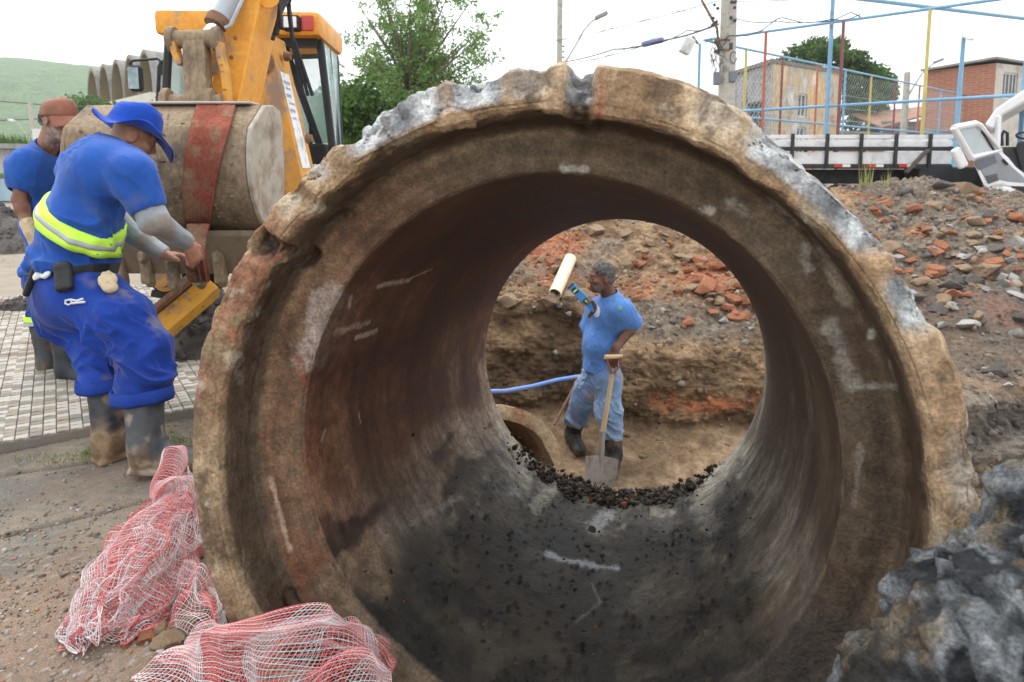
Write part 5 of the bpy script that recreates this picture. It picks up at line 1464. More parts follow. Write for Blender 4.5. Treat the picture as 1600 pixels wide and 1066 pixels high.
    m = MB(); m.box(C(0.42, -0.38, 0.86), (1.5, 0.3, 0.7), Rm, 0.03); B(m, 'rear_frame', M_or2)
    for x, y, rad, wd in ((-0.16, 0.75, 0.70, 0.42), (1.16, 0.75, 0.70, 0.42), (-0.02, 3.2, 0.5, 0.32), (1.02, 3.2, 0.5, 0.32)):
        m = MB(); c = C(x, y, rad) - ex * wd / 2
        m.lathe([(rad * 0.52, 0), (rad * 0.9, 0.0), (rad * 0.985, 0.05), (rad, wd * 0.3), (rad, wd * 0.7), (rad * 0.985, wd - 0.05), (rad * 0.9, wd), (rad * 0.52, wd)], c, ex, 40, True)
        for q in range(22):
            a = 2 * pi * q / 22; t1 = unit(-ey * sin(a) + uz * cos(a)); rd = ey * cos(a) + uz * sin(a)
            m.bar(C(x, y, rad) + rd * (rad + 0.012) - ex * wd * 0.45, C(x, y, rad) + rd * (rad + 0.012) + t1 * 0.08, 0.05, 0.05, tuple(rd))
        wh = B(m, 'wheel', M_tyre, R_, True)
        m = MB(); m.lathe([(0.0, 0.1), (rad * 0.2, 0.08), (rad * 0.5, 0.12), (rad * 0.53, 0.04), (rad * 0.53, wd - 0.04), (0.0, wd - 0.1)], c, ex, 30); B(m, 'rim', M_or, wh, True)
    # stabiliser leg and its ram
    a, b = at(332, 447, 4.55), at(196, 562, 4.12)
    m = MB(); m.bar(a, b, 0.13, 0.15, (0.25, -1, 0.6), 0.01); sl = B(m, 'stabiliser_leg', material('worn_leg_orange', ((0.66, 0.29, 0.03), (0.72, 0.36, 0.05), (0.55, 0.3, 0.10)), scale=6, rough=0.55, bump=0.1, dirt=((0.30, 0.20, 0.12), 6, 0.55), spots=((0.10, 0.06, 0.045), 14, 0.62)))
    m = MB(); m.bar(a + (a - b) * 0.02 + [-0.06, -0.05, 0.08], b + [-0.06, -0.05, 0.08], 0.03, 0.14, (0.25, -1, 0.6)); B(m, 'leg_flange', M_rust, sl)
    p0, p1, p2 = at(296, 425, 4.6), at(284, 452, 4.45), at(186, 535, 4.15)
    m = MB(); m.tube([p1, p2], 0.030, 14); B(m, 'stabiliser_rod', M_chrome, R_, True)
    m = MB(); d = unit(p0 - p1); m.lathe([(0.03, -0.02), (0.055, -0.02), (0.06, 0.0), (0.06, 0.05), (0.05, 0.055), (0.05, 0.55)], p1, p1 - p2, 16); B(m, 'stabiliser_ram', M_black, R_, True)
    m = MB(); c = b * [1, 1, 0] + [0.0, 0.0, 0.035]; m.box(c, (0.34, 0.34, 0.05), None, 0.012); m.bar(c, b, 0.08, 0.1); B(m, 'stabiliser_foot', M_rust)
    m = MB(); m.lathe([(0.0, 0), (0.06, 0.0), (0.065, 0.03), (0.10, 0.03), (0.10, 0.10), (0.0, 0.1)], at(252, 436, 4.9), (0.1, 1, 0), 18); B(m, 'stabiliser_pivot', M_or2, R_, True)
    # mirror on its hoop, grab rail
    P = lambda u, v, y=6.6: at(u, v, y)
    m = MB(); m.tube([P(205, 106), P(203, 99), P(208, 95), P(220, 94), P(246, 92), P(250, 95), P(252, 102)], 0.012, 8); B(m, 'mirror_bracket', M_black, R_, True)
    f = Field(P(213, 123) - 0.24, P(213, 123) + 0.24, 0.008); f.box(P(213, 123), (0.066, 0.04, 0.125), None, 0.04); mo = solid('mirror', f, M_black, R_, base)
    m = MB(); m.box(P(212, 123) + [0, -0.042, 0], (0.10, 0.006, 0.2), None, 0.002); B(m, 'mirror_glass', material('mirror_glass', ((0.10, 0.13, 0.14), (0.3, 0.36, 0.38)), scale=9, rough=0.08, metal=0.8), mo)
    m = MB(); m.tube([P(246, 165, 6.5), P(249, 105, 6.5), P(252, 98, 6.5), P(258, 95, 6.5), P(264, 97, 6.5), P(265, 108, 6.5)], 0.018, 8); m.box(P(254, 109, 6.5), (0.04, 0.06, 0.1)); B(m, 'grab_rail', M_black, R_, True)
    m = MB(); m.bar(P(272, 98, 6.4), P(270, 166, 6.4), 0.12, 0.03, (0, 1, 0)); B(m, 'door_edge', material('pale_door_trim', ((0.6, 0.63, 0.65), (0.7, 0.72, 0.74)), rough=0.3))
    return prof
bucket_prof = backhoe()
def operator():
    c = at(383, 165, 6.75)
    G = Fig('machine operator in a blue shirt seated in the backhoe cab', [c[0], c[1], 1.2])
    f = unit((0.1, -1, 0)); HR = frame(unit(f + np.array([0.2, 0, -0.25])), (0, 0, 1))
    head = at(386, 128, 6.72); neck = head + np.array([0, 0.02, -0.13])
    b = Field(c + [-0.4, -0.45, -0.7], c + [0.4, 0.4, 0.55], 0.008)
    add_head(b, head, HR, 0.98); b.cone(neck - [0, 0, 0.05], head - [0, 0, 0.06], 0.06, 0.055, 0.03)
    b.ell(neck - [0, 0, 0.28], (0.15, 0.1, 0.24), 0.04); 
    sh = [neck + np.array([s_ * 0.19, 0.01, -0.08]) for s_ in (-1, 1)]; el = [neck + np.array([s_ * 0.24, -0.16, -0.32]) for s_ in (-1, 1)]; wr = [neck + np.array([s_ * 0.16, -0.36, -0.34]) for s_ in (-1, 1)]
    for s_, e_, w_ in zip(sh, el, wr):
        b.chain([s_, e_, w_], [0.05, 0.042, 0.03], 0.02); add_hand(b, w_, (0, -0.9, -0.3), (0, 0, -1), (0.5, 0, 0.2), 0.8)
    for s_ in (-1, 1): b.chain([neck + [s_ * 0.09, 0, -0.5], neck + [s_ * 0.12, -0.38, -0.55]], [0.08, 0.06], 0.03)
    G.put('body', b, M_skin, None, lambda V, N: sk(V, (0.20, 0.09, 0.055), (0.13, 0.055, 0.035)), 1)
    t = Field(c + [-0.4, -0.45, -0.7], c + [0.4, 0.4, 0.55], 0.009)
    t.ell(neck - [0, 0, 0.3], (0.19, 0.14, 0.27), 0.04); t.cone(sh[0], sh[1], 0.075, 0.075, 0.06)
    for s_, e_ in zip(sh, el): t.cone(s_, s_ + (e_ - s_) * 0.6, 0.072, 0.07, 0.05)
    t.ell(neck + [0, -0.02, 0.0], (0.07, 0.075, 0.06), 0.01, None, 'sub')
    G.put('shirt', t, M_cloth, folds(((0.3, 0, -0.9), (0, 1, 0)), 0.008, 14, 3), lambda V, N: mix((0.02, 0.10, 0.45), (0.014, 0.06, 0.3), sstep(-0.1, 0.5, fbm(V, 5, 4, 5))))
    h = Field(head - 0.2, head + 0.2, 0.008); h.ell(loc(head, HR, (0, -0.018, 0.035)), (0.08, 0.098, 0.09), 0.01, HR); h.box(loc(head, HR, (0, 0.14, 0.0)), (0.12, 0.075, 0.1), HR, 0.03, 0.02, 'sub')
    G.put('hair', h, M_hair, None, lambda V, N: np.tile((0.03, 0.025, 0.022), (len(V), 1)))
    p = Field(c + [-0.4, -0.6, -0.9], c + [0.4, 0.4, 0.0], 0.01)
    for s_ in (-1, 1): p.chain([neck + [s_ * 0.09, 0.02, -0.52], neck + [s_ * 0.12, -0.40, -0.56]], [0.11, 0.085], 0.05)
    G.put('trousers', p, M_cloth, None, lambda V, N: np.tile((0.02, 0.05, 0.25), (len(V), 1)))

# ---- lifting sling over the bucket
def sling():
    pr = [p for p in bucket_prof if p[0] < 4.3]
    ce = [(338, 170, 0.225), (332, 190, 0.22), (322, 230, 0.205), (316, 260, 0.195), (312, 290, 0.18), (310, 320, 0.165), (309, 350, 0.14)]
    L, W_ = [], []
    for i, (y, z) in enumerate(pr):
        a = np.array([0, y, z]); 
        # image row of this profile point at mid width
        rel = a + np.array([-1.75, 0, -CAM_H]); v = 380 - FPX * (rel @ _U) / (rel @ _F)
        u = np.interp(v, [q[1] for q in ce], [q[0] for q in ce]); w = np.interp(v, [q[1] for q in ce], [q[2] for q in ce])
        p = at(u, v, y - 0.02); p[2] = z
        L.append(p); W_.append(w)
    L = L[:-1]; W_ = W_[:-1]
    for (u, v, y, w) in ((310, 352, 3.80, 0.13), (308, 368, 3.72, 0.11), (307, 385, 3.62, 0.10), (309, 402, 3.56, 0.09), (314, 420, 3.58, 0.085), (318, 438, 3.62, 0.07)):
        L.append(at(u, v, y)); W_.append(w)
    P = np.array(L); n = len(P)
    # resample finely
    s_ = np.concatenate([[0], np.cumsum(np.linalg.norm(np.diff(P, axis=0), axis=1))]); t = np.linspace(0, s_[-1], 140)
    Q = np.stack([np.interp(t, s_, P[:, k]) for k in range(3)], 1); Wd = np.interp(t, s_, W_)
    for _ in range(3): Q[1:-1] = 0.5 * Q[1:-1] + 0.25 * (Q[:-2] + Q[2:])
    tg = np.gradient(Q, axis=0); tg /= np.linalg.norm(tg, axis=1)[:, None]
    sx = np.cross(tg, [0, 1.0, 0.3]); sx = np.tile([1.0, 0, 0], (140, 1)); nn = np.cross(tg, sx); nn /= np.linalg.norm(nn, axis=1)[:, None]
    if nn[40, 1] > 0: nn = -nn
    M_ = 22; V = []
    for side in (1, -1):
        for i in range(140):
            for k in range(M_):
                x = (k / (M_ - 1) - 0.5) * Wd[i]
                p = Q[i] + sx[i] * x
                nz = 0.0015 * sin(k * 2.2) + 0.003 * vnoise(p[None], 40, 3)[0] + 0.004 * vnoise(p[None] * [1, 1, 0.3], 15, 5)[0]
                cr = 0.02 * sin(k * 0.75) * sstep(118, 128, i) * 1.2
                V.append(p + nn[i] * ((0.011 + nz + cr) if side > 0 else (0.002 + cr)))
    V = np.array(V); g = grid_faces(140, M_)
    N1 = 140 * M_
    rim = [i * M_ for i in range(140)] + [139 * M_ + k for k in range(1, M_)] + [i * M_ + M_ - 1 for i in range(138, -1, -1)] + [k for k in range(M_ - 2, 0, -1)]
    F = np.concatenate([g, g[:, ::-1] + N1, np.array([(rim[i], rim[(i + 1) % len(rim)], rim[(i + 1) % len(rim)] + N1, rim[i] + N1) for i in range(len(rim))])])
    c = mix((0.21, 0.062, 0.04), (0.30, 0.09, 0.06), sstep(-0.3, 0.3, fbm(V, 8, 3, 3)))
    c = mix(c, (0.24, 0.16, 0.10), sstep(0.0, 0.35, fbm(V, 11, 4, 5) + 0.25 * sstep(1.3, 1.0, V[:, 2])) * 0.75)
    M_s = material('muddy_red_webbing', attr=True, scale=60, var=0.35, rough=0.9, bump=0.8, bscale=150, spec=0.1, bdist=0.006)
    b0 = Q[0].copy()
    r = tag(empty('lifting_sling', b0), 'muddy red webbing sling wrapped over the backhoe bucket', 'sling')
    link('webbing', mesh_np('webbing', V - b0, F, True, c), M_s, r)
    # knotted loose end
    f = Field(at(285, 385, 3.6) - [0.05, 0.2, 0.2], at(335, 385, 3.6) + [0.1, 0.2, 0.1], 0.006)
    f.chain([at(305, 396, 3.56), at(298, 412, 3.55), at(302, 430, 3.6), at(316, 444, 3.62)], [0.03, 0.034, 0.032, 0.02], 0.02, 'add', ((0.2, 1, 0), 0.5))
    f.chain([at(312, 398, 3.56), at(320, 416, 3.58), at(322, 436, 3.6)], [0.022, 0.02, 0.02], 0.01, 'add', ((0.2, 1, 0), 0.5))
    solid('loose_end', f, M_s, r, b0, lambda V, N: 0.004 * fbm(V, 40, 3, 4), lambda V, N: mix((0.19, 0.10, 0.06), (0.13, 0.075, 0.045), sstep(-0.3, 0.3, fbm(V, 20, 3, 5))))

# ================================================================== TRUCK
def truck():
    Y = 12.4
    base = at(1420, 290, Y); base[2] = 0
    R_ = tag(empty('truck', base), 'white stake-bed truck with its cab door hanging open', 'truck')
    B = lambda m, name, mat, par=R_, sm=False, bv=0.0: m.build(name, mat, par, sm, base, bv)
    Mw = material('chalky_white_paint', ((0.62, 0.62, 0.62), (0.70, 0.70, 0.70), (0.5, 0.49, 0.48)), scale=2.5, rough=0.6, dirt=((0.34, 0.31, 0.28), 2.0, 0.6))
    Mw2 = material('truck_white', ((0.72, 0.72, 0.73), (0.66, 0.66, 0.67)), scale=1.5, rough=0.35, spec=0.5)
    Mk = material('black_frame', ((0.02, 0.02, 0.022), (0.045, 0.045, 0.048)), scale=5, rough=0.6)
    Mg = material('grey_door_trim', ((0.21, 0.22, 0.24), (0.26, 0.27, 0.29)), scale=4, rough=0.6)
    x0, x1 = at(1180, 240, Y)[0], at(1487, 240, Y)[0]
    zt, zb = at(1400, 211, Y)[2], at(1400, 258, Y)[2]
    H = zt - zb
    bed = MB(); bed.box(((x0 + x1) / 2, Y + 1.1, zb + 0.03), (x1 - x0, 2.2, 0.06)); bd = B(bed, 'bed_floor', Mk)
    for k, (v0, v1) in enumerate(((211, 217), (221, 228.5), (238, 256.5))):
        for yy in (Y, Y + 2.2):
            za, zb_ = at(1400, v1, Y)[2], at(1400, v0, Y)[2]
            m = MB(); m.box(((x0 + x1) / 2, yy, (za + zb_) / 2), (x1 - x0, 0.035, zb_ - za)); B(m, 'side_board', Mw, bd, False, 0.004)
    za, zb_ = at(1400, 236, Y)[2], at(1400, 229.5, Y)[2]
    m = MB(); m.box(((x0 + x1) / 2, Y - 0.025, (za + zb_) / 2), (x1 - x0, 0.05, zb_ - za)); B(m, 'side_rail', Mk, bd, False, 0.004)
    for u in (1236, 1290, 1343, 1397, 1450):
        for yy in (Y - 0.06, Y + 2.26):
            x = at(u, 230, Y)[0]; m = MB(); m.box((x, yy, (zt + zb) / 2), (0.055, 0.05, H + 0.04)); B(m, 'stake', Mk, bd, False, 0.004)
    m = MB(); m.box((x1 - 0.02, Y + 1.1, (zt + zb) / 2), (0.05, 2.16, H)); B(m, 'headboard', Mw, bd)
    m = MB(); m.box(((x0 + x1) / 2, Y - 0.02, zb - 0.035), (x1 - x0, 0.06, 0.065)); B(m, 'lower_rail', Mk)
    for u in (1310, 1362, 1411):
        for k, c in ((0, (0.6, 0.04, 0.03)), (1, (0.8, 0.8, 0.8))):
            p = at(u + k * 12, 259, Y - 0.06); m = MB(); m.box(p, (0.15, 0.01, 0.05)); B(m, 'reflector', material('reflector_' + 'rw'[k], (c, tuple(np.array(c) * 0.85)), rough=0.3))
    m = MB(); m.bar(at(1450, 234, Y - 0.09), at(1415, 270, Y - 0.09), 0.04, 0.1, (0, 1, 0)); B(m, 'brace', material('rusty_brown', ((0.10, 0.07, 0.06), (0.15, 0.11, 0.09)), scale=6, rough=0.8))
    m = MB(); m.box(((x0 + x1) / 2 + 0.6, Y + 0.55, zb - 0.22), (x1 - x0 + 1.6, 0.14, 0.26)); m.box(((x0 + x1) / 2 + 0.6, Y + 1.6, zb - 0.22), (x1 - x0 + 1.6, 0.14, 0.26)); B(m, 'chassis_rail', Mk)
    m = MB(); m.box(at(1470, 278, Y + 0.2), (1.1, 0.5, 0.4), None, 0.04); B(m, 'fuel_tank', Mk)
    for u, yy in ((1330, Y + 0.3), (1330, Y + 1.9), (1640, Y + 0.2), (1640, Y + 1.9)):
        x = at(u, 250, Y)[0]; m = MB(); m.lathe([(0.26, 0), (0.45, 0.0), (0.48, 0.05), (0.48, 0.25), (0.45, 0.3), (0.26, 0.3)], (x, yy - 0.15, 0.48), (0, 1, 0), 30, True); wh = B(m, 'wheel', M_tyre, R_, True)
        m = MB(); m.lathe([(0.0, 0.1), (0.1, 0.08), (0.25, 0.1), (0.27, 0.04), (0.27, 0.27), (0.0, 0.2)], (x, yy - 0.15, 0.48), (0, 1, 0), 20); B(m, 'rim', Mw, wh, True)
    # cab
    Yc = 11.4
    q = lambda u, v, y=Yc: at(u, v, y)
    rf = MB(); P = [q(1538, 196), q(1556, 170), q(1600, 140), q(1700, 128), q(1700, 140), q(1604, 158), q(1566, 180), q(1552, 203)]
    def prism_y(m, pts, d):
        n = len(pts); V = [np.array(p) for p in pts] + [np.array(p) + [d * 0.72, d, 0] for p in pts]
        m.add(V, [tuple(range(n - 1, -1, -1)), tuple(range(n, 2 * n))] + [(i, (i + 1) % n, (i + 1) % n + n, i + n) for i in range(n)])
    prism_y(rf, P, 1.9); B(rf, 'cab_roof', Mw2, R_, False, 0.03)
    m = MB(); m.bar(q(1560, 182), q(1558, 236), 0.06, 0.08, (0, 1, 0)); B(m, 'cab_pillar', Mw2, R_, False, 0.01)
    m = MB(); prism_y(m, [q(1566, 230), q(1700, 226), q(1700, 330), q(1590, 330), q(1575, 280)], 2.0); B(m, 'cab_body', Mk)
    m = MB(); prism_y(m, [q(1586, 232, Yc - 0.05), q(1590, 222, Yc - 0.05), q(1640, 215, Yc - 0.05), q(1640, 300, Yc - 0.05), q(1600, 285, Yc - 0.05)], 0.5); B(m, 'seat', M_black, R_, False, 0.03)
    m = MB(); m.tube([q(1604 + 16 * cos(a), 212 + 5 * sin(a), Yc + 0.3) for a in np.linspace(0, 2 * pi, 20)], 0.018, 6); m.tube([q(1604, 212, Yc + 0.3), q(1612, 240, Yc + 0.4)], 0.03, 6); B(m, 'steering_wheel', M_black, R_, True)
    m = MB(); m.tube([q(1566, 228), q(1565, 212), q(1569, 205), q(1574, 208), q(1574, 228)], 0.025, 8); B(m, 'grab_handle', M_black, R_, True)
    # open door, swung towards us
    Yd = 10.6
    d = lambda u, v, k=0.0: at(u, v, Yd + (u - 1485) * 0.005 + k)
    out = [(1484, 200), (1488, 197), (1524, 190), (1531, 193), (1545, 210), (1562, 232), (1576, 247), (1588, 262), (1604, 275), (1606, 292), (1578, 291), (1566, 287), (1552, 290), (1543, 294), (1537, 290), (1514, 254)]
    hole = [(1493, 204), (1523, 197), (1528, 199), (1556, 233), (1519, 243), (1514, 240)]
    # frame as a closed tube round the window, panel below
    dr = MB(); dr.tube([d(u, v) for u, v in [(1490, 200), (1524, 193), (1530, 196), (1561, 235), (1517, 247), (1490, 200), (1500, 197)]], 0.05, 8); dro = B(dr, 'door', Mw2, R_, True)
    m = MB(); prism_y(m, [d(u, v) for u, v in [(1517, 246), (1561, 234), (1576, 247), (1588, 262), (1606, 275), (1606, 292), (1578, 291), (1566, 287), (1552, 290), (1543, 294), (1537, 290)]], 0.06); B(m, 'door_skin', Mw2, dro, False, 0.012)
    m = MB(); prism_y(m, [d(u, v, -0.014) for u, v in [(1523, 248), (1560, 239), (1582, 262), (1603, 280), (1603, 286), (1576, 284), (1562, 281), (1545, 288)]], 0.012); pn = B(m, 'door_card', Mg, dro, False, 0.004)
    m = MB(); prism_y(m, [d(u, v, -0.03) for u, v in [(1521, 252), (1555, 243), (1558, 254), (1530, 266)]], 0.014); B(m, 'armrest', material('dark_trim', ((0.10, 0.11, 0.13), (0.13, 0.14, 0.16)), rough=0.6), dro, False, 0.004)
    for k in range(5):
        m = MB(); m.bar(d(1541 + k * 0.6, 276 + k * 2.4, -0.03), d(1558 + k * 0.6, 272 + k * 2.4, -0.03), 0.008, 0.012, (0, 1, 0)); B(m, 'vent_slat', M_black, dro)
    m = MB(); m.bar(d(1567, 250, -0.03), d(1574, 257, -0.03), 0.03, 0.03, (0, 1, 0)); B(m, 'door_handle', M_black, dro)
    m = MB(); prism_y(m, [d(u, v, 0.01) for u, v in [(1491, 203), (1523, 196), (1528, 199), (1557, 234), (1518, 245)]], 0.006); B(m, 'door_glass', glass('door_glass', (0.5, 0.6, 0.63), 0.5), dro)
    m = MB(); m.tube([d(1533, 203, -0.01), d(1553, 235, -0.01)], 0.015, 6); B(m, 'quarter_bar', M_black, dro, True)
    f = Field(at(1499, 247, 10.75) - 0.35, at(1499, 247, 10.75) + 0.35, 0.015); Rm = np.array(Matrix.Rotation(radians(-28), 3, 'Y')); f.box(at(1499, 247, 10.75), (0.075, 0.05, 0.17), Rm, 0.035); solid('door_mirror', f, Mw2, R_, base)
    # wheel arch
    m = MB(); P = [q(u, v, 10.9) for u, v in [(1566, 292), (1580, 294), (1596, 306), (1606, 322), (1606, 345), (1592, 345), (1590, 320), (1578, 306), (1564, 298)]]; prism_y(m, P, 0.5); B(m, 'fender', Mw2, R_, False, 0.02)
    o = at(1528, 318, 11.6); o[2] -= 0.1
    f = at(1528, 306, 11.6); m = MB(); m.box((0, 0, 0), (0.66, 0.5, 0.26), None, 0.02)
    bo = m.build('planter_block', material('pale_blue_paint', ((0.26, 0.55, 0.76), (0.33, 0.62, 0.82)), scale=3, rough=0.7)); bo.location = f
    tag(bo, 'pale blue painted block beside the truck', 'block')
    f2 = at(1566, 306, 11.55); m = MB(); m.box((0, 0, 0), (0.16, 0.4, 0.26), None, 0.02); bo = m.build('white_block', Mw); bo.location = f2
    tag(bo, 'short white block next to the pale blue one', 'block')
truck()
# ================================================================== PEOPLE
def frame(fwd, up=(0, 0, 1)):
    """columns: right, forward, up"""
    f = unit(fwd); r = unit(np.cross(f, np.array(up, float))); u = np.cross(r, f)
    return np.stack([r, f, u], 1)
def loc(c, R, p): return np.array(c) + R @ np.array(p, float)
def add_head(fd, c, R, s=1.0, ear=True, nose=1.0):
    L = lambda *p: loc(c, R, np.array(p) * s)
    E = lambda p, r, k=0.015, op='add': fd.ell(L(*p), np.array(r) * s, k * s, R, op)
    E((0, -0.012, 0.03), (0.074, 0.094, 0.086)); E((0, 0.018, -0.025), (0.062, 0.076, 0.088)); E((0, 0.034, -0.078), (0.047, 0.05, 0.042), 0.03)
    E((0, 0.066, -0.098), (0.024, 0.022, 0.018), 0.02); E((0, 0.074, 0.03), (0.048, 0.018, 0.012), 0.014)
    for x in (-1, 1):
        E((x * 0.031, 0.094, 0.006), (0.017, 0.014, 0.012), 0.012, 'sub')
        E((x * 0.03, 0.078, 0.006), (0.013, 0.013, 0.011), 0.004)
        E((x * 0.045, 0.062, -0.022), (0.022, 0.02, 0.017), 0.02)
        if ear:
            E((x * 0.077, -0.014, -0.012), (0.009, 0.021, 0.033), 0.008); E((x * 0.086, -0.008, -0.008), (0.005, 0.010, 0.016), 0.006, 'sub')
    fd.cone(L(0, 0.088, 0.012), L(0, 0.104, -0.024), 0.008 * s, 0.0125 * s * nose, 0.012 * s)
    for x in (-1, 1): fd.cone(L(x * 0.011, 0.094, -0.028), L(x * 0.011, 0.094, -0.028), 0.0095 * s * nose, 0.0095 * s * nose, 0.008 * s)
    E((0, 0.086, -0.055), (0.025, 0.012, 0.007), 0.006); E((0, 0.083, -0.069), (0.021, 0.012, 0.007), 0.006)
    E((0, 0.099, -0.062), (0.026, 0.012, 0.0022), 0.003, 'sub')
def add_hand(fd, wrist, d, pn, thumb, curl=0.5, s=1.0, spread=1.0, fold=None):
    """d: direction of the fingers, pn: palm normal, thumb: side direction of the thumb"""
    d, pn = unit(d), unit(pn); t = unit(np.array(thumb) - d * (np.array(thumb) @ d)); pn = unit(np.cross(d, t)) * (1 if np.cross(d, t) @ pn > 0 else -1)
    R = np.stack([t, d, pn], 1)
    W = np.array(wrist)
    fd.cone(W - d * 0.02 * s, W + d * 0.03 * s, 0.027 * s, 0.030 * s, 0.02, flat=(pn, 0.75))
    fd.ell(W + d * 0.055 * s, np.array([0.041, 0.055, 0.019]) * s, 0.015, R)
    for i, (off, ln) in enumerate(((0.029, 0.073), (0.010, 0.082), (-0.010, 0.077), (-0.028, 0.060))):
        cu = curl if not fold else fold[i]
        p = W + d * (0.095 - 0.004 * abs(i - 1)) * s + t * off * s
        a, dirv = 0.0, unit(d + t * (0.10 - 0.075 * i) * spread)
        pts = [p - d * 0.02 * s]; r = [0.0095 * s]
        for k, fr in enumerate((0.42, 0.32, 0.26)):
            pts.append(p); r.append((0.0098 - 0.0007 * k) * s)
            a += cu * (0.7, 1.1, 0.8)[k]
            p = p + (dirv * cos(a) + pn * sin(a)) * ln * fr * s
        pts.append(p); r.append(0.0072 * s)
        fd.chain(pts, r, 0.005)
    b = W + d * 0.03 * s + t * 0.028 * s
    m = b + (t * 0.6 + d * 0.75 + pn * 0.35) * 0.038 * s
    e = m + (t * (0.45 - 0.4 * curl) + d * 0.95 + pn * (0.1 + 0.5 * curl)) * 0.032 * s
    fd.chain([b, m, e, e + unit(e - m) * 0.02 * s], [0.016 * s, 0.0125 * s, 0.0105 * s, 0.0085 * s], 0.01)
def boot(name, parent, base, sole, top, toe_dir, rt, ra, mats, length=0.285, colf=None, tilt=0.0):
    """rubber boot: sole = centre of the heel on the ground, top = centre of the shaft's opening"""
    sole, top = np.array(sole, float), np.array(top, float)
    td = unit(toe_dir)
    lo = np.minimum(sole, top) - 0.36; hi = np.maximum(sole, top) + 0.36
    lo[2] = sole[2] - 0.12; hi[2] = top[2] + 0.03
    fd = Field(lo, hi, 0.007)
    dn = unit(np.cross(np.cross(td, (0, 0, 1)), td))
    L = lambda a, z: sole + td * a + dn * z
    ank = L(0.02, 0.12)
    R = np.stack([unit(np.cross(td, dn)), td, dn], 1)
    fd.cone(top + unit(top - ank) * 0.03, ank, rt, ra, 0.02)
    fd.cone(ank, L(0.0, 0.055), ra, 0.05, 0.03)
    fd.chain([L(0.03, 0.085), L(0.13, 0.058), L(length - 0.085, 0.048)], [0.062, 0.050, 0.044], 0.03)
    fd.ell(L(length - 0.09, 0.045), (0.052, 0.07, 0.042), 0.02, R)
    fd.box(L(length / 2 - 0.045, 0.014), (0.048, length / 2, 0.016), R, 0.012, 0.012)
    fd.box(L(0.0, 0.008), (0.043, 0.045, 0.016), R, 0.008, 0.006)
    fd.plane(sole, -dn)
    fd.plane(top, unit(top - ank))
    fd.cone(top + unit(top - ank) * 0.06, top - unit(top - ank) * 0.05, rt - 0.008, rt - 0.012, 0, 'sub')
    ax = unit(top - ank); L_ = np.linalg.norm(top - ank)
    def wob(V, N):
        h = (V - ank) @ ax
        ring = 0.003 * np.exp(-((h - L_ * 0.93) / 0.008) ** 2) + 0.002 * np.exp(-((h - L_ * 0.62) / 0.006) ** 2)
        return ring + 0.004 * fbm(V * np.array([1, 1, 2.2]), 9, 3, 5) * sstep(0.0, 0.1, h)
    return solid(name, fd, mats, parent, base, wob, colf)
def boot_col(sole, mud_h, mud=(0.30, 0.20, 0.115), dark=(0.022, 0.026, 0.033), seed=0):
    def f(V, N):
        h = V[:, 2] - sole[2]
        n = fbm(V, 11, 4, 200 + seed)
        k = sstep(0.02, -0.06, h - mud_h - 0.11 * n) * 0.9
        k = np.maximum(k, sstep(0.22, 0.42, fbm(V, 15, 4, 210 + seed)) * 0.55)
        return mix(mix(dark, (0.06, 0.062, 0.068), sstep(-0.2, 0.4, n)), mix(mud, (0.19, 0.12, 0.068), sstep(-0.2, 0.3, fbm(V, 22, 3, 7))), k)
    return f
M_skin = material('skin', attr=True, scale=40, var=0.14, rough=0.55, bump=0.15, bscale=160, spec=0.35, fine=(300, 0.08))
M_rubber = material('muddy_rubber', attr=True, scale=30, var=0.3, rough=0.5, bump=0.2, bscale=90, spec=0.4, rvar=0.2)
M_cloth = material('dyed_cotton', attr=True, scale=9, var=0.13, rough=0.9, bump=0.25, bscale=420, spec=0.12, sheen=0.15, fine=(40, 0.08), bdist=0.003)
M_hair = material('coarse_hair', attr=True, scale=60, var=0.4, rough=0.9, bump=0.9, bscale=260, spec=0.2, bdist=0.01)
M_eye = material('eye', ((0.03, 0.02, 0.015), (0.04, 0.025, 0.02)), rough=0.2, spec=0.5)
M_leather = material('black_leather', ((0.012, 0.012, 0.013), (0.03, 0.03, 0.032)), scale=20, rough=0.5, bump=0.3, bscale=120)
M_glove = material('leather_glove', ((0.52, 0.40, 0.24), (0.62, 0.50, 0.33), (0.42, 0.30, 0.17)), scale=22, rough=0.85, bump=0.4, bscale=90)
def sk(V, base, dark, f=12, seed=0): return mix(base, dark, sstep(-0.1, 0.5, fbm(V, f, 4, 300 + seed)))
def eyes(parent, base, c, R, s=1.0):
    for x in (-1, 1):
        f = Field(loc(c, R, (x * 0.03 * s, 0.08 * s, 0.006 * s)) - 0.03, loc(c, R, (x * 0.03 * s, 0.08 * s, 0.006 * s)) + 0.03, 0.003)
        f.ell(loc(c, R, np.array((x * 0.03, 0.083, 0.006)) * s), np.array((0.0100, 0.0090, 0.0042)) * s, 0.0, R)
        solid('eye', f, M_eye, parent, base)
def folds(dirs, amp, f=7, seed=0, ridge=0.7):
    """cloth creases running along dirs[0]"""
    M_ = frame(dirs[0], dirs[1])
    def w(V, N):
        V = V + 0.03 * np.stack([vnoise(V, 5, seed + 1), vnoise(V, 5, seed + 2), vnoise(V, 5, seed + 3)], -1)
        Q = (V @ M_) * np.array([1.0, 0.30, 1.0])
        r = 1 - np.abs(vnoise(Q, f, 400 + seed)); r2 = 1 - np.abs(vnoise(Q, f * 1.9, 405 + seed)); r3 = 1 - np.abs(vnoise(Q, f * 3.7, 407 + seed))
        zone = 0.35 + 0.9 * sstep(-0.25, 0.35, vnoise(V, 4.5, 415 + seed))
        a = ((r ** 4 - 0.3) * ridge + (r2 ** 4 - 0.3) * 0.5 + (r3 ** 3 - 0.35) * 0.18) * zone + fbm(V, f * 0.5, 2, 410 + seed) * (1 - ridge) * 1.2
        return amp * a
    return w
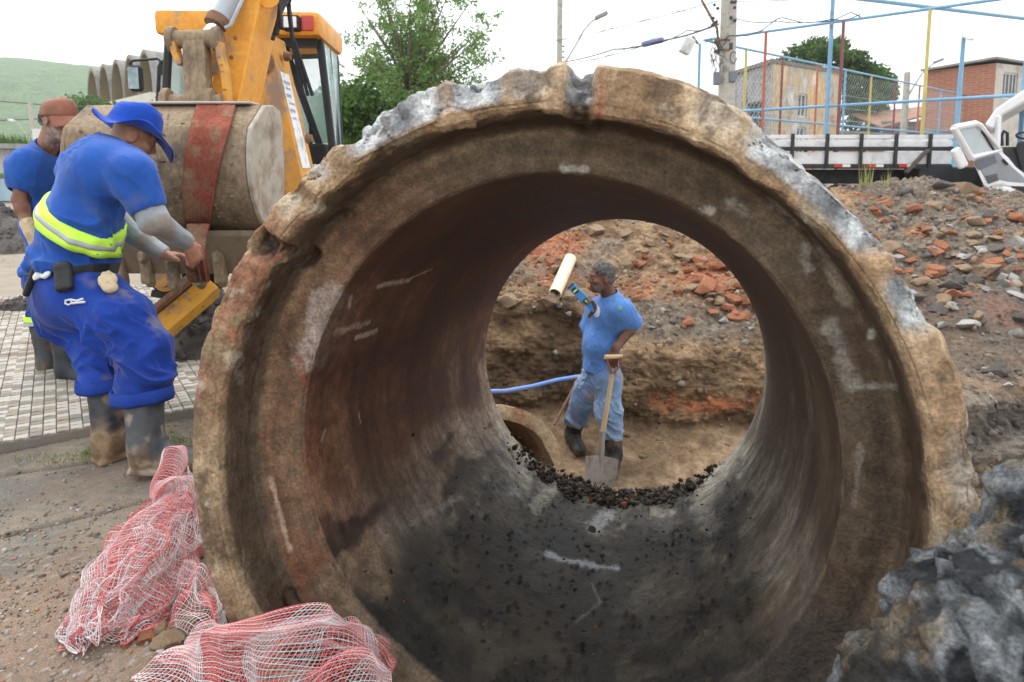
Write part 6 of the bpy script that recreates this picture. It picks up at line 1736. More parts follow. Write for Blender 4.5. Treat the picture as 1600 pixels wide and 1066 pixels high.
def patch_strip(name, mat, parent, base, pts, wid, nrm, lift=0.004):
    """narrow cloth strip along points, wid = width vectors, nrm = outward"""
    V, F = [], []
    for p, w, n in zip(pts, wid, nrm):
        p, w, n = np.array(p), np.array(w), np.array(n)
        V += [p - w / 2 + n * lift, p + w / 2 + n * lift, p + w / 2 - n * 0.002, p - w / 2 - n * 0.002]
    for i in range(len(pts) - 1):
        for k in range(4):
            F.append((i * 4 + k, i * 4 + (k + 1) % 4, i * 4 + 4 + (k + 1) % 4, i * 4 + 4 + k))
    F += [(0, 1, 2, 3), tuple((len(pts) - 1) * 4 + k for k in (3, 2, 1, 0))]
    me = mesh_np(name, np.array(V) - np.array(base), F, True)
    me.set_sharp_from_angle(angle=radians(40))
    return link(name, me, mat, parent)
def shell_from(V, F, N, keep, lift, col=None):
    """sub-surface of a mesh lifted off it with a little thickness (for bands worn round cloth)"""
    m = keep[F].all(1); f = F[m]
    u, inv = np.unique(f, return_inverse=True)
    f = inv.reshape(f.shape)
    return V[u] + N[u] * lift, f, u
def band_round(name, mat, G, V, c, n, h0, h1, lift, maxr, rows=5, steps=120):
    n = unit(n); x = unit(np.cross(n, (0.3, 1, 0.1))); y = np.cross(n, x)
    q = V - c; h = q @ n; ph = np.arctan2(q @ y, q @ x); r = np.hypot(q @ x, q @ y)
    ok = (r < maxr) & (np.abs(h) < 0.12); h, ph, r = h[ok], ph[ok], r[ok]
    hs = np.linspace(h0, h1, rows); P = []
    rad = np.zeros((steps, rows))
    for i in range(steps):
        a = -pi + 2 * pi * i / steps
        d = np.abs((ph - a + pi) % (2 * pi) - pi)
        for j, hh in enumerate(hs):
            w = np.exp(-(d / 0.06) ** 2 - ((h - hh) / 0.012) ** 2)
            rad[i, j] = (w * r).sum() / max(w.sum(), 1e-9)
    for i in range(steps):
        a = -pi + 2 * pi * i / steps
        for j, hh in enumerate(hs): P.append(c + n * hh + (x * cos(a) + y * sin(a)) * (rad[i, j] + lift))
        for j in (rows - 1, 0): P.append(c + n * hs[j] + (x * cos(a) + y * sin(a)) * (rad[i, j] - 0.012))
    m = rows + 2
    F = np.concatenate([grid_faces(steps, m, True), np.array([(i * m + m - 1, ((i + 1) % steps) * m + m - 1, ((i + 1) % steps) * m, i * m) for i in range(steps)])])
    return link(name, mesh_np(name, np.array(P) - G.base, F, True), mat, G.root)
class Fig:
    """collects the pieces of one person"""
    def __init__(s, label, base, name='person', group=None):
        s.base = np.array(base, float)
        s.root = tag(empty(name, s.base), label, 'person', group)
    def put(s, name, fd, mat, wob=None, colf=None, it=2):
        return solid(name, fd, mat, s.root, s.base, wob, colf, it)

BLUE_A, BLUE_A2 = (0.022, 0.092, 0.38), (0.012, 0.05, 0.24)
M_lime = material('fluorescent_tape', ((0.55, 0.95, 0.06), (0.62, 1.0, 0.1)), scale=6, rough=0.6, bump=0.1)
M_silver = material('reflective_tape', ((0.34, 0.36, 0.38), (0.42, 0.44, 0.46)), scale=6, rough=0.35, bump=0.1)

# ---------------------------------------------------------------- man tying the sling
def worker_near():
    Y0 = 3.05
    f = unit((0.80, 0.60, 0)); left = np.array([-f[1], f[0], 0])
    G = Fig('worker in a blue bucket hat and grey sleeves bending to tie the sling', atz(195, 728))
    pel, mid, chest, neck = at(117, 435, 3.06), at(128, 345, 3.09), at(156, 278, 3.13), at(174, 232, 3.2)
    head = at(210, 214, 3.27)
    up = unit(neck - pel); R = frame(f - up * (f @ up), up)
    rs, ls = at(210, 266, 2.99), at(130, 262, 3.34)
    re, le = at(240, 345, 2.99), at(185, 352, 3.36)
    rw, lw = at(291, 377, 3.24), at(256, 397, 3.34)
    rh, lh = at(135, 455, 2.98), at(92, 450, 3.16)
    rk, lk = at(229, 545, 2.88), at(168, 552, 3.03)
    ra, la = at(222, 700, 2.77), at(164, 685, 2.93)
    hf = unit(f * 0.86 + np.array([0, 0, -0.5])); HR = frame(hf, (0, 0, 1))
    lo = np.array([-2.45, 2.5, -0.05]); hi = np.array([-1.2, 3.75, 1.75])
    b = Field(lo, hi, 0.006)
    add_head(b, head, HR, 0.98)
    b.cone(neck + up * -0.02, head + HR @ np.array([0, -0.035, -0.05]), 0.062, 0.058, 0.03)
    for c, r in ((chest, (0.15, 0.1, 0.15)), (mid, (0.15, 0.11, 0.15)), (pel, (0.15, 0.11, 0.12))): b.ell(c, r, 0.05, R)
    for s_, e_, w_ in ((rs, re, rw), (ls, le, lw)):
        b.chain([chest + (s_ - chest) * 0.5, s_, e_, w_], [0.06, 0.05, 0.042, 0.029], 0.03)
    for h_, k_, a_ in ((rh, rk, ra), (lh, lk, la)):
        b.chain([h_, k_, a_], [0.085, 0.058, 0.042], 0.03)
    hd = unit(at(300, 392, 3.27) - rw)
    add_hand(b, rw + hd * 0.015, unit(hd + np.array([0.15, 0.35, -0.75])), (-0.7, 0.3, -0.5), (0.3, 0.55, 0.6), 0.75, 0.98)
    add_hand(b, lw + unit(lw - le) * 0.02, unit(np.array([0.8, -0.1, 0.0])), (0.1, -0.3, -0.95), (0.25, -0.75, 0.25), 0.55, 1.0)
    hc = head
    def skin(V, N):
        c = sk(V, (0.36, 0.175, 0.105), (0.27, 0.12, 0.07))
        q = (V - hc) @ HR
        c = mix(c, (0.09, 0.06, 0.045), sstep(0.02, 0.04, q[:, 2]) * (q[:, 1] < 0.055) * 0.75)
        c = mix(c, (0.12, 0.08, 0.06), sstep(-0.03, -0.06, q[:, 1]) * sstep(-0.05, -0.02, q[:, 2]) * (np.linalg.norm(q, axis=1) < 0.15) * 0.55)
        return mix(c, (0.42, 0.2, 0.14), (np.linalg.norm(V - rw, axis=1) < 0.2) * 0.5)
    G.put('body', b, M_skin, None, skin, 1)
    eyes(G.root, G.base, head, HR, 0.98)
    # shirt
    t = Field(lo, hi, 0.0065)
    t.ell(pel - up * 0.03, (0.240, 0.195, 0.17), 0.05, R); t.ell(mid - up * 0.03, (0.212, 0.17, 0.18), 0.10, R)
    t.ell(chest - f * 0.015, (0.20, 0.145, 0.17), 0.10, R)
    t.cone(chest + up * 0.05 + left * 0.12, chest + up * 0.05 - left * 0.12, 0.11, 0.11, 0.08); t.cone(chest + up * 0.1, neck, 0.10, 0.07, 0.06)
    t.chain([rs + left * 0.10, rs - up * 0.015, rs + (re - rs) * 0.62], [0.092, 0.072, 0.080], 0.09); t.chain([ls - left * 0.12 - up * 0.02, ls - left * 0.04 - up * 0.03, ls + (le - ls) * 0.55], [0.1, 0.075, 0.08], 0.09)
    hem = unit(up + np.array([-0.10, 0.02, 0]))
    t.plane(at(117, 425, 3.0), -hem); t.ell(neck + up * 0.035 + f * 0.01, (0.075, 0.08, 0.045), 0.01, R, 'sub')
    nrm = unit(re - rs); t.cone(rs + nrm * 0.215, rs + nrm * 0.36, 0.075, 0.09, 0, 'sub'); t.plane(rs + nrm * 0.235, nrm) if False else None
    sf = folds(((0.75, 0.1, -0.75), (0.2, -1, 0.3)), 0.030, 10, 3)
    def shirtcol(V, N):
        c = mix(BLUE_A, BLUE_A2, sstep(-0.2, 0.5, fbm(V, 5, 4, 5)) * 0.5)
        return mix(c, (0.10, 0.10, 0.16), sstep(0.2, 0.5, fbm(V, 9, 4, 8) + 0.5 * np.exp(-(np.linalg.norm(V - (rs + nrm * 0.14), axis=1) / 0.1) ** 2) - 0.05) * 0.45)
    so = G.put('shirt', t, M_cloth, lambda V, N: sf(V, N) * (0.45 + 0.9 * sstep(0.15, -0.15, (V - mid) @ up)), shirtcol)
    # reflective belt band following the shirt
    me = so.data
    V = np.array([v.co for v in me.vertices]) + G.base; F = np.array([list(p.vertices) for p in me.polygons]); N = normals_np(V, F)
    bc = at(128, 347, 3.08); bn = unit(up + np.array([0.40, -0.28, 0.0]))
    band_round('hi_vis_band', M_lime, G, V, bc, bn, -0.040, 0.040, 0.015, 0.27)
    band_round('reflective_stripe', M_silver, G, V, bc, bn, -0.010, 0.010, 0.0175, 0.27, 3)
    # grey sleeves
    for s_, e_, w_, sd, k0 in ((rs, re, rw, 1, 0.5), (ls, le, lw, 2, 0.4)):
        g = Field(lo, hi, 0.007)
        g.chain([s_ + (e_ - s_) * k0, e_, w_], [0.066, 0.060, 0.039], 0.03)
        d = unit(w_ - e_); g.plane(w_ + d * 0.005, d)
        wf = folds((d, (0, 0, 1)), 0.006, 18, 5 + sd)
        def gc(V, N):
            c = mix((0.25, 0.28, 0.31), (0.36, 0.39, 0.41), sstep(-0.3, 0.3, fbm(V, 6, 3, 11)))
            return mix(c, (0.25, 0.17, 0.11), sstep(0.12, 0.4, fbm(V, 8, 4, 15 + sd) + 0.25 * np.exp(-(np.linalg.norm(V - (e_ + w_) / 2, axis=1) / 0.09) ** 2)) * 0.6)
        G.put('sleeve', g, M_cloth, wf, gc)
    # trousers
    p = Field(lo, hi, 0.0065)
    p.ell(pel - up * 0.02, (0.195, 0.145, 0.11), 0.04, R)
    p.ell(at(112, 470, 3.05), (0.19, 0.15, 0.13), 0.06, R)
    p.chain([rh, at(186, 500, 2.93), rk, at(223, 600, 2.80)], [0.132, 0.115, 0.096, 0.110], 0.06)
    p.chain([lh, at(125, 500, 3.12), lk, at(166, 602, 2.95)], [0.128, 0.11, 0.093, 0.103], 0.06)
    p.plane(at(117, 418, 3.06), up)
    p.plane(at(200, 603, 2.95), (0.0, 0, -1))
    pf = folds(((0.85, 0, -0.5), (0, -1, 0)), 0.030, 10.0, 9)
    def pcol(V, N):
        c = mix((0.008, 0.03, 0.20), (0.014, 0.05, 0.30), sstep(-0.3, 0.3, fbm(V, 5, 4, 21)))
        return mix(c, (0.20, 0.17, 0.15), sstep(0.28, 0.5, fbm(V, 7, 5, 25)) * sstep(0.0, 0.25, V[:, 0] + 1.95) * 0.55)
    po = G.put('trousers', p, M_cloth, lambda V, N: pf(V, N) * (0.5 + 0.9 * sstep(0.75, 0.5, V[:, 2])) * (0.25 + 0.75 * sstep(0.36, 0.46, V[:, 2])), pcol)
    M_cuff = material('trouser_cuff', ((0.008, 0.03, 0.20), (0.014, 0.05, 0.29)), scale=9, rough=0.9)
    for (u, v, y, rr_) in ((223, 600, 2.80, 0.113), (166, 602, 2.95, 0.106)):
        cc = at(u, v, y); zc = at(200, 603, 2.95)[2] + 0.004; n = 44; V = []
        for i in range(n):
            a = 2 * pi * i / n; w = rr_ + 0.004 * sin(3 * a + u) + 0.003 * sin(7 * a)
            for (dr, dz) in ((-0.004, 0.045), (0.006, 0.04), (0.009, 0.0), (0.004, -0.014), (-0.008, -0.012), (-0.012, 0.02)):
                V.append([cc[0] + (w + dr) * cos(a), cc[1] + (w + dr) * sin(a), zc + dz + 0.006 * sin(2 * a + u)])
        F = np.concatenate([grid_faces(n, 6, True), np.array([(i * 6 + 5, ((i + 1) % n) * 6 + 5, ((i + 1) % n) * 6, i * 6) for i in range(n)])])
        link('cuff', mesh_np('cuff', np.array(V) - G.base, F, True), M_cuff, G.root)
    # worn logo on the trouser leg, seated on the cloth
    def on_cloth(o, u, v, y):
        me_ = o.data
        if 'cache' not in cache or cache['o'] is not o:
            cache['o'] = o; cache['cache'] = True
            V_ = np.array([w.co for w in me_.vertices]) + G.base; F_ = np.array([list(q.vertices) for q in me_.polygons])
            cache['V'] = V_; cache['N'] = normals_np(V_, F_)
        d = at(u, v, y) - np.array([0, 0, CAM_H]); d = d / np.linalg.norm(d)
        Rr = cache['V'] - np.array([0, 0, CAM_H]); tt = Rr @ d
        e = np.linalg.norm(Rr - tt[:, None] * d, axis=1)
        ok = np.where(e < 0.008)[0]
        i = ok[tt[ok].argmin()] if len(ok) else e.argmin()
        return cache['V'][i] + (np.array([0, 0, CAM_H]) + d * tt[i] - cache['V'][i]), cache['N'][i]
    cache = {}
    M_print = material('white_print', ((0.7, 0.72, 0.78), (0.6, 0.62, 0.7)), scale=30, rough=0.8)
    lg = MB()
    for pts in ([(104, 468), (103, 474), (108, 476), (114, 473), (111, 468), (105, 469)], [(112, 468), (121, 470), (131, 467)], [(112, 474), (122, 473), (134, 472)]):
        P3 = [on_cloth(po, u, v, 3.0) for u, v in pts]
        lg.tube([a + n * 0.004 for a, n in P3], 0.005, 5)
    lg.build('logo', M_print, G.root, True, G.base)
    # belt, pouch, rag, glove in the pocket
    def item(name, mat, u, v, y, half, rot, rnd, bits=None, wobf=None):
        c, n = on_cloth(po, u, v, y)
        fd = Field(c - 0.17, c + 0.17, 0.005)
        X = unit(np.cross((0, 0, 1.0), n)); Zz = np.cross(n, X)
        a = radians(rot); Rr = np.stack([X * cos(a) + Zz * sin(a), n, -X * sin(a) + Zz * cos(a)], 1)
        fd.box(c + n * half[1] * 0.7, half, Rr, rnd)
        for (o_, r_) in (bits or []):
            fd.ell(c + Rr @ np.array(o_), r_, 0.012, Rr)
        return G.put(name, fd, mat, wobf)
    item('phone_pouch', M_leather, 103, 436, 3.0, (0.034, 0.022, 0.062), 14, 0.014, [((0, 0.03, 0.05), (0.035, 0.016, 0.02))])
    item('rag', material('white_rag', ((0.75, 0.77, 0.78), (0.6, 0.62, 0.63)), scale=15, rough=0.9), 70, 430, 3.0, (0.036, 0.012, 0.018), -12, 0.01, [((0.02, 0.01, 0.01), (0.03, 0.012, 0.02)), ((-0.02, 0.015, -0.015), (0.018, 0.012, 0.025))], lambda V, N: 0.006 * fbm(V, 25, 3, 2))
    item('spare_glove', M_glove, 169, 446, 2.95, (0.022, 0.016, 0.03), -20, 0.012, [((0, 0.02, -0.028), (0.034, 0.022, 0.03)), ((-0.02, 0.018, 0.03), (0.012, 0.012, 0.032)), ((0.0, 0.02, 0.038), (0.012, 0.012, 0.034)), ((0.02, 0.018, 0.03), (0.012, 0.012, 0.028)), ((-0.034, 0.02, 0.0), (0.012, 0.012, 0.028))], lambda V, N: 0.004 * fbm(V, 30, 3, 2))
    item('holster_strap', M_leather, 52, 440, 3.02, (0.016, 0.014, 0.075), -22, 0.01)
    pts = []
    bl = MB()
    ring = [on_cloth(po, u, v, 3.0) for u, v in ((45, 424), (70, 425), (95, 425), (120, 424), (145, 423), (170, 421), (186, 420))]
    patch_strip('belt', M_leather, G.root, G.base, [a for a, n in ring], [up * 0.035] * len(ring), [n for a, n in ring], 0.012)
    # boots
    s1, s2 = atz(166, 722, 0.0), atz(222, 738, 0.03)
    boot('boot', G.root, G.base, s1 + np.array([0, 0, 0.0]), at(165, 588, 2.95), (0.55, 0.8, 0), 0.078, 0.066, M_rubber, 0.27, boot_col(s1, 0.20, (0.33, 0.22, 0.13), seed=1))
    boot('boot', G.root, G.base, s2, at(223, 586, 2.80), (0.97, 0.12, -0.03), 0.084, 0.070, M_rubber, 0.30, boot_col(s2, 0.10, (0.40, 0.32, 0.24), (0.07, 0.08, 0.09), seed=2))
    # bucket hat: crown and floppy brim as one stitched shell
    hu = unit(np.array([0, 0, 1.0]) * 0.93 + f * 0.36); HR2 = frame(f - hu * (f @ hu), hu)
    hcx = head + HR2 @ np.array([0, -0.012, 0.040])
    prof = [(0.0, 0.118, 0), (0.05, 0.116, 0), (0.078, 0.104, 0), (0.092, 0.075, 0), (0.101, 0.03, 0), (0.108, 0.0, 0.05), (0.122, -0.008, 0.2), (0.15, -0.012, 0.5), (0.172, -0.016, 0.8), (0.190, -0.020, 1), (0.192, -0.026, 1),
            (0.172, -0.022, 0.8), (0.15, -0.018, 0.5), (0.118, -0.012, 0.2), (0.100, -0.004, 0.0), (0.093, 0.03, 0), (0.08, 0.08, 0), (0.0, 0.1, 0)]
    NTh = 96
    V = []
    for i in range(NTh):
        a = 2 * pi * i / NTh            # 0 = right, pi/2 = forward
        for (r, z, k) in prof:
            dz = k * (-0.050 * max(0, sin(a)) ** 1.5 + 0.030 * max(0, cos(a)) + 0.022 * max(0, -sin(a + 0.5)) ** 2 + 0.022 * sin(3 * a + 0.6) + 0.012 * sin(5 * a + 2))
            rr = r * (1 + 0.16 * abs(sin(a)) * (r > 0.05)) * (1 - 0.10 * k * max(0, sin(a)) - 0.16 * k * max(0, -sin(a)))
            V.append(hcx + HR2 @ np.array([rr * cos(a) * 0.95, rr * sin(a), z + dz + (0.012 * sin(2 * a + 1) if z > 0.09 and r > 0 else 0)]))
    V = np.array(V); Fh = grid_faces(NTh, len(prof), True)
    N = normals_np(V, Fh); V = V + N * (0.004 * fbm(V, 14, 3, 9))[:, None]
    c = mix((0.012, 0.065, 0.40), (0.008, 0.036, 0.25), sstep(-0.3, 0.4, fbm(V, 8, 3, 3)))
    ho = link('bucket_hat', mesh_np('bucket_hat', V - G.base, Fh, True, c), M_cloth, G.root)
    band = MB(); band.tube([hcx + HR2 @ np.array([0.114 * cos(a) * 0.95, 0.114 * sin(a) * 1.16, 0.012]) for a in np.linspace(-0.3, 1.4, 12)], 0.003, 5)
    band.build('hat_cord', M_leather, G.root, True, G.base)
worker_near()

def cap_hat(G, head, HR, colr, s=1.0):
    """baseball cap: panelled crown with a curved visor"""
    NTh, V = 72, []
    prof = [(0.0, 0.118), (0.045, 0.113), (0.075, 0.093), (0.088, 0.06), (0.091, 0.03), (0.091, 0.012), (0.087, 0.012), (0.085, 0.05), (0.06, 0.09), (0.0, 0.108)]
    for i in range(NTh):
        a = 2 * pi * i / NTh
        for (r, z) in prof:
            rr = r * (1 - 0.012 * abs(sin(3 * a)))
            V.append(loc(head, HR, np.array([rr * cos(a) * 0.93, rr * sin(a) * 1.16 - 0.004, z + 0.012 * sin(a)]) * s))
    V = np.array(V); F = grid_faces(NTh, len(prof), True)
    c = mix(colr, np.array(colr) * 0.7, sstep(-0.2, 0.4, fbm(V, 14, 3, 4)))
    co = link('cap', mesh_np('cap', V - G.base, F, True, c), M_cloth, G.root)
    V = []
    nu, nv = 25, 8
    for side in (0, 1):
        for i in range(nu):
            a = radians(14 + 152 * i / (nu - 1))
            for j in range(nv):
                t = j / (nv - 1)
                x, y = 0.086 * cos(a) * (1 + 0.05 * t), 0.10 * sin(a) + t * 0.092 * sin(a) ** 0.8
                V.append(loc(head, HR, np.array([x, y - 0.004, 0.024 + 0.012 * sin(a) - 0.022 * (cos(a) ** 2) * (0.6 + t) - 0.030 * t - side * 0.005]) * s))
    V = np.array(V); g = grid_faces(nu, nv); F = np.concatenate([g[:, ::-1], g + nu * nv])
    link('visor', mesh_np('visor', V - G.base, F, True, mix(colr, np.array(colr) * 0.75, sstep(-0.2, 0.4, fbm(V, 14, 3, 5)))), M_cloth, co)
    st = MB(); st.bar(loc(head, HR, (0, -0.10, 0.022)), loc(head, HR, (-0.01, -0.145, 0.012)), 0.02, 0.008)
    st.build('strap', material('cap_strap', ((0.24, 0.07, 0.04), (0.30, 0.1, 0.06)), rough=0.8), co, False, G.base)

# ---------------------------------------------------------------- older man in a cap standing behind him
def worker_back():
    f = unit((0.93, -0.36, 0)); left = np.array([-f[1], f[0], 0])
    G = Fig('bearded worker in a terracotta cap standing behind on the tiled pavement', atz(92, 596))
    pel, mid, chest, neck = at(84, 425, 4.2), at(80, 350, 4.2), at(72, 285, 4.2), at(70, 232, 4.2)
    head = at(92, 188, 4.16)
    up = unit(neck - pel); R = frame(f - up * (f @ up), up)
    rs, ls = at(42, 254, 4.06), at(112, 252, 4.36)
    re, le = at(30, 312, 4.03), at(122, 320, 4.42)
    rw, lw = at(46, 356, 4.0), at(140, 370, 4.3)
    rh, lh = at(70, 440, 4.1), at(96, 440, 4.3)
    rk, lk = at(73, 490, 4.22), at(104, 492, 4.14)
    s1, s2 = atz(72, 588, 0.0), atz(103, 601, 0.0)
    hf = unit(f * 0.93 + np.array([0.05, 0.12, -0.22])); HR = frame(hf, (0, 0, 1))
    lo = np.array([-3.35, 3.65, -0.05]); hi = np.array([-2.25, 4.75, 1.85])
    b = Field(lo, hi, 0.006)
    add_head(b, head, HR, 1.0, True, 1.15)
    b.cone(neck - up * 0.03, head + HR @ np.array([0, -0.03, -0.05]), 0.060, 0.056, 0.03)
    b.chain([neck + f * 0.04, head + HR @ np.array([0.02, 0.0, -0.08])], [0.02, 0.02], 0.03)
    for c, r in ((chest, (0.15, 0.09, 0.15)), (mid, (0.14, 0.09, 0.15)), (pel, (0.14, 0.1, 0.12))): b.ell(c, r, 0.05, R)
    for s_, e_, w_ in ((rs, re, rw), (ls, le, lw)):
        b.chain([chest + (s_ - chest) * 0.5, s_, s_ + (e_ - s_) * 0.6, e_, e_ + (w_ - e_) * 0.3, w_], [0.05, 0.046, 0.042, 0.037, 0.038, 0.027], 0.02)
    for h_, k_, a_ in ((rh, rk, s1 + [0, 0, 0.1]), (lh, lk, s2 + [0, 0, 0.1])): b.chain([h_, k_, a_], [0.08, 0.055, 0.04], 0.03)
    add_hand(b, lw, (0.3, 0, -0.9), (-0.3, 0.6, 0), (0.9, 0, 0.2), 0.4)
    b.chain([rw, rw + unit(rw - re) * 0.05], [0.027, 0.025], 0.01)
    def skin(V, N):
        c = sk(V, (0.33, 0.16, 0.105), (0.20, 0.085, 0.055), 10, 1)
        q = (V - head) @ HR; r = np.linalg.norm(q, axis=1)
        beard = sstep(-0.02, -0.05, q[:, 2] - 0.35 * np.clip(-q[:, 1], -0.05, 0.1)) * (r < 0.17) * sstep(-0.045, -0.01, q[:, 1]) * (1 - np.exp(-((q[:, 2] + 0.062) / 0.009) ** 2) * np.exp(-(q[:, 0] / 0.03) ** 2) * (q[:, 1] > 0.07))
        c = mix(c, mix((0.15, 0.12, 0.105), (0.36, 0.33, 0.31), sstep(-0.3, 0.4, fbm(V, 90, 2, 4))), beard * 0.7)
        hairm = sstep(-0.01, -0.03, q[:, 1]) * sstep(-0.055, -0.035, q[:, 2]) * (r < 0.15)
        c = mix(c, (0.10, 0.09, 0.085), hairm * 0.9)
        c = mix(c, (0.04, 0.03, 0.025), np.exp(-((q[:, 2] - 0.032) / 0.006) ** 2) * (np.abs(q[:, 0]) > 0.012) * (np.abs(q[:, 0]) < 0.05) * (q[:, 1] > 0.06) * 0.7)
        return c
    G.put('body', b, M_skin, None, skin, 1)
    eyes(G.root, G.base, head, HR)
    h = Field(head - 0.2, head + 0.2, 0.006)
    h.ell(loc(head, HR, (0, -0.06, 0.0)), (0.072, 0.056, 0.052), 0.01, HR); h.ell(loc(head, HR, (0, -0.075, -0.03)), (0.055, 0.04, 0.03), 0.02, HR)
    G.put('hair', h, M_hair, lambda V, N: 0.004 * fbm(V, 60, 2, 3), lambda V, N: mix((0.06, 0.055, 0.05), (0.28, 0.27, 0.26), sstep(-0.1, 0.4, fbm(V, 70, 2, 6))))
    cap_hat(G, loc(head, HR, (0, 0.0, 0.008)), frame(unit(hf + np.array([0, 0, 0.06])), (0, 0, 1)), (0.29, 0.125, 0.088), 1.04)
    t = Field(lo, hi, 0.0065)
    t.ell(pel + up * 0.02, (0.185, 0.135, 0.13), 0.05, R); t.ell(mid, (0.18, 0.13, 0.18), 0.09, R); t.ell(chest, (0.19, 0.125, 0.15), 0.09, R)
    t.cone(chest + up * 0.08 + left * 0.11, chest + up * 0.08 - left * 0.11, 0.085, 0.085, 0.07); t.cone(chest + up * 0.12, neck - up * 0.01, 0.085, 0.07, 0.06)
    for s_, e_ in ((rs, re), (ls, le)):
        t.chain([s_ + (chest - s_) * 0.5, s_ - up * 0.01, s_ + (e_ - s_) * 0.50], [0.075, 0.062, 0.072], 0.09); t.cone(neck - up * 0.02, s_ + (chest - s_) * 0.15 + up * 0.005, 0.05, 0.052, 0.08)
        d = unit(e_ - s_)
        t.cone(s_ + d * 0.13, s_ + d * 0.27, 0.06, 0.066, 0, 'sub')
    t.plane(at(84, 425, 4.2), -up)
    t.ell(neck + f * 0.05 + up * 0.01, (0.07, 0.085, 0.075), 0.01, R, 'sub')
    sf = folds(((0.35, 0.1, -0.9), (0.2, -1, 0)), 0.020, 12, 13)
    G.put('shirt', t, M_cloth, sf, lambda V, N: mix(BLUE_A, BLUE_A2, sstep(-0.1, 0.5, fbm(V, 5, 4, 35)) * 0.6))
    p = Field(lo, hi, 0.0065)
    p.ell(pel - up * 0.03, (0.17, 0.125, 0.12), 0.05, R)
    p.chain([rh, rk, s1 + [0, 0, 0.36]], [0.105, 0.085, 0.082], 0.05); p.chain([lh, lk, s2 + [0.0, 0.0, 0.36]], [0.105, 0.085, 0.082], 0.05)
    p.plane((0, 0, 0.335), (0, 0, -1))
    G.put('trousers', p, M_cloth, folds(((0.5, 0, -0.8), (0, -1, 0)), 0.02, 13, 19), lambda V, N: mix((0.008, 0.03, 0.20), (0.014, 0.05, 0.30), sstep(-0.3, 0.3, fbm(V, 5, 4, 22))))
    for s_ in (s1, s2):
        for m_, z, w in ((M_lime, 0.378, 0.03), (M_silver, 0.35, 0.022)):
            r = MB(); r.lathe([(0.084, 0), (0.092, 0), (0.092, w), (0.084, w)], s_ + [0, 0, z - w / 2], (0, 0, 1), 28, True)
            r.build('trouser_stripe', m_, G.root, True, G.base)
    boot('boot', G.root, G.base, s1, s1 + [0.0, 0, 0.34], (0.35, 0.93, 0), 0.072, 0.06, M_rubber, 0.27, boot_col(s1, 0.05, (0.16, 0.11, 0.07), seed=3))
    boot('boot', G.root, G.base, s2, s2 + [0.0, 0, 0.345], (0.96, -0.25, 0), 0.072, 0.06, M_rubber, 0.28, boot_col(s2, 0.05, (0.16, 0.11, 0.07), seed=4))
    gl = Field(rw - 0.22, rw + 0.22, 0.006)
    d = unit(rw - re)
    gl.cone(rw - d * 0.03, rw + d * 0.03, 0.043, 0.036, 0.01); gl.cone(rw - d * 0.04, rw - d * 0.02, 0.035, 0.034, 0, 'sub')
    add_hand(gl, rw + d * 0.01, unit(np.array([0.15, 0.1, -0.9])), (0.6, 0.6, 0), (0.9, -0.3, 0.0), 0.45, 1.14)
    G.put('glove', gl, M_glove)
worker_back()

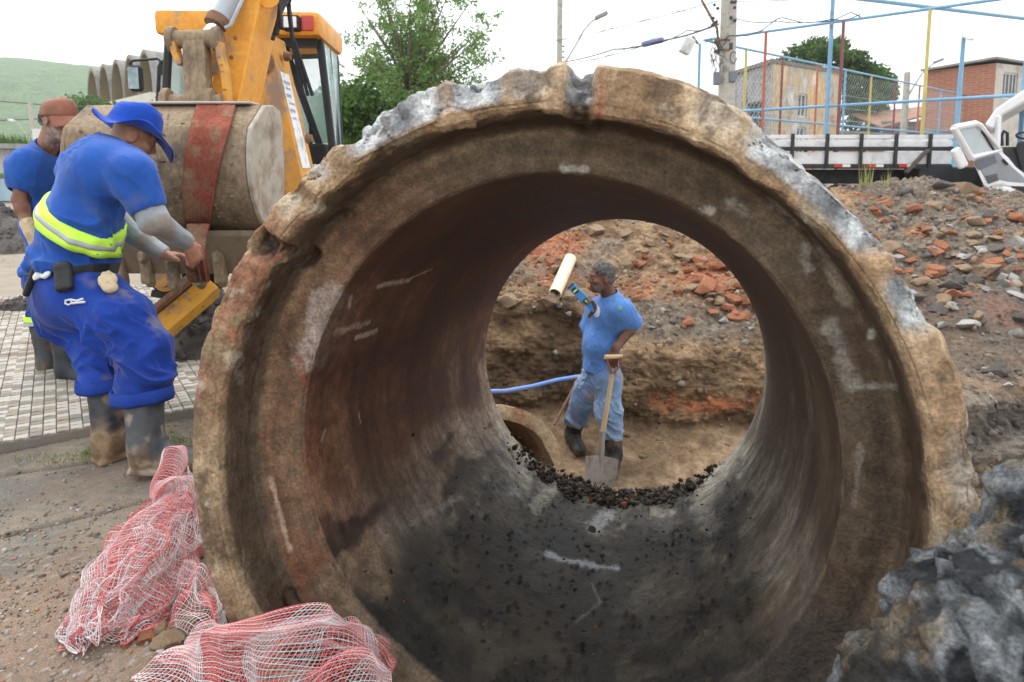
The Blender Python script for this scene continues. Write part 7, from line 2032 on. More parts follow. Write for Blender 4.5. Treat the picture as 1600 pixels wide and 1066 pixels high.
# ---------------------------------------------------------------- man standing in the trench
def worker_trench():
    f = unit((-0.90, -0.42, 0)); left = np.array([-f[1], f[0], 0])
    G = Fig('grey-haired worker standing in the trench leaning on a shovel', at(925, 716, 5.25))
    pel, mid, chest, neck = at(941, 584, 5.3), at(940, 540, 5.3), at(951, 498, 5.3), at(955, 464, 5.3)
    head = at(939, 433, 5.26)
    up = unit(neck - pel); R = frame(f - up * (f @ up), up)
    ls, rs = at(971, 482, 5.14), at(934, 482, 5.46)
    le, re = at(991, 506, 5.2), at(922, 505, 5.45)
    lw, rw = at(962, 545, 5.06), at(929, 486, 5.28)
    lh, rh = at(950, 592, 5.2), at(932, 590, 5.38)
    lk, rk = at(950, 640, 5.16), at(911, 630, 5.38)
    s1, s2 = at(959, 730, 5.16), at(893, 696, 5.52)
    hf = unit(f * 0.95 + np.array([-0.1, 0.16, -0.08])); HR = frame(hf, (0, 0, 1))
    lo = np.array([0.15, 4.75, -1.3]); hi = np.array([1.3, 5.8, 0.62])
    b = Field(lo, hi, 0.006)
    add_head(b, head, HR, 0.97)
    b.cone(neck - up * 0.03, head + HR @ np.array([0, -0.03, -0.05]), 0.062, 0.058, 0.03)
    for c, r in ((chest, (0.15, 0.1, 0.15)), (mid, (0.14, 0.11, 0.12)), (pel, (0.14, 0.1, 0.1))): b.ell(c, r, 0.05, R)
    for s_, e_, w_ in ((rs, re, rw), (ls, le, lw)):
        b.chain([chest + (s_ - chest) * 0.5, s_, s_ + (e_ - s_) * 0.6, e_, e_ + (w_ - e_) * 0.3, w_], [0.05, 0.052, 0.048, 0.042, 0.042, 0.029], 0.02)
    for h_, k_, a_ in ((rh, rk, s2 + [0, 0, 0.1]), (lh, lk, s1 + [0, 0, 0.1])): b.chain([h_, k_, a_], [0.08, 0.05, 0.035], 0.03)
    add_hand(b, lw + unit(lw - le) * 0.01, unit((-0.15, -0.1, -0.95)), (0.35, 0.9, 0), (-0.8, 0.3, 0.1), 0.5, 1.02)
    add_hand(b, rw + np.array([0, 0, 0.01]), unit((-0.35, -0.25, 0.7)), (-0.5, -0.6, -0.2), (-0.6, 0.4, 0.4), 0.8, 1.0)
    def skin(V, N):
        c = sk(V, (0.155, 0.070, 0.042), (0.085, 0.036, 0.022), 10, 2)
        q = (V - head) @ HR; r = np.linalg.norm(q, axis=1)
        beard = sstep(-0.03, -0.06, q[:, 2]) * (r < 0.16) * sstep(0.0, 0.03, q[:, 1])
        return mix(c, (0.20, 0.18, 0.165), beard * sstep(-0.2, 0.3, fbm(V, 60, 2, 4)) * 0.6)
    G.put('body', b, M_skin, None, skin, 1)
    eyes(G.root, G.base, head, HR, 0.97)
    h = Field(head - 0.2, head + 0.2, 0.005)
    h.ell(loc(head, HR, (0, -0.018, 0.035)), (0.08, 0.098, 0.09), 0.01, HR); h.ell(loc(head, HR, (0, -0.05, -0.01)), (0.077, 0.06, 0.06), 0.02, HR)
    h.box(loc(head, HR, (0, 0.14, 0.0)), (0.12, 0.075, 0.085), HR, 0.03, 0.02, 'sub'); h.box(loc(head, HR, (0, 0.05, -0.06)), (0.12, 0.065, 0.085), HR, 0.02, 0.01, 'sub')
    G.put('hair', h, M_hair, lambda V, N: 0.003 * fbm(V, 90, 2, 3), lambda V, N: mix((0.07, 0.066, 0.063), (0.15, 0.145, 0.14), sstep(-0.4, 0.4, fbm(V, 80, 2, 6))))
    t = Field(lo, hi, 0.0065)
    t.ell(pel + up * 0.0, (0.178, 0.145, 0.13), 0.05, R); t.ell(mid + f * 0.012, (0.165, 0.135, 0.15), 0.12, R); t.ell(chest, (0.185, 0.13, 0.14), 0.09, R)
    t.cone(chest + up * 0.06 + left * 0.1, chest + up * 0.06 - left * 0.1, 0.085, 0.085, 0.07); t.cone(chest + up * 0.1, neck - up * 0.005, 0.085, 0.07, 0.06)
    for s_, e_ in ((rs, re), (ls, le)):
        d = unit(e_ - s_)
        t.chain([s_ + (chest - s_) * 0.5, s_ - up * 0.01, s_ + d * 0.17], [0.078, 0.062, 0.075], 0.09); t.cone(neck - up * 0.02, s_ + (chest - s_) * 0.15 + up * 0.005, 0.05, 0.052, 0.08)
        t.cone(s_ + d * 0.145, s_ + d * 0.26, 0.062, 0.068, 0, 'sub')
    t.plane(at(941, 579, 5.3), -up)
    t.ell(neck + f * 0.03 + up * 0.035, (0.07, 0.075, 0.05), 0.01, R, 'sub')
    lb, lb2 = (0.085, 0.20, 0.49), (0.055, 0.125, 0.35)
    sf = folds(((0.3, 0.1, -0.9), (0.2, -1, 0)), 0.020, 12, 23)
    so = G.put('shirt', t, M_cloth, lambda V, N: sf(V, N) * (0.6 + 0.7 * sstep(0.0, -0.15, (V - chest) @ up)), lambda V, N: mix(lb, lb2, sstep(-0.1, 0.5, fbm(V, 5, 4, 45)) * 0.6))
    V = np.array([v.co for v in so.data.vertices]) + G.base; F = np.array([list(q.vertices) for q in so.data.polygons]); N = normals_np(V, F)
    def decal(name, u, v, y, rad, mat, shape=1.0):
        d = unit(at(u, v, y) - np.array([0, 0, CAM_H])); q = V - np.array([0, 0, CAM_H]); tt = q @ d
        e = np.linalg.norm((q - tt[:, None] * d) * np.array([1, 1, shape]), axis=1)
        near = tt < tt[e < 0.03].min() + 0.08 if (e < 0.03).any() else tt < 99
        vv, ff, u_ = shell_from(V, F, N, (e < rad) & near, 0.004)
        if len(ff): link(name, mesh_np(name, vv - G.base, ff, True), mat, G.root)
    decal('chest_logo', 933, 487, 5.15, 0.030, material('white_shirt_print', ((0.75, 0.76, 0.78), (0.3, 0.4, 0.6)), scale=34, rough=0.8), 0.6)
    decal('sleeve_badge', 969, 482, 5.05, 0.020, material('yellow_green_badge', ((0.45, 0.45, 0.08), (0.10, 0.32, 0.14), (0.2, 0.35, 0.45)), scale=60, rough=0.8))
    cl = MB(); cl.tube([loc(neck, R, (0.066 * cos(a), 0.066 * sin(a) + 0.008, 0.022 - 0.018 * sin(a))) for a in np.linspace(0, 2 * pi, 28)], 0.0055, 6)
    cl.build('collar', material('collar_rib', ((0.5, 0.55, 0.62), (0.6, 0.64, 0.7)), rough=0.9), G.root, True, G.base)
    p = Field(lo, hi, 0.0065)
    p.ell(pel - up * 0.03, (0.165, 0.13, 0.11), 0.05, R)
    p.chain([lh, lk, at(957, 686, 5.16)], [0.115, 0.096, 0.088], 0.06); p.chain([rh, at(920, 610, 5.36), rk, at(890, 682, 5.5)], [0.112, 0.105, 0.092, 0.082], 0.06)
    p.plane(at(957, 684, 5.16), unit((0, 0, -1)))
    p.cone(at(890, 656, 5.36), at(880, 680, 5.36), 0.0, 0.0, 0)
    def jean(V, N):
        c = mix((0.13, 0.21, 0.37), (0.25, 0.34, 0.48), sstep(-0.3, 0.3, fbm(V, 4, 4, 52)))
        mudm = sstep(0.0, 0.35, fbm(V, 6, 4, 55) + 0.35 * np.exp(-(np.minimum(np.linalg.norm(V - rk, axis=1), np.linalg.norm(V - (lk + [-0.04, 0, 0.02]), axis=1)) / 0.12) ** 2) - 0.1)
        return mix(c, (0.27, 0.21, 0.14), mudm * 0.7)
    G.put('jeans', p, M_cloth, folds(((0.7, 0, -0.6), (0, -1, 0)), 0.022, 13, 29), jean)
    bk = ((0.07, 0.06, 0.05), (0.012, 0.012, 0.013))
    boot('boot', G.root, G.base, s1, at(958, 668, 5.16), (-0.25, -0.95, 0), 0.078, 0.064, M_rubber, 0.27, boot_col(s1, 0.08, (0.16, 0.11, 0.07), (0.018, 0.018, 0.019), seed=5))
    zc = at(957, 684, 5.16)[2] + 0.08; tp = s2 + (rk - s2) * ((zc - s2[2]) / (rk[2] - s2[2]))
    boot('boot', G.root, G.base, s2, tp, (0.25, -0.95, 0), 0.074, 0.062, M_rubber, 0.27, boot_col(s2, 0.04, (0.12, 0.085, 0.055), (0.018, 0.018, 0.019), seed=6))
    return s1, s2
feet_c = worker_trench()
operator()
sling()
# ================================================================== TOOLS AND LOOSE THINGS IN THE TRENCH
M_wood = material('worn_ash_handle', ((0.46, 0.31, 0.17), (0.54, 0.39, 0.23), (0.38, 0.25, 0.13)), scale=14, rough=0.7, stretch=(1, 1, 0.2), bump=0.1)
M_steel = material('scuffed_steel', ((0.30, 0.29, 0.28), (0.42, 0.41, 0.40), (0.22, 0.19, 0.17)), scale=9, rough=0.45, metal=0.6, dirt=((0.24, 0.17, 0.11), 8, 0.56))
def shovel():
    top, mid_, low = at(966, 556, 5.0), at(957, 584, 5.0), at(941, 683, 4.97)
    tip = at(937, 752, 4.93); b0 = tip
    r = tag(empty('shovel', b0), 'wooden-handled shovel with a D-grip standing in the trench', 'shovel')
    m = MB(); m.tube([mid_ - b0, low - b0], [0.017, 0.019], 12); m.build('shaft', M_wood, r, True)
    m = MB(); m.tube([at(945, 558, 4.98) - b0, at(972, 557, 5.02) - b0], 0.017, 10); m.build('grip', M_wood, r, True)
    m = MB()
    for u in (947, 971): m.tube([at(u, 558, 5.0) - b0, at(u + (3 if u < 950 else 1), 570, 5.0) - b0, at(958 + (-4 if u < 950 else 4), 578, 5.0) - b0, mid_ - b0 + [0, 0, -0.03]], [0.009, 0.010, 0.011, 0.014], 8)
    m.build('yoke', M_rust, r, True)
    m = MB(); m.tube([low - b0 + [0, 0, 0.05], at(939, 715, 4.95) - b0, at(938, 733, 4.94) - b0], [0.023, 0.021, 0.012], 12); m.build('socket', M_steel, r, True)
    # dished blade
    A, B_, C_, D_ = [p - b0 for p in (at(913, 711, 4.90), at(964, 716, 4.95), at(959, 757, 4.92), at(912, 750, 4.88))]
    V = []; n1, n2 = 13, 13
    nn = unit(np.cross(B_ - A, D_ - A)); nn = nn if nn[1] < 0 else -nn
    for side in (0, 1):
        for i in range(n1):
            for j in range(n2):
                s_, t = i / 12, j / 12
                p = A * (1 - s_) * (1 - t) + B_ * s_ * (1 - t) + C_ * s_ * t + D_ * (1 - s_) * t
                V.append(p - nn * (0.05 * (1 - (2 * s_ - 1) ** 2) - 0.035) - nn * side * 0.004 + unit(C_ - B_) * 0.02 * (1 - (2 * s_ - 1) ** 2) * t)
    g = grid_faces(n1, n2); F = np.concatenate([g, g[:, ::-1] + n1 * n2])
    link('blade', mesh_np('blade', np.array(V), F, True), M_steel, r)
shovel()
def spirit_level():
    a, b = at(892, 447, 5.18), at(930, 484, 5.26)
    c = (a + b) / 2; r = tag(empty('spirit_level', c), 'blue spirit level held in the raised hand of the trench worker', 'level')
    d = unit(b - a); up = unit(np.cross(d, (0, 1, 0.1)))
    y = unit(np.cross(up, d)); R3 = Matrix((d, y, up)).transposed(); L = np.linalg.norm(b - a)
    m = MB(); m.box((0, 0, 0), (L, 0.022, 0.058), R3, 0.003); m.build('body', material('blue_level_paint', ((0.07, 0.26, 0.62), (0.09, 0.30, 0.68)), scale=6, rough=0.4), r)
    for t in (-0.34, 0.12):
        m = MB(); m.box(d * L * t - y * 0.012, (0.05, 0.008, 0.034), R3, 0.002); v = m.build('vial_window', M_black, r)
        m = MB(); m.lathe([(0.0, -0.017), (0.008, -0.017), (0.008, 0.017), (0.0, 0.017)], d * L * t - y * 0.017, up if t < 0 else d, 10); m.build('vial', material('green_vial', ((0.55, 0.75, 0.10), (0.6, 0.8, 0.15)), rough=0.2), v, True)
    for t in (-0.5, 0.5):
        m = MB(); m.box(d * (L * t + 0.004 * np.sign(t)), (0.008, 0.025, 0.061), R3); m.build('end_cap', M_black, r)
spirit_level()
def ring_pipe(name, lab, a, b, ro, ri, mat, n=28, wob=0.0, cat='pipe', colf=None):
    a, b = np.array(a), np.array(b); L = np.linalg.norm(b - a); ax = unit(b - a)
    x = unit(np.cross(ax, (0, 0, 1.0))); y = np.cross(x, ax)
    prof = [(ri, 0.0), ((ri + ro) / 2, -0.004), (ro, 0.006)] + [(ro, L * k / 10) for k in range(1, 11)] + [(ri, L)] + [(ri, L * k / 10) for k in range(9, 0, -1)]
    V = []
    for k in range(n):
        t = 2 * pi * k / n
        for (r_, h) in prof: V.append(ax * h + (x * cos(t) + y * sin(t)) * r_)
    V = np.array(V); m = len(prof)
    F = np.concatenate([grid_faces(n, m, True), np.array([(k * m + m - 1, ((k + 1) % n) * m + m - 1, ((k + 1) % n) * m, k * m) for k in range(n)])])
    if wob:
        N = normals_np(V, F); V = V + N * (wob * fbm(V + a, 12, 4, 3))[:, None]
    me = mesh_np(name, V, F, True, colf(V + a) if colf else None); me.set_sharp_from_angle(angle=radians(50))
    o = link(name, me, mat, None, a); return tag(o, lab, cat)
pv0 = earth(868, 459) + [0, -0.05, 0.035]
pv1 = earth(884, 420) + [0, 0, 0.03]
ring_pipe('plastic_pipe', 'short cream plastic pipe offcut lying on the spoil above the trench', pv0, pv0 + unit(pv1 - pv0) * 0.62, 0.062, 0.055, material('cream_pvc', ((0.72, 0.62, 0.42), (0.78, 0.70, 0.52)), scale=5, rough=0.4, dirt=((0.35, 0.25, 0.15), 6, 0.6)), 28)
def old_pipe():
    c = at(782, 748, 4.6); ax = unit((-0.30, 0.93, -0.30))
    def col(V): 
        n = fbm(V, 6, 4, 5)
        k = mix((0.30, 0.19, 0.11), (0.40, 0.29, 0.185), sstep(-0.3, 0.3, n)); return mix(k, (0.30, 0.12, 0.065), sstep(0.1, 0.4, fbm(V, 5, 3, 9)) * 0.7)
    ring_pipe('buried_pipe', 'half-buried smaller concrete pipe end in the trench floor', c, c + ax * 0.9, 0.50, 0.40, M_pipe, 96, 0.02, 'pipe', col)
old_pipe()
def hose():
    P = [at(740, 612, 5.7), at(790, 611, 5.6), at(830, 604, 5.6), at(870, 594, 5.7), at(905, 588, 5.8), at(930, 592, 5.9)]
    b0 = P[0]; m = MB(); Q = []
    for i in range(len(P) - 1):
        for k in range(4): Q.append(P[i] + (P[i + 1] - P[i]) * k / 4 - b0)
    Q.append(P[-1] - b0)
    m.tube(Q, 0.017, 10)
    o = m.build('water_hose', material('blue_hose', ((0.16, 0.30, 0.75), (0.20, 0.36, 0.82)), scale=9, rough=0.4, dirt=((0.35, 0.22, 0.13), 5, 0.62)), None, True); o.location = b0
    tag(o, 'thin blue water hose crossing the trench behind the worker', 'hose')
    a, b = at(866, 664, 5.35), at(905, 590, 5.65)
    m = MB(); m.tube([(0, 0, 0), b - a], 0.012, 8); m.tube([(b - a) * 0.97 + [-0.05, 0, 0.0], (b - a) * 0.97 + [0.05, 0, 0.01]], 0.014, 8)
    o = m.build('digging_bar', M_rust, None, True); o.location = a
    tag(o, 'thin rusty digging bar leaning on the trench wall behind the worker', 'bar')
hose()

# ================================================================== STONES, CLODS AND RUBBLE
M_stone = {'clay': material('red_clay_clod', ((0.34, 0.125, 0.062), (0.40, 0.17, 0.09), (0.22, 0.085, 0.048)), scale=5, rough=0.95, fine=(30, 0.3), bump=0.9, bscale=40, bdist=0.015, dirt=((0.25, 0.19, 0.14), 7, 0.6)),
           'grey': material('grey_rubble', ((0.20, 0.19, 0.18), (0.30, 0.29, 0.27), (0.13, 0.12, 0.115)), scale=8, rough=0.9, bump=0.5, bscale=50, dirt=((0.26, 0.17, 0.11), 6, 0.58)),
           'pale': material('pale_concrete', ((0.29, 0.275, 0.25), (0.37, 0.35, 0.325), (0.22, 0.20, 0.18)), scale=8, rough=0.9, bump=0.4, bscale=60, dirt=((0.28, 0.2, 0.14), 5, 0.58)),
           'brown': material('brown_clod', ((0.22, 0.145, 0.09), (0.31, 0.22, 0.14), (0.15, 0.1, 0.06)), scale=9, rough=0.95, bump=0.7, bscale=40, bdist=0.015),
           'dark': material('dark_clod', ((0.075, 0.066, 0.06), (0.13, 0.115, 0.105), (0.05, 0.044, 0.04)), scale=9, rough=0.95, bump=0.7, bscale=40, bdist=0.015)}
def rock_mesh(seed, sub=2, rough=0.35, boxy=0.0, shape=(1, 1, 1), cut=5):
    bm = bmesh.new(); bmesh.ops.create_icosphere(bm, subdivisions=sub, radius=1)
    V = np.array([v.co for v in bm.verts]); F = np.array([[v.index for v in f.verts] for f in bm.faces]); bm.free()
    r = np.random.default_rng(seed)
    for k in range(cut):      # broken flat faces
        n = unit(r.normal(size=3)); d = 0.38 + 0.42 * r.random()
        e = V @ n - d; V = V - n * np.maximum(e, 0)[:, None]
    if boxy:
        V = V / np.maximum(np.abs(V).max(1), 1e-6)[:, None] * boxy * 0.8 + V * (1 - boxy)
    e_, v_ = cell(V + seed, 2.3, 3)
    V = V * (1 + rough * fbm(V + seed * 3.1, 1.6, 5, seed % 7, 0.6) + rough * 0.5 * (0.5 - e_) * (v_ > 0.4))[:, None] * np.array(shape)
    return V, F
ROCKS = {k: [] for k in M_stone}
for ki, k in enumerate(M_stone):
    for q in range(5):
        V, F = rock_mesh(11 * ki + q, 3, 0.34 if k in ('clay', 'brown', 'dark') else 0.12, 0.0, (1, 0.75 + 0.12 * q, 0.5 + 0.11 * q), 13 if k in ('clay', 'brown', 'dark') else 9)
        me = mesh_np('rock_' + k, V, F, True); me.set_sharp_from_angle(angle=radians(24)); me.materials.append(M_stone[k]); ROCKS[k].append(me)
def lay(kind, p, size, lab, grp, rot=None, squash=None, sink=0.3, name=None):
    me = ROCKS[kind][random.randrange(5)]
    o = bpy.data.objects.new(name or {'clay': 'clay_clod', 'brown': 'earth_clod', 'dark': 'dark_clod'}.get(kind, 'stone'), me); COL.objects.link(o)
    o.scale = (size, size * (squash or 1), size * (0.8 if squash is None else squash)); o.rotation_euler = rot or (random.uniform(-0.4, 0.4), random.uniform(-0.4, 0.4), random.uniform(0, 6.28))
    o.location = (p[0], p[1], p[2] + size * (0.5 - sink))
    return tag(o, lab, 'clod' if kind in ('clay', 'brown', 'dark') else 'stone', grp)
# individual pieces that can be pointed out
for (u, v, k, px, lab) in [(1110, 452, 'clay', 46, 'biggest red clay lump on the spoil right of the trench worker'), (1152, 436, 'clay', 34, 'red clay lump at the edge of the view through the pipe'), (1165, 475, 'clay', 30, 'red clay lump just below the cluster at right'), (1095, 420, 'clay', 26, 'red clay lump on top of the cluster'), (1135, 480, 'clay', 28, 'rounded red clay lump at the foot of the cluster'),
                           (1000, 412, 'clay', 26, 'red clay lump behind the head of the trench worker'), (995, 465, 'clay', 24, 'red clay lump beside the shoulder of the trench worker'), (920, 447, 'clay', 20, 'red clay lump above the spirit level'), (1012, 380, 'brown', 24, 'brown earth lump high on the spoil'), (1065, 402, 'brown', 26, 'brown earth lump left of the red cluster'),
                           (853, 470, 'brown', 17, 'brown clod at the open end of the cream pipe'), (886, 462, 'brown', 20, 'brown clod against the side of the cream pipe'), (872, 474, 'dark', 15, 'dark clod right under the open end of the cream pipe'), (795, 466, 'pale', 14, 'small pale concrete chip left of the plastic pipe'), (838, 462, 'clay', 14, 'broken red brick bit beside the plastic pipe'), (812, 443, 'clay', 11, 'small red brick bit near the pipe edge'), (1132, 497, 'grey', 16, 'grey stone below the red clay cluster'), (1068, 508, 'clay', 11, 'small reddish stone on the gravel slope'), (960, 447, 'brown', 15, 'brown lump behind the neck of the trench worker'),
                           (1512, 507, 'pale', 38, 'squared grey concrete block tipped on the dark slope at right'), (1468, 425, 'clay', 32, 'large red clay lump beside the pipe rim at right'), (1450, 398, 'grey', 22, 'grey stone above the large red lump'), (1425, 330, 'clay', 26, 'red clay lump near the top of the right mound'), (1385, 318, 'clay', 24, 'red clay lump at the left end of the right mound'), (1470, 292, 'dark', 34, 'dark lump crowning the right mound'),
                           (1500, 402, 'pale', 20, 'pale broken slab piece in the middle of the right mound'), (1530, 388, 'grey', 26, 'flat grey slab in the middle of the right mound'), (1545, 345, 'clay', 24, 'red lump near the truck fender'), (1585, 340, 'clay', 28, 'red lump at the right edge of the picture'), (1590, 382, 'pale', 42, 'long pale slab at the right edge of the picture'), (1565, 432, 'pale', 26, 'pale stone right of centre on the mound'), (1590, 460, 'pale', 26, 'pale stone at the right edge under the long slab'),
                           (1590, 520, 'grey', 24, 'grey stone at the right edge on the dark slope'), (1555, 580, 'dark', 36, 'black lump on the ledge at right'), (1580, 600, 'pale', 18, 'small pale stone on the ledge at right'), (1500, 440, 'dark', 26, 'dark lump under the grey slab'), (1540, 450, 'grey', 18, 'grey stone above the tipped block'), (1460, 345, 'grey', 16, 'grey stone on the red part of the mound'), (1505, 340, 'clay', 18, 'small red lump on the grey part of the mound')]:
    p = earth(u, v); D = p[1]; lay(k, p, px * D / FPX / 2 * 1.15, lab, 'named stones on the spoil', sink=0.25)
ORD = ['first', 'second', 'third', 'fourth', 'fifth', 'sixth', 'seventh', 'eighth', 'ninth', 'tenth', 'eleventh', 'twelfth', 'thirteenth', 'fourteenth', 'fifteenth', 'sixteenth', 'seventeenth', 'eighteenth', 'nineteenth', 'twentieth']
def scatter(kind, n, region, smin, smax, seed, grp, what, where):
    r = np.random.default_rng(seed); got = []
    for k in range(n):
        u = r.uniform(region[0], region[2]); v = r.uniform(region[1], region[3])
        p = earth(u, v)
        if p[1] < 6.05: continue
        got.append((u, v, p, r.uniform(smin, smax) * (0.7 + 0.6 * r.random())))
    v0, v1 = region[1], region[3]
    for t, tier in enumerate(('upper', 'middle', 'lower')):
        row = sorted([g for g in got if v0 + (v1 - v0) * t / 3 <= g[1] < v0 + (v1 - v0) * (t + 1) / 3 + 1e-6], key=lambda g: g[0])
        for i, (u, v, p, sz) in enumerate(row):
            lay(kind, p, sz, '%s %s from left, %s part of %s' % (ORD[i], what, tier, where), grp, sink=0.42)
RM, TP_ = 'right mound', 'spoil seen through pipe'
scatter('clay', 34, (1350, 290, 1600, 470), 0.05, 0.13, 3, 'red clods on the right mound', 'red clay clod', RM)
scatter('grey', 22, (1380, 300, 1600, 560), 0.045, 0.11, 4, 'grey stones on the right mound', 'angular grey stone', RM)
scatter('dark', 26, (1380, 290, 1600, 560), 0.05, 0.13, 14, 'dark clods on the right mound', 'dark earth clod', RM)
scatter('pale', 9, (1400, 340, 1600, 560), 0.035, 0.07, 5, 'pale stones on the right mound', 'pale concrete fragment', RM)
scatter('brown', 30, (1360, 290, 1600, 540), 0.05, 0.15, 16, 'brown clods on the right mound', 'brown earth clod', RM)
scatter('brown', 36, (790, 350, 1190, 470), 0.05, 0.13, 6, 'brown clods seen through the pipe', 'brown earth clod', TP_)
scatter('clay', 20, (790, 350, 1060, 480), 0.03, 0.085, 7, 'red clods seen through the pipe', 'red clay clod', TP_)
scatter('clay', 26, (1070, 385, 1195, 500), 0.06, 0.14, 17, 'red clods clustered at right seen through the pipe', 'clustered red clod', TP_)
scatter('grey', 14, (790, 430, 1190, 540), 0.025, 0.06, 8, 'grey stones seen through the pipe', 'small grey stone', TP_)
# grit too small to count
def grit(name, pts, sizes, cols, mat, seed, label=None, sub=1):
    r = np.random.default_rng(seed)
    bm = bmesh.new(); bmesh.ops.create_icosphere(bm, subdivisions=sub, radius=1)
    B0 = np.array([v.co for v in bm.verts]); F0 = np.array([[v.index for v in f.verts] for f in bm.faces]); bm.free()
    n = len(pts); nb = len(B0)
    J = B0[None] * (1 + 0.85 * (r.random((n, nb, 1)) - 0.5)) * (0.65 + 0.7 * r.random((n, 1, 3)))
    a = r.random(n) * 6.28; ca, sa = np.cos(a)[:, None], np.sin(a)[:, None]
    J = np.stack([J[..., 0] * ca - J[..., 1] * sa, J[..., 0] * sa + J[..., 1] * ca, J[..., 2]], -1)
    V = (np.array(pts)[:, None] + J * np.array(sizes)[:, None, None]).reshape(-1, 3)
    F = (F0[None] + (np.arange(n) * nb)[:, None, None]).reshape(-1, 3)
    o = link(name, mesh_np(name, V, F, True, np.repeat(np.array(cols), nb, 0)), mat)
    tag(o, label, None, None, 'stuff'); return o
M_grit = material('grit', attr=True, scale=40, var=0.3, rough=0.95, bump=0.5, bscale=120)
def mound_grit():
    r = np.random.default_rng(12)
    i = r.integers(40, NXT - 20, 26000); j = r.integers(0, NPT - 60, 26000)
    p = TV[i, j]
    keep = (p[:, 1] > 4.0) & ~((j > 112) & (j < 235) & (r.random(len(j)) < 0.75)) & ~((j < 112) & (r.random(len(j)) < 0.7))
    p = p[keep]
    s_ = 0.006 + 0.03 * r.random(len(p)) ** 4
    cl = TCOL[i, j][keep] * (0.65 + 0.75 * r.random((len(p), 1)))
    odd = r.random(len(p)) < 0.05; cl[odd] = np.array((0.30, 0.27, 0.235)) * (0.6 + 0.5 * r.random((odd.sum(), 1)))
    grit('gravel', p, s_, cl, M_grit, 5, 'loose gravel and crumbs of earth over the spoil and trench', 1)
mound_grit()
def silt_crumbs():
    """black crumbs and clods lying along the bottom of the pipe, heaped at its far lip"""
    r = np.random.default_rng(15); pts, sz = [], []
    for k in range(2000):
        if k < 1500:
            th = radians(r.choice([255, 284, 270, 300, 235], p=[0.36, 0.28, 0.18, 0.1, 0.08]) + r.normal() * 7); s_ = 1.72 + abs(r.normal()) * 0.10 + (0.05 * r.normal()); lift = 0.012
            if not 1.3 < s_ < 1.96: continue
            size = 0.003 + 0.014 * r.random() ** 3.5
            lift = 0.025 * max(0, 1 - abs(math.degrees(th) - 262) / 30) * r.random() + 0.002
        else:
            th = radians(r.normal(262, 26)); s_ = r.uniform(0.1, 1.6); size = 0.0015 + 0.007 * r.random() ** 5; lift = 0.001
        rad = (0.745 if s_ < 1.5 else 0.728) - lift
        pts.append(PIPE_C + PIPE_A * rad * cos(th) + PIPE_B * rad * sin(th) + PIPE_D * s_); sz.append(size)
    c = np.array([(0.03, 0.024, 0.018), (0.05, 0.04, 0.03), (0.10, 0.085, 0.07), (0.24, 0.10, 0.05)])[r.choice(4, len(pts), p=[0.55, 0.3, 0.12, 0.03])]
    grit('silt_crumbs', pts, sz, c, M_grit, 6, 'black crumbs of silt along the bottom of the big pipe', 1)
    # a few bigger clods
    for k, (u, v, s_) in enumerate(((924, 828, 0.03), (918, 852, 0.02), (905, 860, 0.016), (940, 868, 0.02), (900, 888, 0.014), (862, 792, 0.018), (935, 745, 0.032), (905, 742, 0.03), (1010, 748, 0.03), (1040, 738, 0.034), (1062, 736, 0.028), (1000, 760, 0.022), (960, 770, 0.018))):
        t, s0 = pipe_px(u, v, 0.74); p = PIPE_C + PIPE_A * 0.738 * cos(t) + PIPE_B * 0.738 * sin(t) + PIPE_D * min(s0, 1.9)
        lay('dark', p, s_, ['black clod in the middle of the pipe bottom', 'black clod in front of the middle one', 'small black clod left of the pale scrape', 'black clod right of the pale scrape', 'small black clod on the pale scrape', 'black clod on the left of the pipe bottom', 'black lump at the far lip under the shovel', 'black lump at the far lip left of the shovel', 'black lump at the far lip right of the shovel', 'largest black lump at the far lip', 'rightmost black lump at the far lip', 'black clod just inside the far lip', 'black clod centred inside the far lip'][k], 'black clods in the big pipe', sink=0.5)
silt_crumbs()
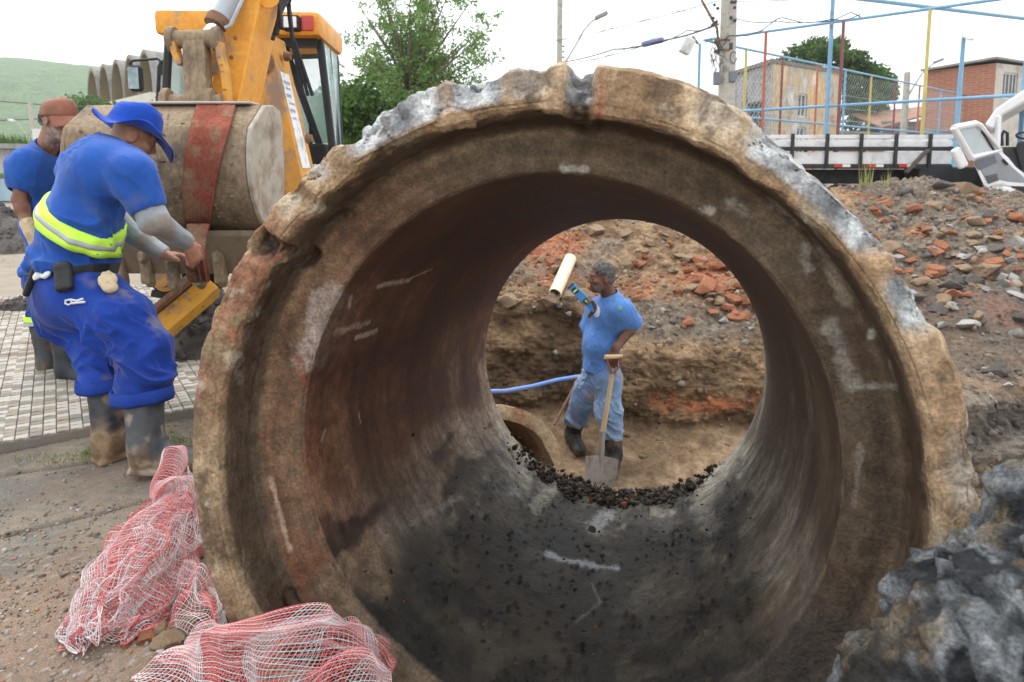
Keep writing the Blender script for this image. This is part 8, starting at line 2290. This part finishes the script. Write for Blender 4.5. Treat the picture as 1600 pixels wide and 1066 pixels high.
def dark_heaps():
    """heaps of dark spoil beside the backhoe"""
    for (c, rx, ry, hgt, lab, sd) in ((atz(318, 545), 0.62, 0.55, 0.42, 'dark crumbly spoil heap under the stabiliser leg', 1), (atz(-6, 385), 1.3, 1.0, 0.62, 'dark spoil heap at the left edge behind the capped man', 2), (atz(45, 488), 0.30, 0.2, 0.08, 'small dark dirt pile on the tiled pavement', 3)):
        r = np.random.default_rng(sd); n = 70
        x = np.linspace(-1, 1, n); X, Y = np.meshgrid(x, x, indexing='ij'); rad = np.hypot(X, Y)
        P = np.stack([X * rx + c[0], Y * ry + c[1], X * 0], -1)
        base_z = 0.06 if sd == 3 else 0.0
        Z = hgt * np.clip(1 - rad ** 1.6, 0, 1) * (1 + 0.35 * fbm(P, 4 / rx, 3, sd)) + 0.035 * fbm(P, 14, 3, sd) * (rad < 1) - 0.03 * (rad > 0.97) - 0.01
        e, v = cell(np.stack([P[..., 0], P[..., 1], Z], -1), 16, sd); Z = Z + 0.045 * np.maximum(0, 0.6 - e) * (v > 0.3) * (rad < 0.97)
        V = np.stack([X * rx, Y * ry, Z + base_z], -1); b0 = np.array([c[0], c[1], 0])
        ok = (rad < 1.05).reshape(-1); F = grid_faces(n, n); F = F[ok[F].all(1)]
        col = mix((0.06, 0.054, 0.05), (0.12, 0.108, 0.098), sstep(-0.3, 0.3, fbm(P, 6, 3, sd))).reshape(-1, 3)
        rt = tag(empty('spoil_heap', b0), lab, 'heap')
        link('earth', mesh_np('earth', V.reshape(-1, 3), F, True, col), M_dirt, rt)
        k = 900 if sd < 3 else 200
        ii = r.integers(0, n, (k, 2)); q = V[ii[:, 0], ii[:, 1]]; q = q[rad[ii[:, 0], ii[:, 1]] < 1.0]
        s_ = (0.008 + 0.03 * r.random(len(q)) ** 2.5) * (1 if sd < 3 else 0.6)
        g = grit('clods', q, s_, np.array([(0.07, 0.064, 0.06)]) * (0.6 + 0.9 * r.random((len(q), 1))), M_grit, sd + 40); g.parent = rt
dark_heaps()

# ================================================================== BROKEN CONCRETE LUMP IN THE FOREGROUND
def front_lump():
    c = at(1600, 1030, 0.95)
    b0 = np.array([c[0], c[1], 0.0])
    f = Field(c + [-0.42, -0.36, -0.7], c + [0.62, 0.55, 0.42], 0.0085)
    f.ell(c + [0.10, 0.05, -0.22], (0.32, 0.26, 0.42), 0.05, np.array(Matrix.Rotation(radians(38), 3, 'Y')))
    f.ell(c + [0.22, 0.12, 0.02], (0.22, 0.20, 0.30), 0.06, np.array(Matrix.Rotation(radians(35), 3, 'Y')))
    f.ell(c + [-0.10, 0.0, -0.42], (0.20, 0.2, 0.28), 0.06)
    def wob(V, N):
        e, v = cell(V + 0.03 * vnoise(V, 8, 2)[:, None], 10, 4); e2, v2 = cell(V + 0.012 * vnoise(V, 18, 3)[:, None], 21, 9); e3, v3 = cell(V, 48, 5)
        return 0.042 * fbm(V, 4, 4, 3, 0.6) + 0.018 * (v - 0.5) + 0.035 * (0.45 - e) - 0.06 * sstep(0.5, 0.3, e) * (v < 0.16) + 0.010 * (v2 - 0.5) + 0.02 * (0.45 - e2) + 0.014 * fbm(V, 20, 3, 6, 0.6) + 0.006 * (v3 - 0.5)
    def col(V, N):
        e, v = cell(V + 0.03 * vnoise(V, 8, 2)[:, None], 10, 4); e2, v2 = cell(V + 0.012 * vnoise(V, 18, 3)[:, None], 21, 9); n = fbm(V, 17, 4, 5, 0.6)
        k = mix((0.02, 0.022, 0.026), (0.19, 0.205, 0.22), sstep(-0.35, 0.4, n + 0.9 * (v2 - 0.5)))  # concrete tones lowered so the colour carries the shade of the near side
        k = mix(k, (0.25, 0.26, 0.27), (v2 > 0.88) * sstep(-0.3, 0.2, n) * 0.8)
        k = mix(k, (0.15, 0.11, 0.065), sstep(0.05, 0.3, fbm(V, 9, 4, 12)) * 0.8)
        return mix(k, (0.008, 0.008, 0.009), np.clip(sstep(-0.05, 0.3, fbm(V, 11, 4, 15)) * 0.9 + (v < 0.16) * sstep(0.5, 0.3, e), 0, 1))
    V, F = f.mesh(); V = relax(V, F, 2); N = normals_np(V, F); cc = col(V, N); V = V + N * wob(V, N)[:, None]; V = V + 0.012 * np.stack([vnoise(V, 34, 1), vnoise(V, 34, 2), vnoise(V, 34, 3)], -1)
    o = link('broken_concrete', mesh_np('broken_concrete', V - b0, F, True, cc), material('fractured_concrete', attr=True, scale=30, var=0.5, rough=0.7, bump=1.0, bscale=48, spec=0.35, fine=(130, 0.45), bdist=0.03), None, b0)
    tag(o, 'rough grey broken concrete lump close to the camera at bottom right', 'rubble')
front_lump()

# ================================================================== SAFETY NETTING
M_net = material('plastic_netting', attr=True, scale=10, var=0.1, rough=0.45, spec=0.4)
_translucent(M_net, 0.3)
def strands(S, lines, rad, cols, pitch=1):
    """thin three-sided cords along the rows of point arrays"""
    V, F, C_ = [], [], []; base = 0
    for k, P in enumerate(lines):
        n = len(P)
        t = np.gradient(P, axis=0); t /= np.maximum(np.linalg.norm(t, axis=1), 1e-9)[:, None]
        x = np.cross(t, [0.3, 0.2, 1.0]); x /= np.maximum(np.linalg.norm(x, axis=1), 1e-9)[:, None]; y = np.cross(t, x)
        ring = np.stack([P + (x * cos(a) + y * sin(a)) * rad for a in (0.5, 2.6, 4.7)], 1)
        V.append(ring.reshape(-1, 3)); C_.append(np.repeat(cols[k], n * 3, 0) if np.ndim(cols[k]) == 2 else np.tile(cols[k], (n * 3, 1)))
        i = np.arange(n - 1)[:, None] * 3; q = np.arange(3)[None]
        a = base + i + q; b = base + i + (q + 1) % 3
        F.append(np.stack([a, b, b + 3, a + 3], -1).reshape(-1, 4)); base += n * 3
    return np.concatenate(V), np.concatenate(F), np.concatenate(C_)
RED, WHT, PNK = np.array((0.92, 0.22, 0.22)), np.array((0.90, 0.86, 0.87)), np.array((0.92, 0.50, 0.49))
def net_sheet(Sf, nu, nv, res, rad, seed):
    """Sf(u, v) -> points; nu cords along v and nv cords across, in bands of red and white"""
    lines, cols = [], []
    for i in range(nu):
        u = np.full(res, i / (nu - 1)); v = np.linspace(0, 1, res); lines.append(Sf(u, v))
        band = (i * 5 // nu + seed) % 2; cols.append((WHT if band else RED) * (0.9 + 0.2 * ((i * 37) % 10) / 10))
    for j in range(nv):
        v = np.full(res, j / (nv - 1)); u = np.linspace(0, 1, res); lines.append(Sf(u, v)); cols.append((RED if seed % 2 else PNK) * 0.95 if j % 2 else WHT * 0.95)
    return strands(None, lines, rad, cols)
def bilerp(ctrl, u, v):
    c = np.array(ctrl); ny, nx = c.shape[:2]
    def cub(x, n):
        x = x * (n - 1); i = np.clip(np.floor(x).astype(int), 0, n - 2); f = x - i; f = f * f * (3 - 2 * f) * 0.5 + f * 0.5; return i, f
    i, f = cub(u, nx); j, g = cub(v, ny)
    f, g = f[:, None], g[:, None]
    return (c[j, i] * (1 - f) + c[j, i + 1] * f) * (1 - g) + (c[j + 1, i] * (1 - f) + c[j + 1, i + 1] * f) * g
def netting():
    parts = []
    # bundle heaped on the asphalt
    path = [(292, 742, 14, 0.05), (280, 775, 34, 0.08), (268, 815, 52, 0.13), (240, 865, 76, 0.17), (212, 920, 84, 0.17), (185, 960, 70, 0.12), (160, 990, 42, 0.05)]
    C = np.array([atz(u, v + 18, 0.0) for u, v, w, h in path]); Wp = np.array([w for _, _, w, _ in path]) / FPX; Hp = np.array([h for *_, h in path])
    Wm = Wp * C[:, 1]
    tt = np.linspace(0, 1, len(path))
    def bundle(k, sc):
        sh = np.array([3.7 * k, 1.3 * k, 0.7 * k])
        def S(u, v):
            c = np.stack([np.interp(v, tt, C[:, q]) for q in range(3)], -1); w = np.interp(v, tt, Wm) * sc; h = np.interp(v, tt, Hp) * sc
            a = (u * 1.06 - 0.03) * pi
            p = c + np.stack([-np.cos(a) * w, np.sin(a) * w * 0.25 * 0 - np.cos(a) * w * 0.35, np.maximum(np.sin(a), -0.1) * h], -1)
            q = np.stack([u * 3.4, v * 2.6, u * 0 + 0.5], -1) + sh
            d = np.stack([fbm(q, 2.2, 3, 3 + k), fbm(q, 2.2, 3, 7 + k), fbm(q, 2.4, 3, 11 + k)], -1) * np.array([0.075, 0.075, 0.07]) * (0.7 + 0.5 * k / 3)
            p = p + d; p[:, 2] = np.maximum(p[:, 2], 0.012 + 0.004 * vnoise(q, 9, 2)); return p
        return S
    for k, sc in enumerate((1.0, 0.96, 0.84, 0.66)):
        parts.append(net_sheet(bundle(k, sc), 84, 66, 130, 0.0008, k))
    # upright twist at the pipe's edge
    tw = [(290, 750, 10, 0.06), (272, 762, 24, 0.06), (258, 778, 20, 0.04), (280, 802, 30, 0.06)]
    C2 = np.array([atz(u, v + 25, 0.0) + [0, 0, h * 0.3] for u, v, w, h in tw])
    def twist(u, v):
        c = np.stack([np.interp(v, np.linspace(0, 1, 4), C2[:, q]) for q in range(3)], -1); w = np.interp(v, np.linspace(0, 1, 4), [0.02, 0.05, 0.045, 0.07])
        a = u * 2 * pi + v * 3; p = c + np.stack([np.cos(a) * w, np.sin(a) * w * 0.6, np.sin(a) * w + w + np.interp(v, np.linspace(0, 1, 4), [0.16, 0.10, 0.03, 0.02])], -1)
        return p + 0.02 * np.stack([vnoise(p, 14, 2), vnoise(p, 14, 3), vnoise(p, 14, 4)], -1)
    parts.append(net_sheet(twist, 46, 40, 70, 0.0011, 0))
    V, F, c = [], [], []; n = 0
    for a, b, d in parts: V.append(a); F.append(b + n); c.append(d); n += len(a)
    b0 = C[3] * [1, 1, 0]
    o = link('safety_net', mesh_np('safety_net', np.concatenate(V) - b0, np.concatenate(F), True, np.concatenate(c)), M_net, None, b0)
    tag(o, 'crumpled bundle of pink and white plastic netting on the asphalt', 'netting')
    # flap nearer the camera, in two folded layers
    parts = []
    def flap(ctrl, k, amp):
        def S(u, v):
            p = bilerp(ctrl, np.clip(u * 0.86 + 0.07 + 0.16 * (v - 0.5) + 0.05 * np.sin(u * 7 + v * 4 + k), 0, 1), np.clip(v + 0.10 * np.sin(u * 9 + 2 * k) * (1 - v), 0, 1)); q = np.stack([u * 2.6, v * 1.6, u * 0], -1) + 5.3 * k
            d = np.stack([fbm(q, 1.8, 2, 21 + k), fbm(q, 1.8, 2, 25 + k), fbm(q, 1.9, 2, 29 + k)], -1)
            return p + d * amp
        return S
    ctrl = [[at(196, 1075, 1.62), at(300, 1095, 1.56), at(400, 1100, 1.52), at(500, 1100, 1.50), at(600, 1100, 1.50), at(628, 1095, 1.52)],
            [at(214, 1040, 1.66), at(300, 1040, 1.58), at(400, 1030, 1.52), at(500, 1030, 1.50), at(590, 1045, 1.52), at(622, 1060, 1.54)],
            [at(240, 1008, 1.70), at(310, 998, 1.62), at(400, 985, 1.56), at(500, 975, 1.54), at(570, 1000, 1.56), at(606, 1030, 1.58)],
            [at(262, 995, 1.74), at(340, 972, 1.68), at(420, 958, 1.62), at(510, 946, 1.60), at(560, 974, 1.60), at(592, 1010, 1.62)]]
    parts.append(net_sheet(flap(ctrl, 0, 0.045), 92, 46, 110, 0.0010, 1))
    ctrl2 = [[p + [0.0, 0.05, -0.03] for p in row] for row in ctrl]
    parts.append(net_sheet(flap(ctrl2, 1, 0.06), 70, 30, 110, 0.0010, 0))
    ctrl3 = [[at(246, 972, 1.86), at(280, 985, 1.8), at(330, 1000, 1.75), at(366, 985, 1.76)], [at(262, 925, 1.92), at(292, 930, 1.86), at(325, 940, 1.82), at(356, 955, 1.82)], [at(286, 880, 1.98), at(300, 890, 1.95), at(318, 905, 1.92), at(338, 925, 1.9)]]
    parts.append(net_sheet(flap(ctrl3, 2, 0.045), 44, 26, 80, 0.0009, 1))
    V, F, c = [], [], []; n = 0
    for a, b, d in parts: V.append(a); F.append(b + n); c.append(d); n += len(a)
    b0 = ctrl[1][2] * [1, 1, 0]
    o = link('safety_net', mesh_np('safety_net', np.concatenate(V) - b0, np.concatenate(F), True, np.concatenate(c)), M_net, None, b0)
    tag(o, 'spread flap of red and white plastic netting in front of the pipe', 'netting')
netting()

# ---- grass tufts and pebbles on the asphalt
def tufts():
    r = np.random.default_rng(3)
    M_g = material('grass_blades', attr=True, scale=5, var=0.2, rough=0.7)
    _translucent(M_g, 0.3)
    V, F, C_ = [], [], []
    spots = [(120, 716, 40, 5, 120), (150, 710, 14, 4, 150), (272, 690, 22, 6, 140), (60, 722, 40, 4, 60), (8, 402, 14, 10, 160), (262, 596, 10, 3, 40)]
    for (u, v, du, dv, n) in spots:
        for k in range(n):
            p = atz(u + r.normal() * du, v + r.normal() * dv); h = 0.012 + 0.03 * r.random(); d = r.normal(size=2) * h * 0.7
            i = len(V); V += [p + [-0.0018, 0, 0], p + [0.0018, 0, 0], p + [d[0], d[1], h]]; F.append((i, i + 1, i + 2))
            g = r.random(); C_ += [(0.10 + 0.14 * g, 0.15 + 0.1 * g, 0.04)] * 3
    tag(link('grass', mesh_np('grass', np.array(V), np.array(F), False, np.array(C_)), M_g), 'sparse grass growing in the seams of the asphalt', None, None, 'stuff')
    V, F, C_ = [], [], []
    for (u, v, n, hh) in ((1361, 285, 14, 0.5), (1386, 284, 10, 0.3), (1352, 288, 8, 0.25)):
        q = earth(u, v + 4)
        for k in range(n):
            p = q + r.normal(size=3) * [0.05, 0.05, 0.0]; h = hh * (0.5 + 0.5 * r.random()); d = r.normal(size=2) * h * 0.12; i = len(V)
            V += [p + [-0.006, 0, 0], p + [0.006, 0, 0], p + [d[0], d[1], h]]; F.append((i, i + 1, i + 2)); C_ += [(0.3, 0.3, 0.12)] * 3
    tag(link('weeds', mesh_np('weeds', np.array(V), np.array(F), False, np.array(C_)), M_g), 'dry weeds sprouting on the mound before the truck', None, None, 'stuff')
    pts, sz = [], []
    for k in range(2600):
        u, v = r.uniform(-10, 360), r.uniform(650, 1070)
        p = atz(u, v); kk, q, s_ = pit(np.array([p[0]]), np.array([p[1]]))
        if kk[0] > 0.2: continue
        pts.append(p + [0, 0, 0.001]); sz.append(0.002 + 0.007 * r.random() ** 4)
    c = np.array([(0.26, 0.21, 0.16), (0.16, 0.14, 0.12), (0.30, 0.16, 0.1), (0.36, 0.34, 0.31)])[r.choice(4, len(pts), p=[0.4, 0.3, 0.15, 0.15])]
    grit('pebbles', pts, sz, c, M_grit, 9, 'loose pebbles and grit on the asphalt', 1)
    # broken edge of the asphalt under the netting
    for k, (u, v, s_) in enumerate(((205, 985, 0.05), (228, 1000, 0.045), (246, 985, 0.035), (196, 1010, 0.03), (262, 1005, 0.04))):
        lay('clay' if k % 2 else 'brown', atz(u, v), s_, ['brown clod under the netting at the broken asphalt edge', 'red clod right of the brown one at the broken asphalt edge', 'small brown clod nearest the pipe under the netting', 'red clod left of the netting flap', 'brown clod touching the netting flap'][k], 'clods at the broken asphalt edge', sink=0.45)
tufts()
# ================================================================== HAZE
def haze():
    m = bpy.data.materials.new('thin_haze'); m.use_nodes = True
    nt = m.node_tree; nt.nodes.clear()
    o = _n(nt, 'ShaderNodeOutputMaterial'); v = _n(nt, 'ShaderNodeVolumePrincipled')
    v.inputs['Color'].default_value = (0.93, 0.96, 1.0, 1); v.inputs['Density'].default_value = 0.00055; v.inputs['Anisotropy'].default_value = 0.2
    nt.links.new(v.outputs[0], o.inputs['Volume'])
    b = MB(); b.box((0, 0, 0), (2600, 1060, 100))
    h = b.build('haze', m); h.location = (0, 500, 100 / 2 - 3.0)
    tag(h, kind='stuff')
haze()
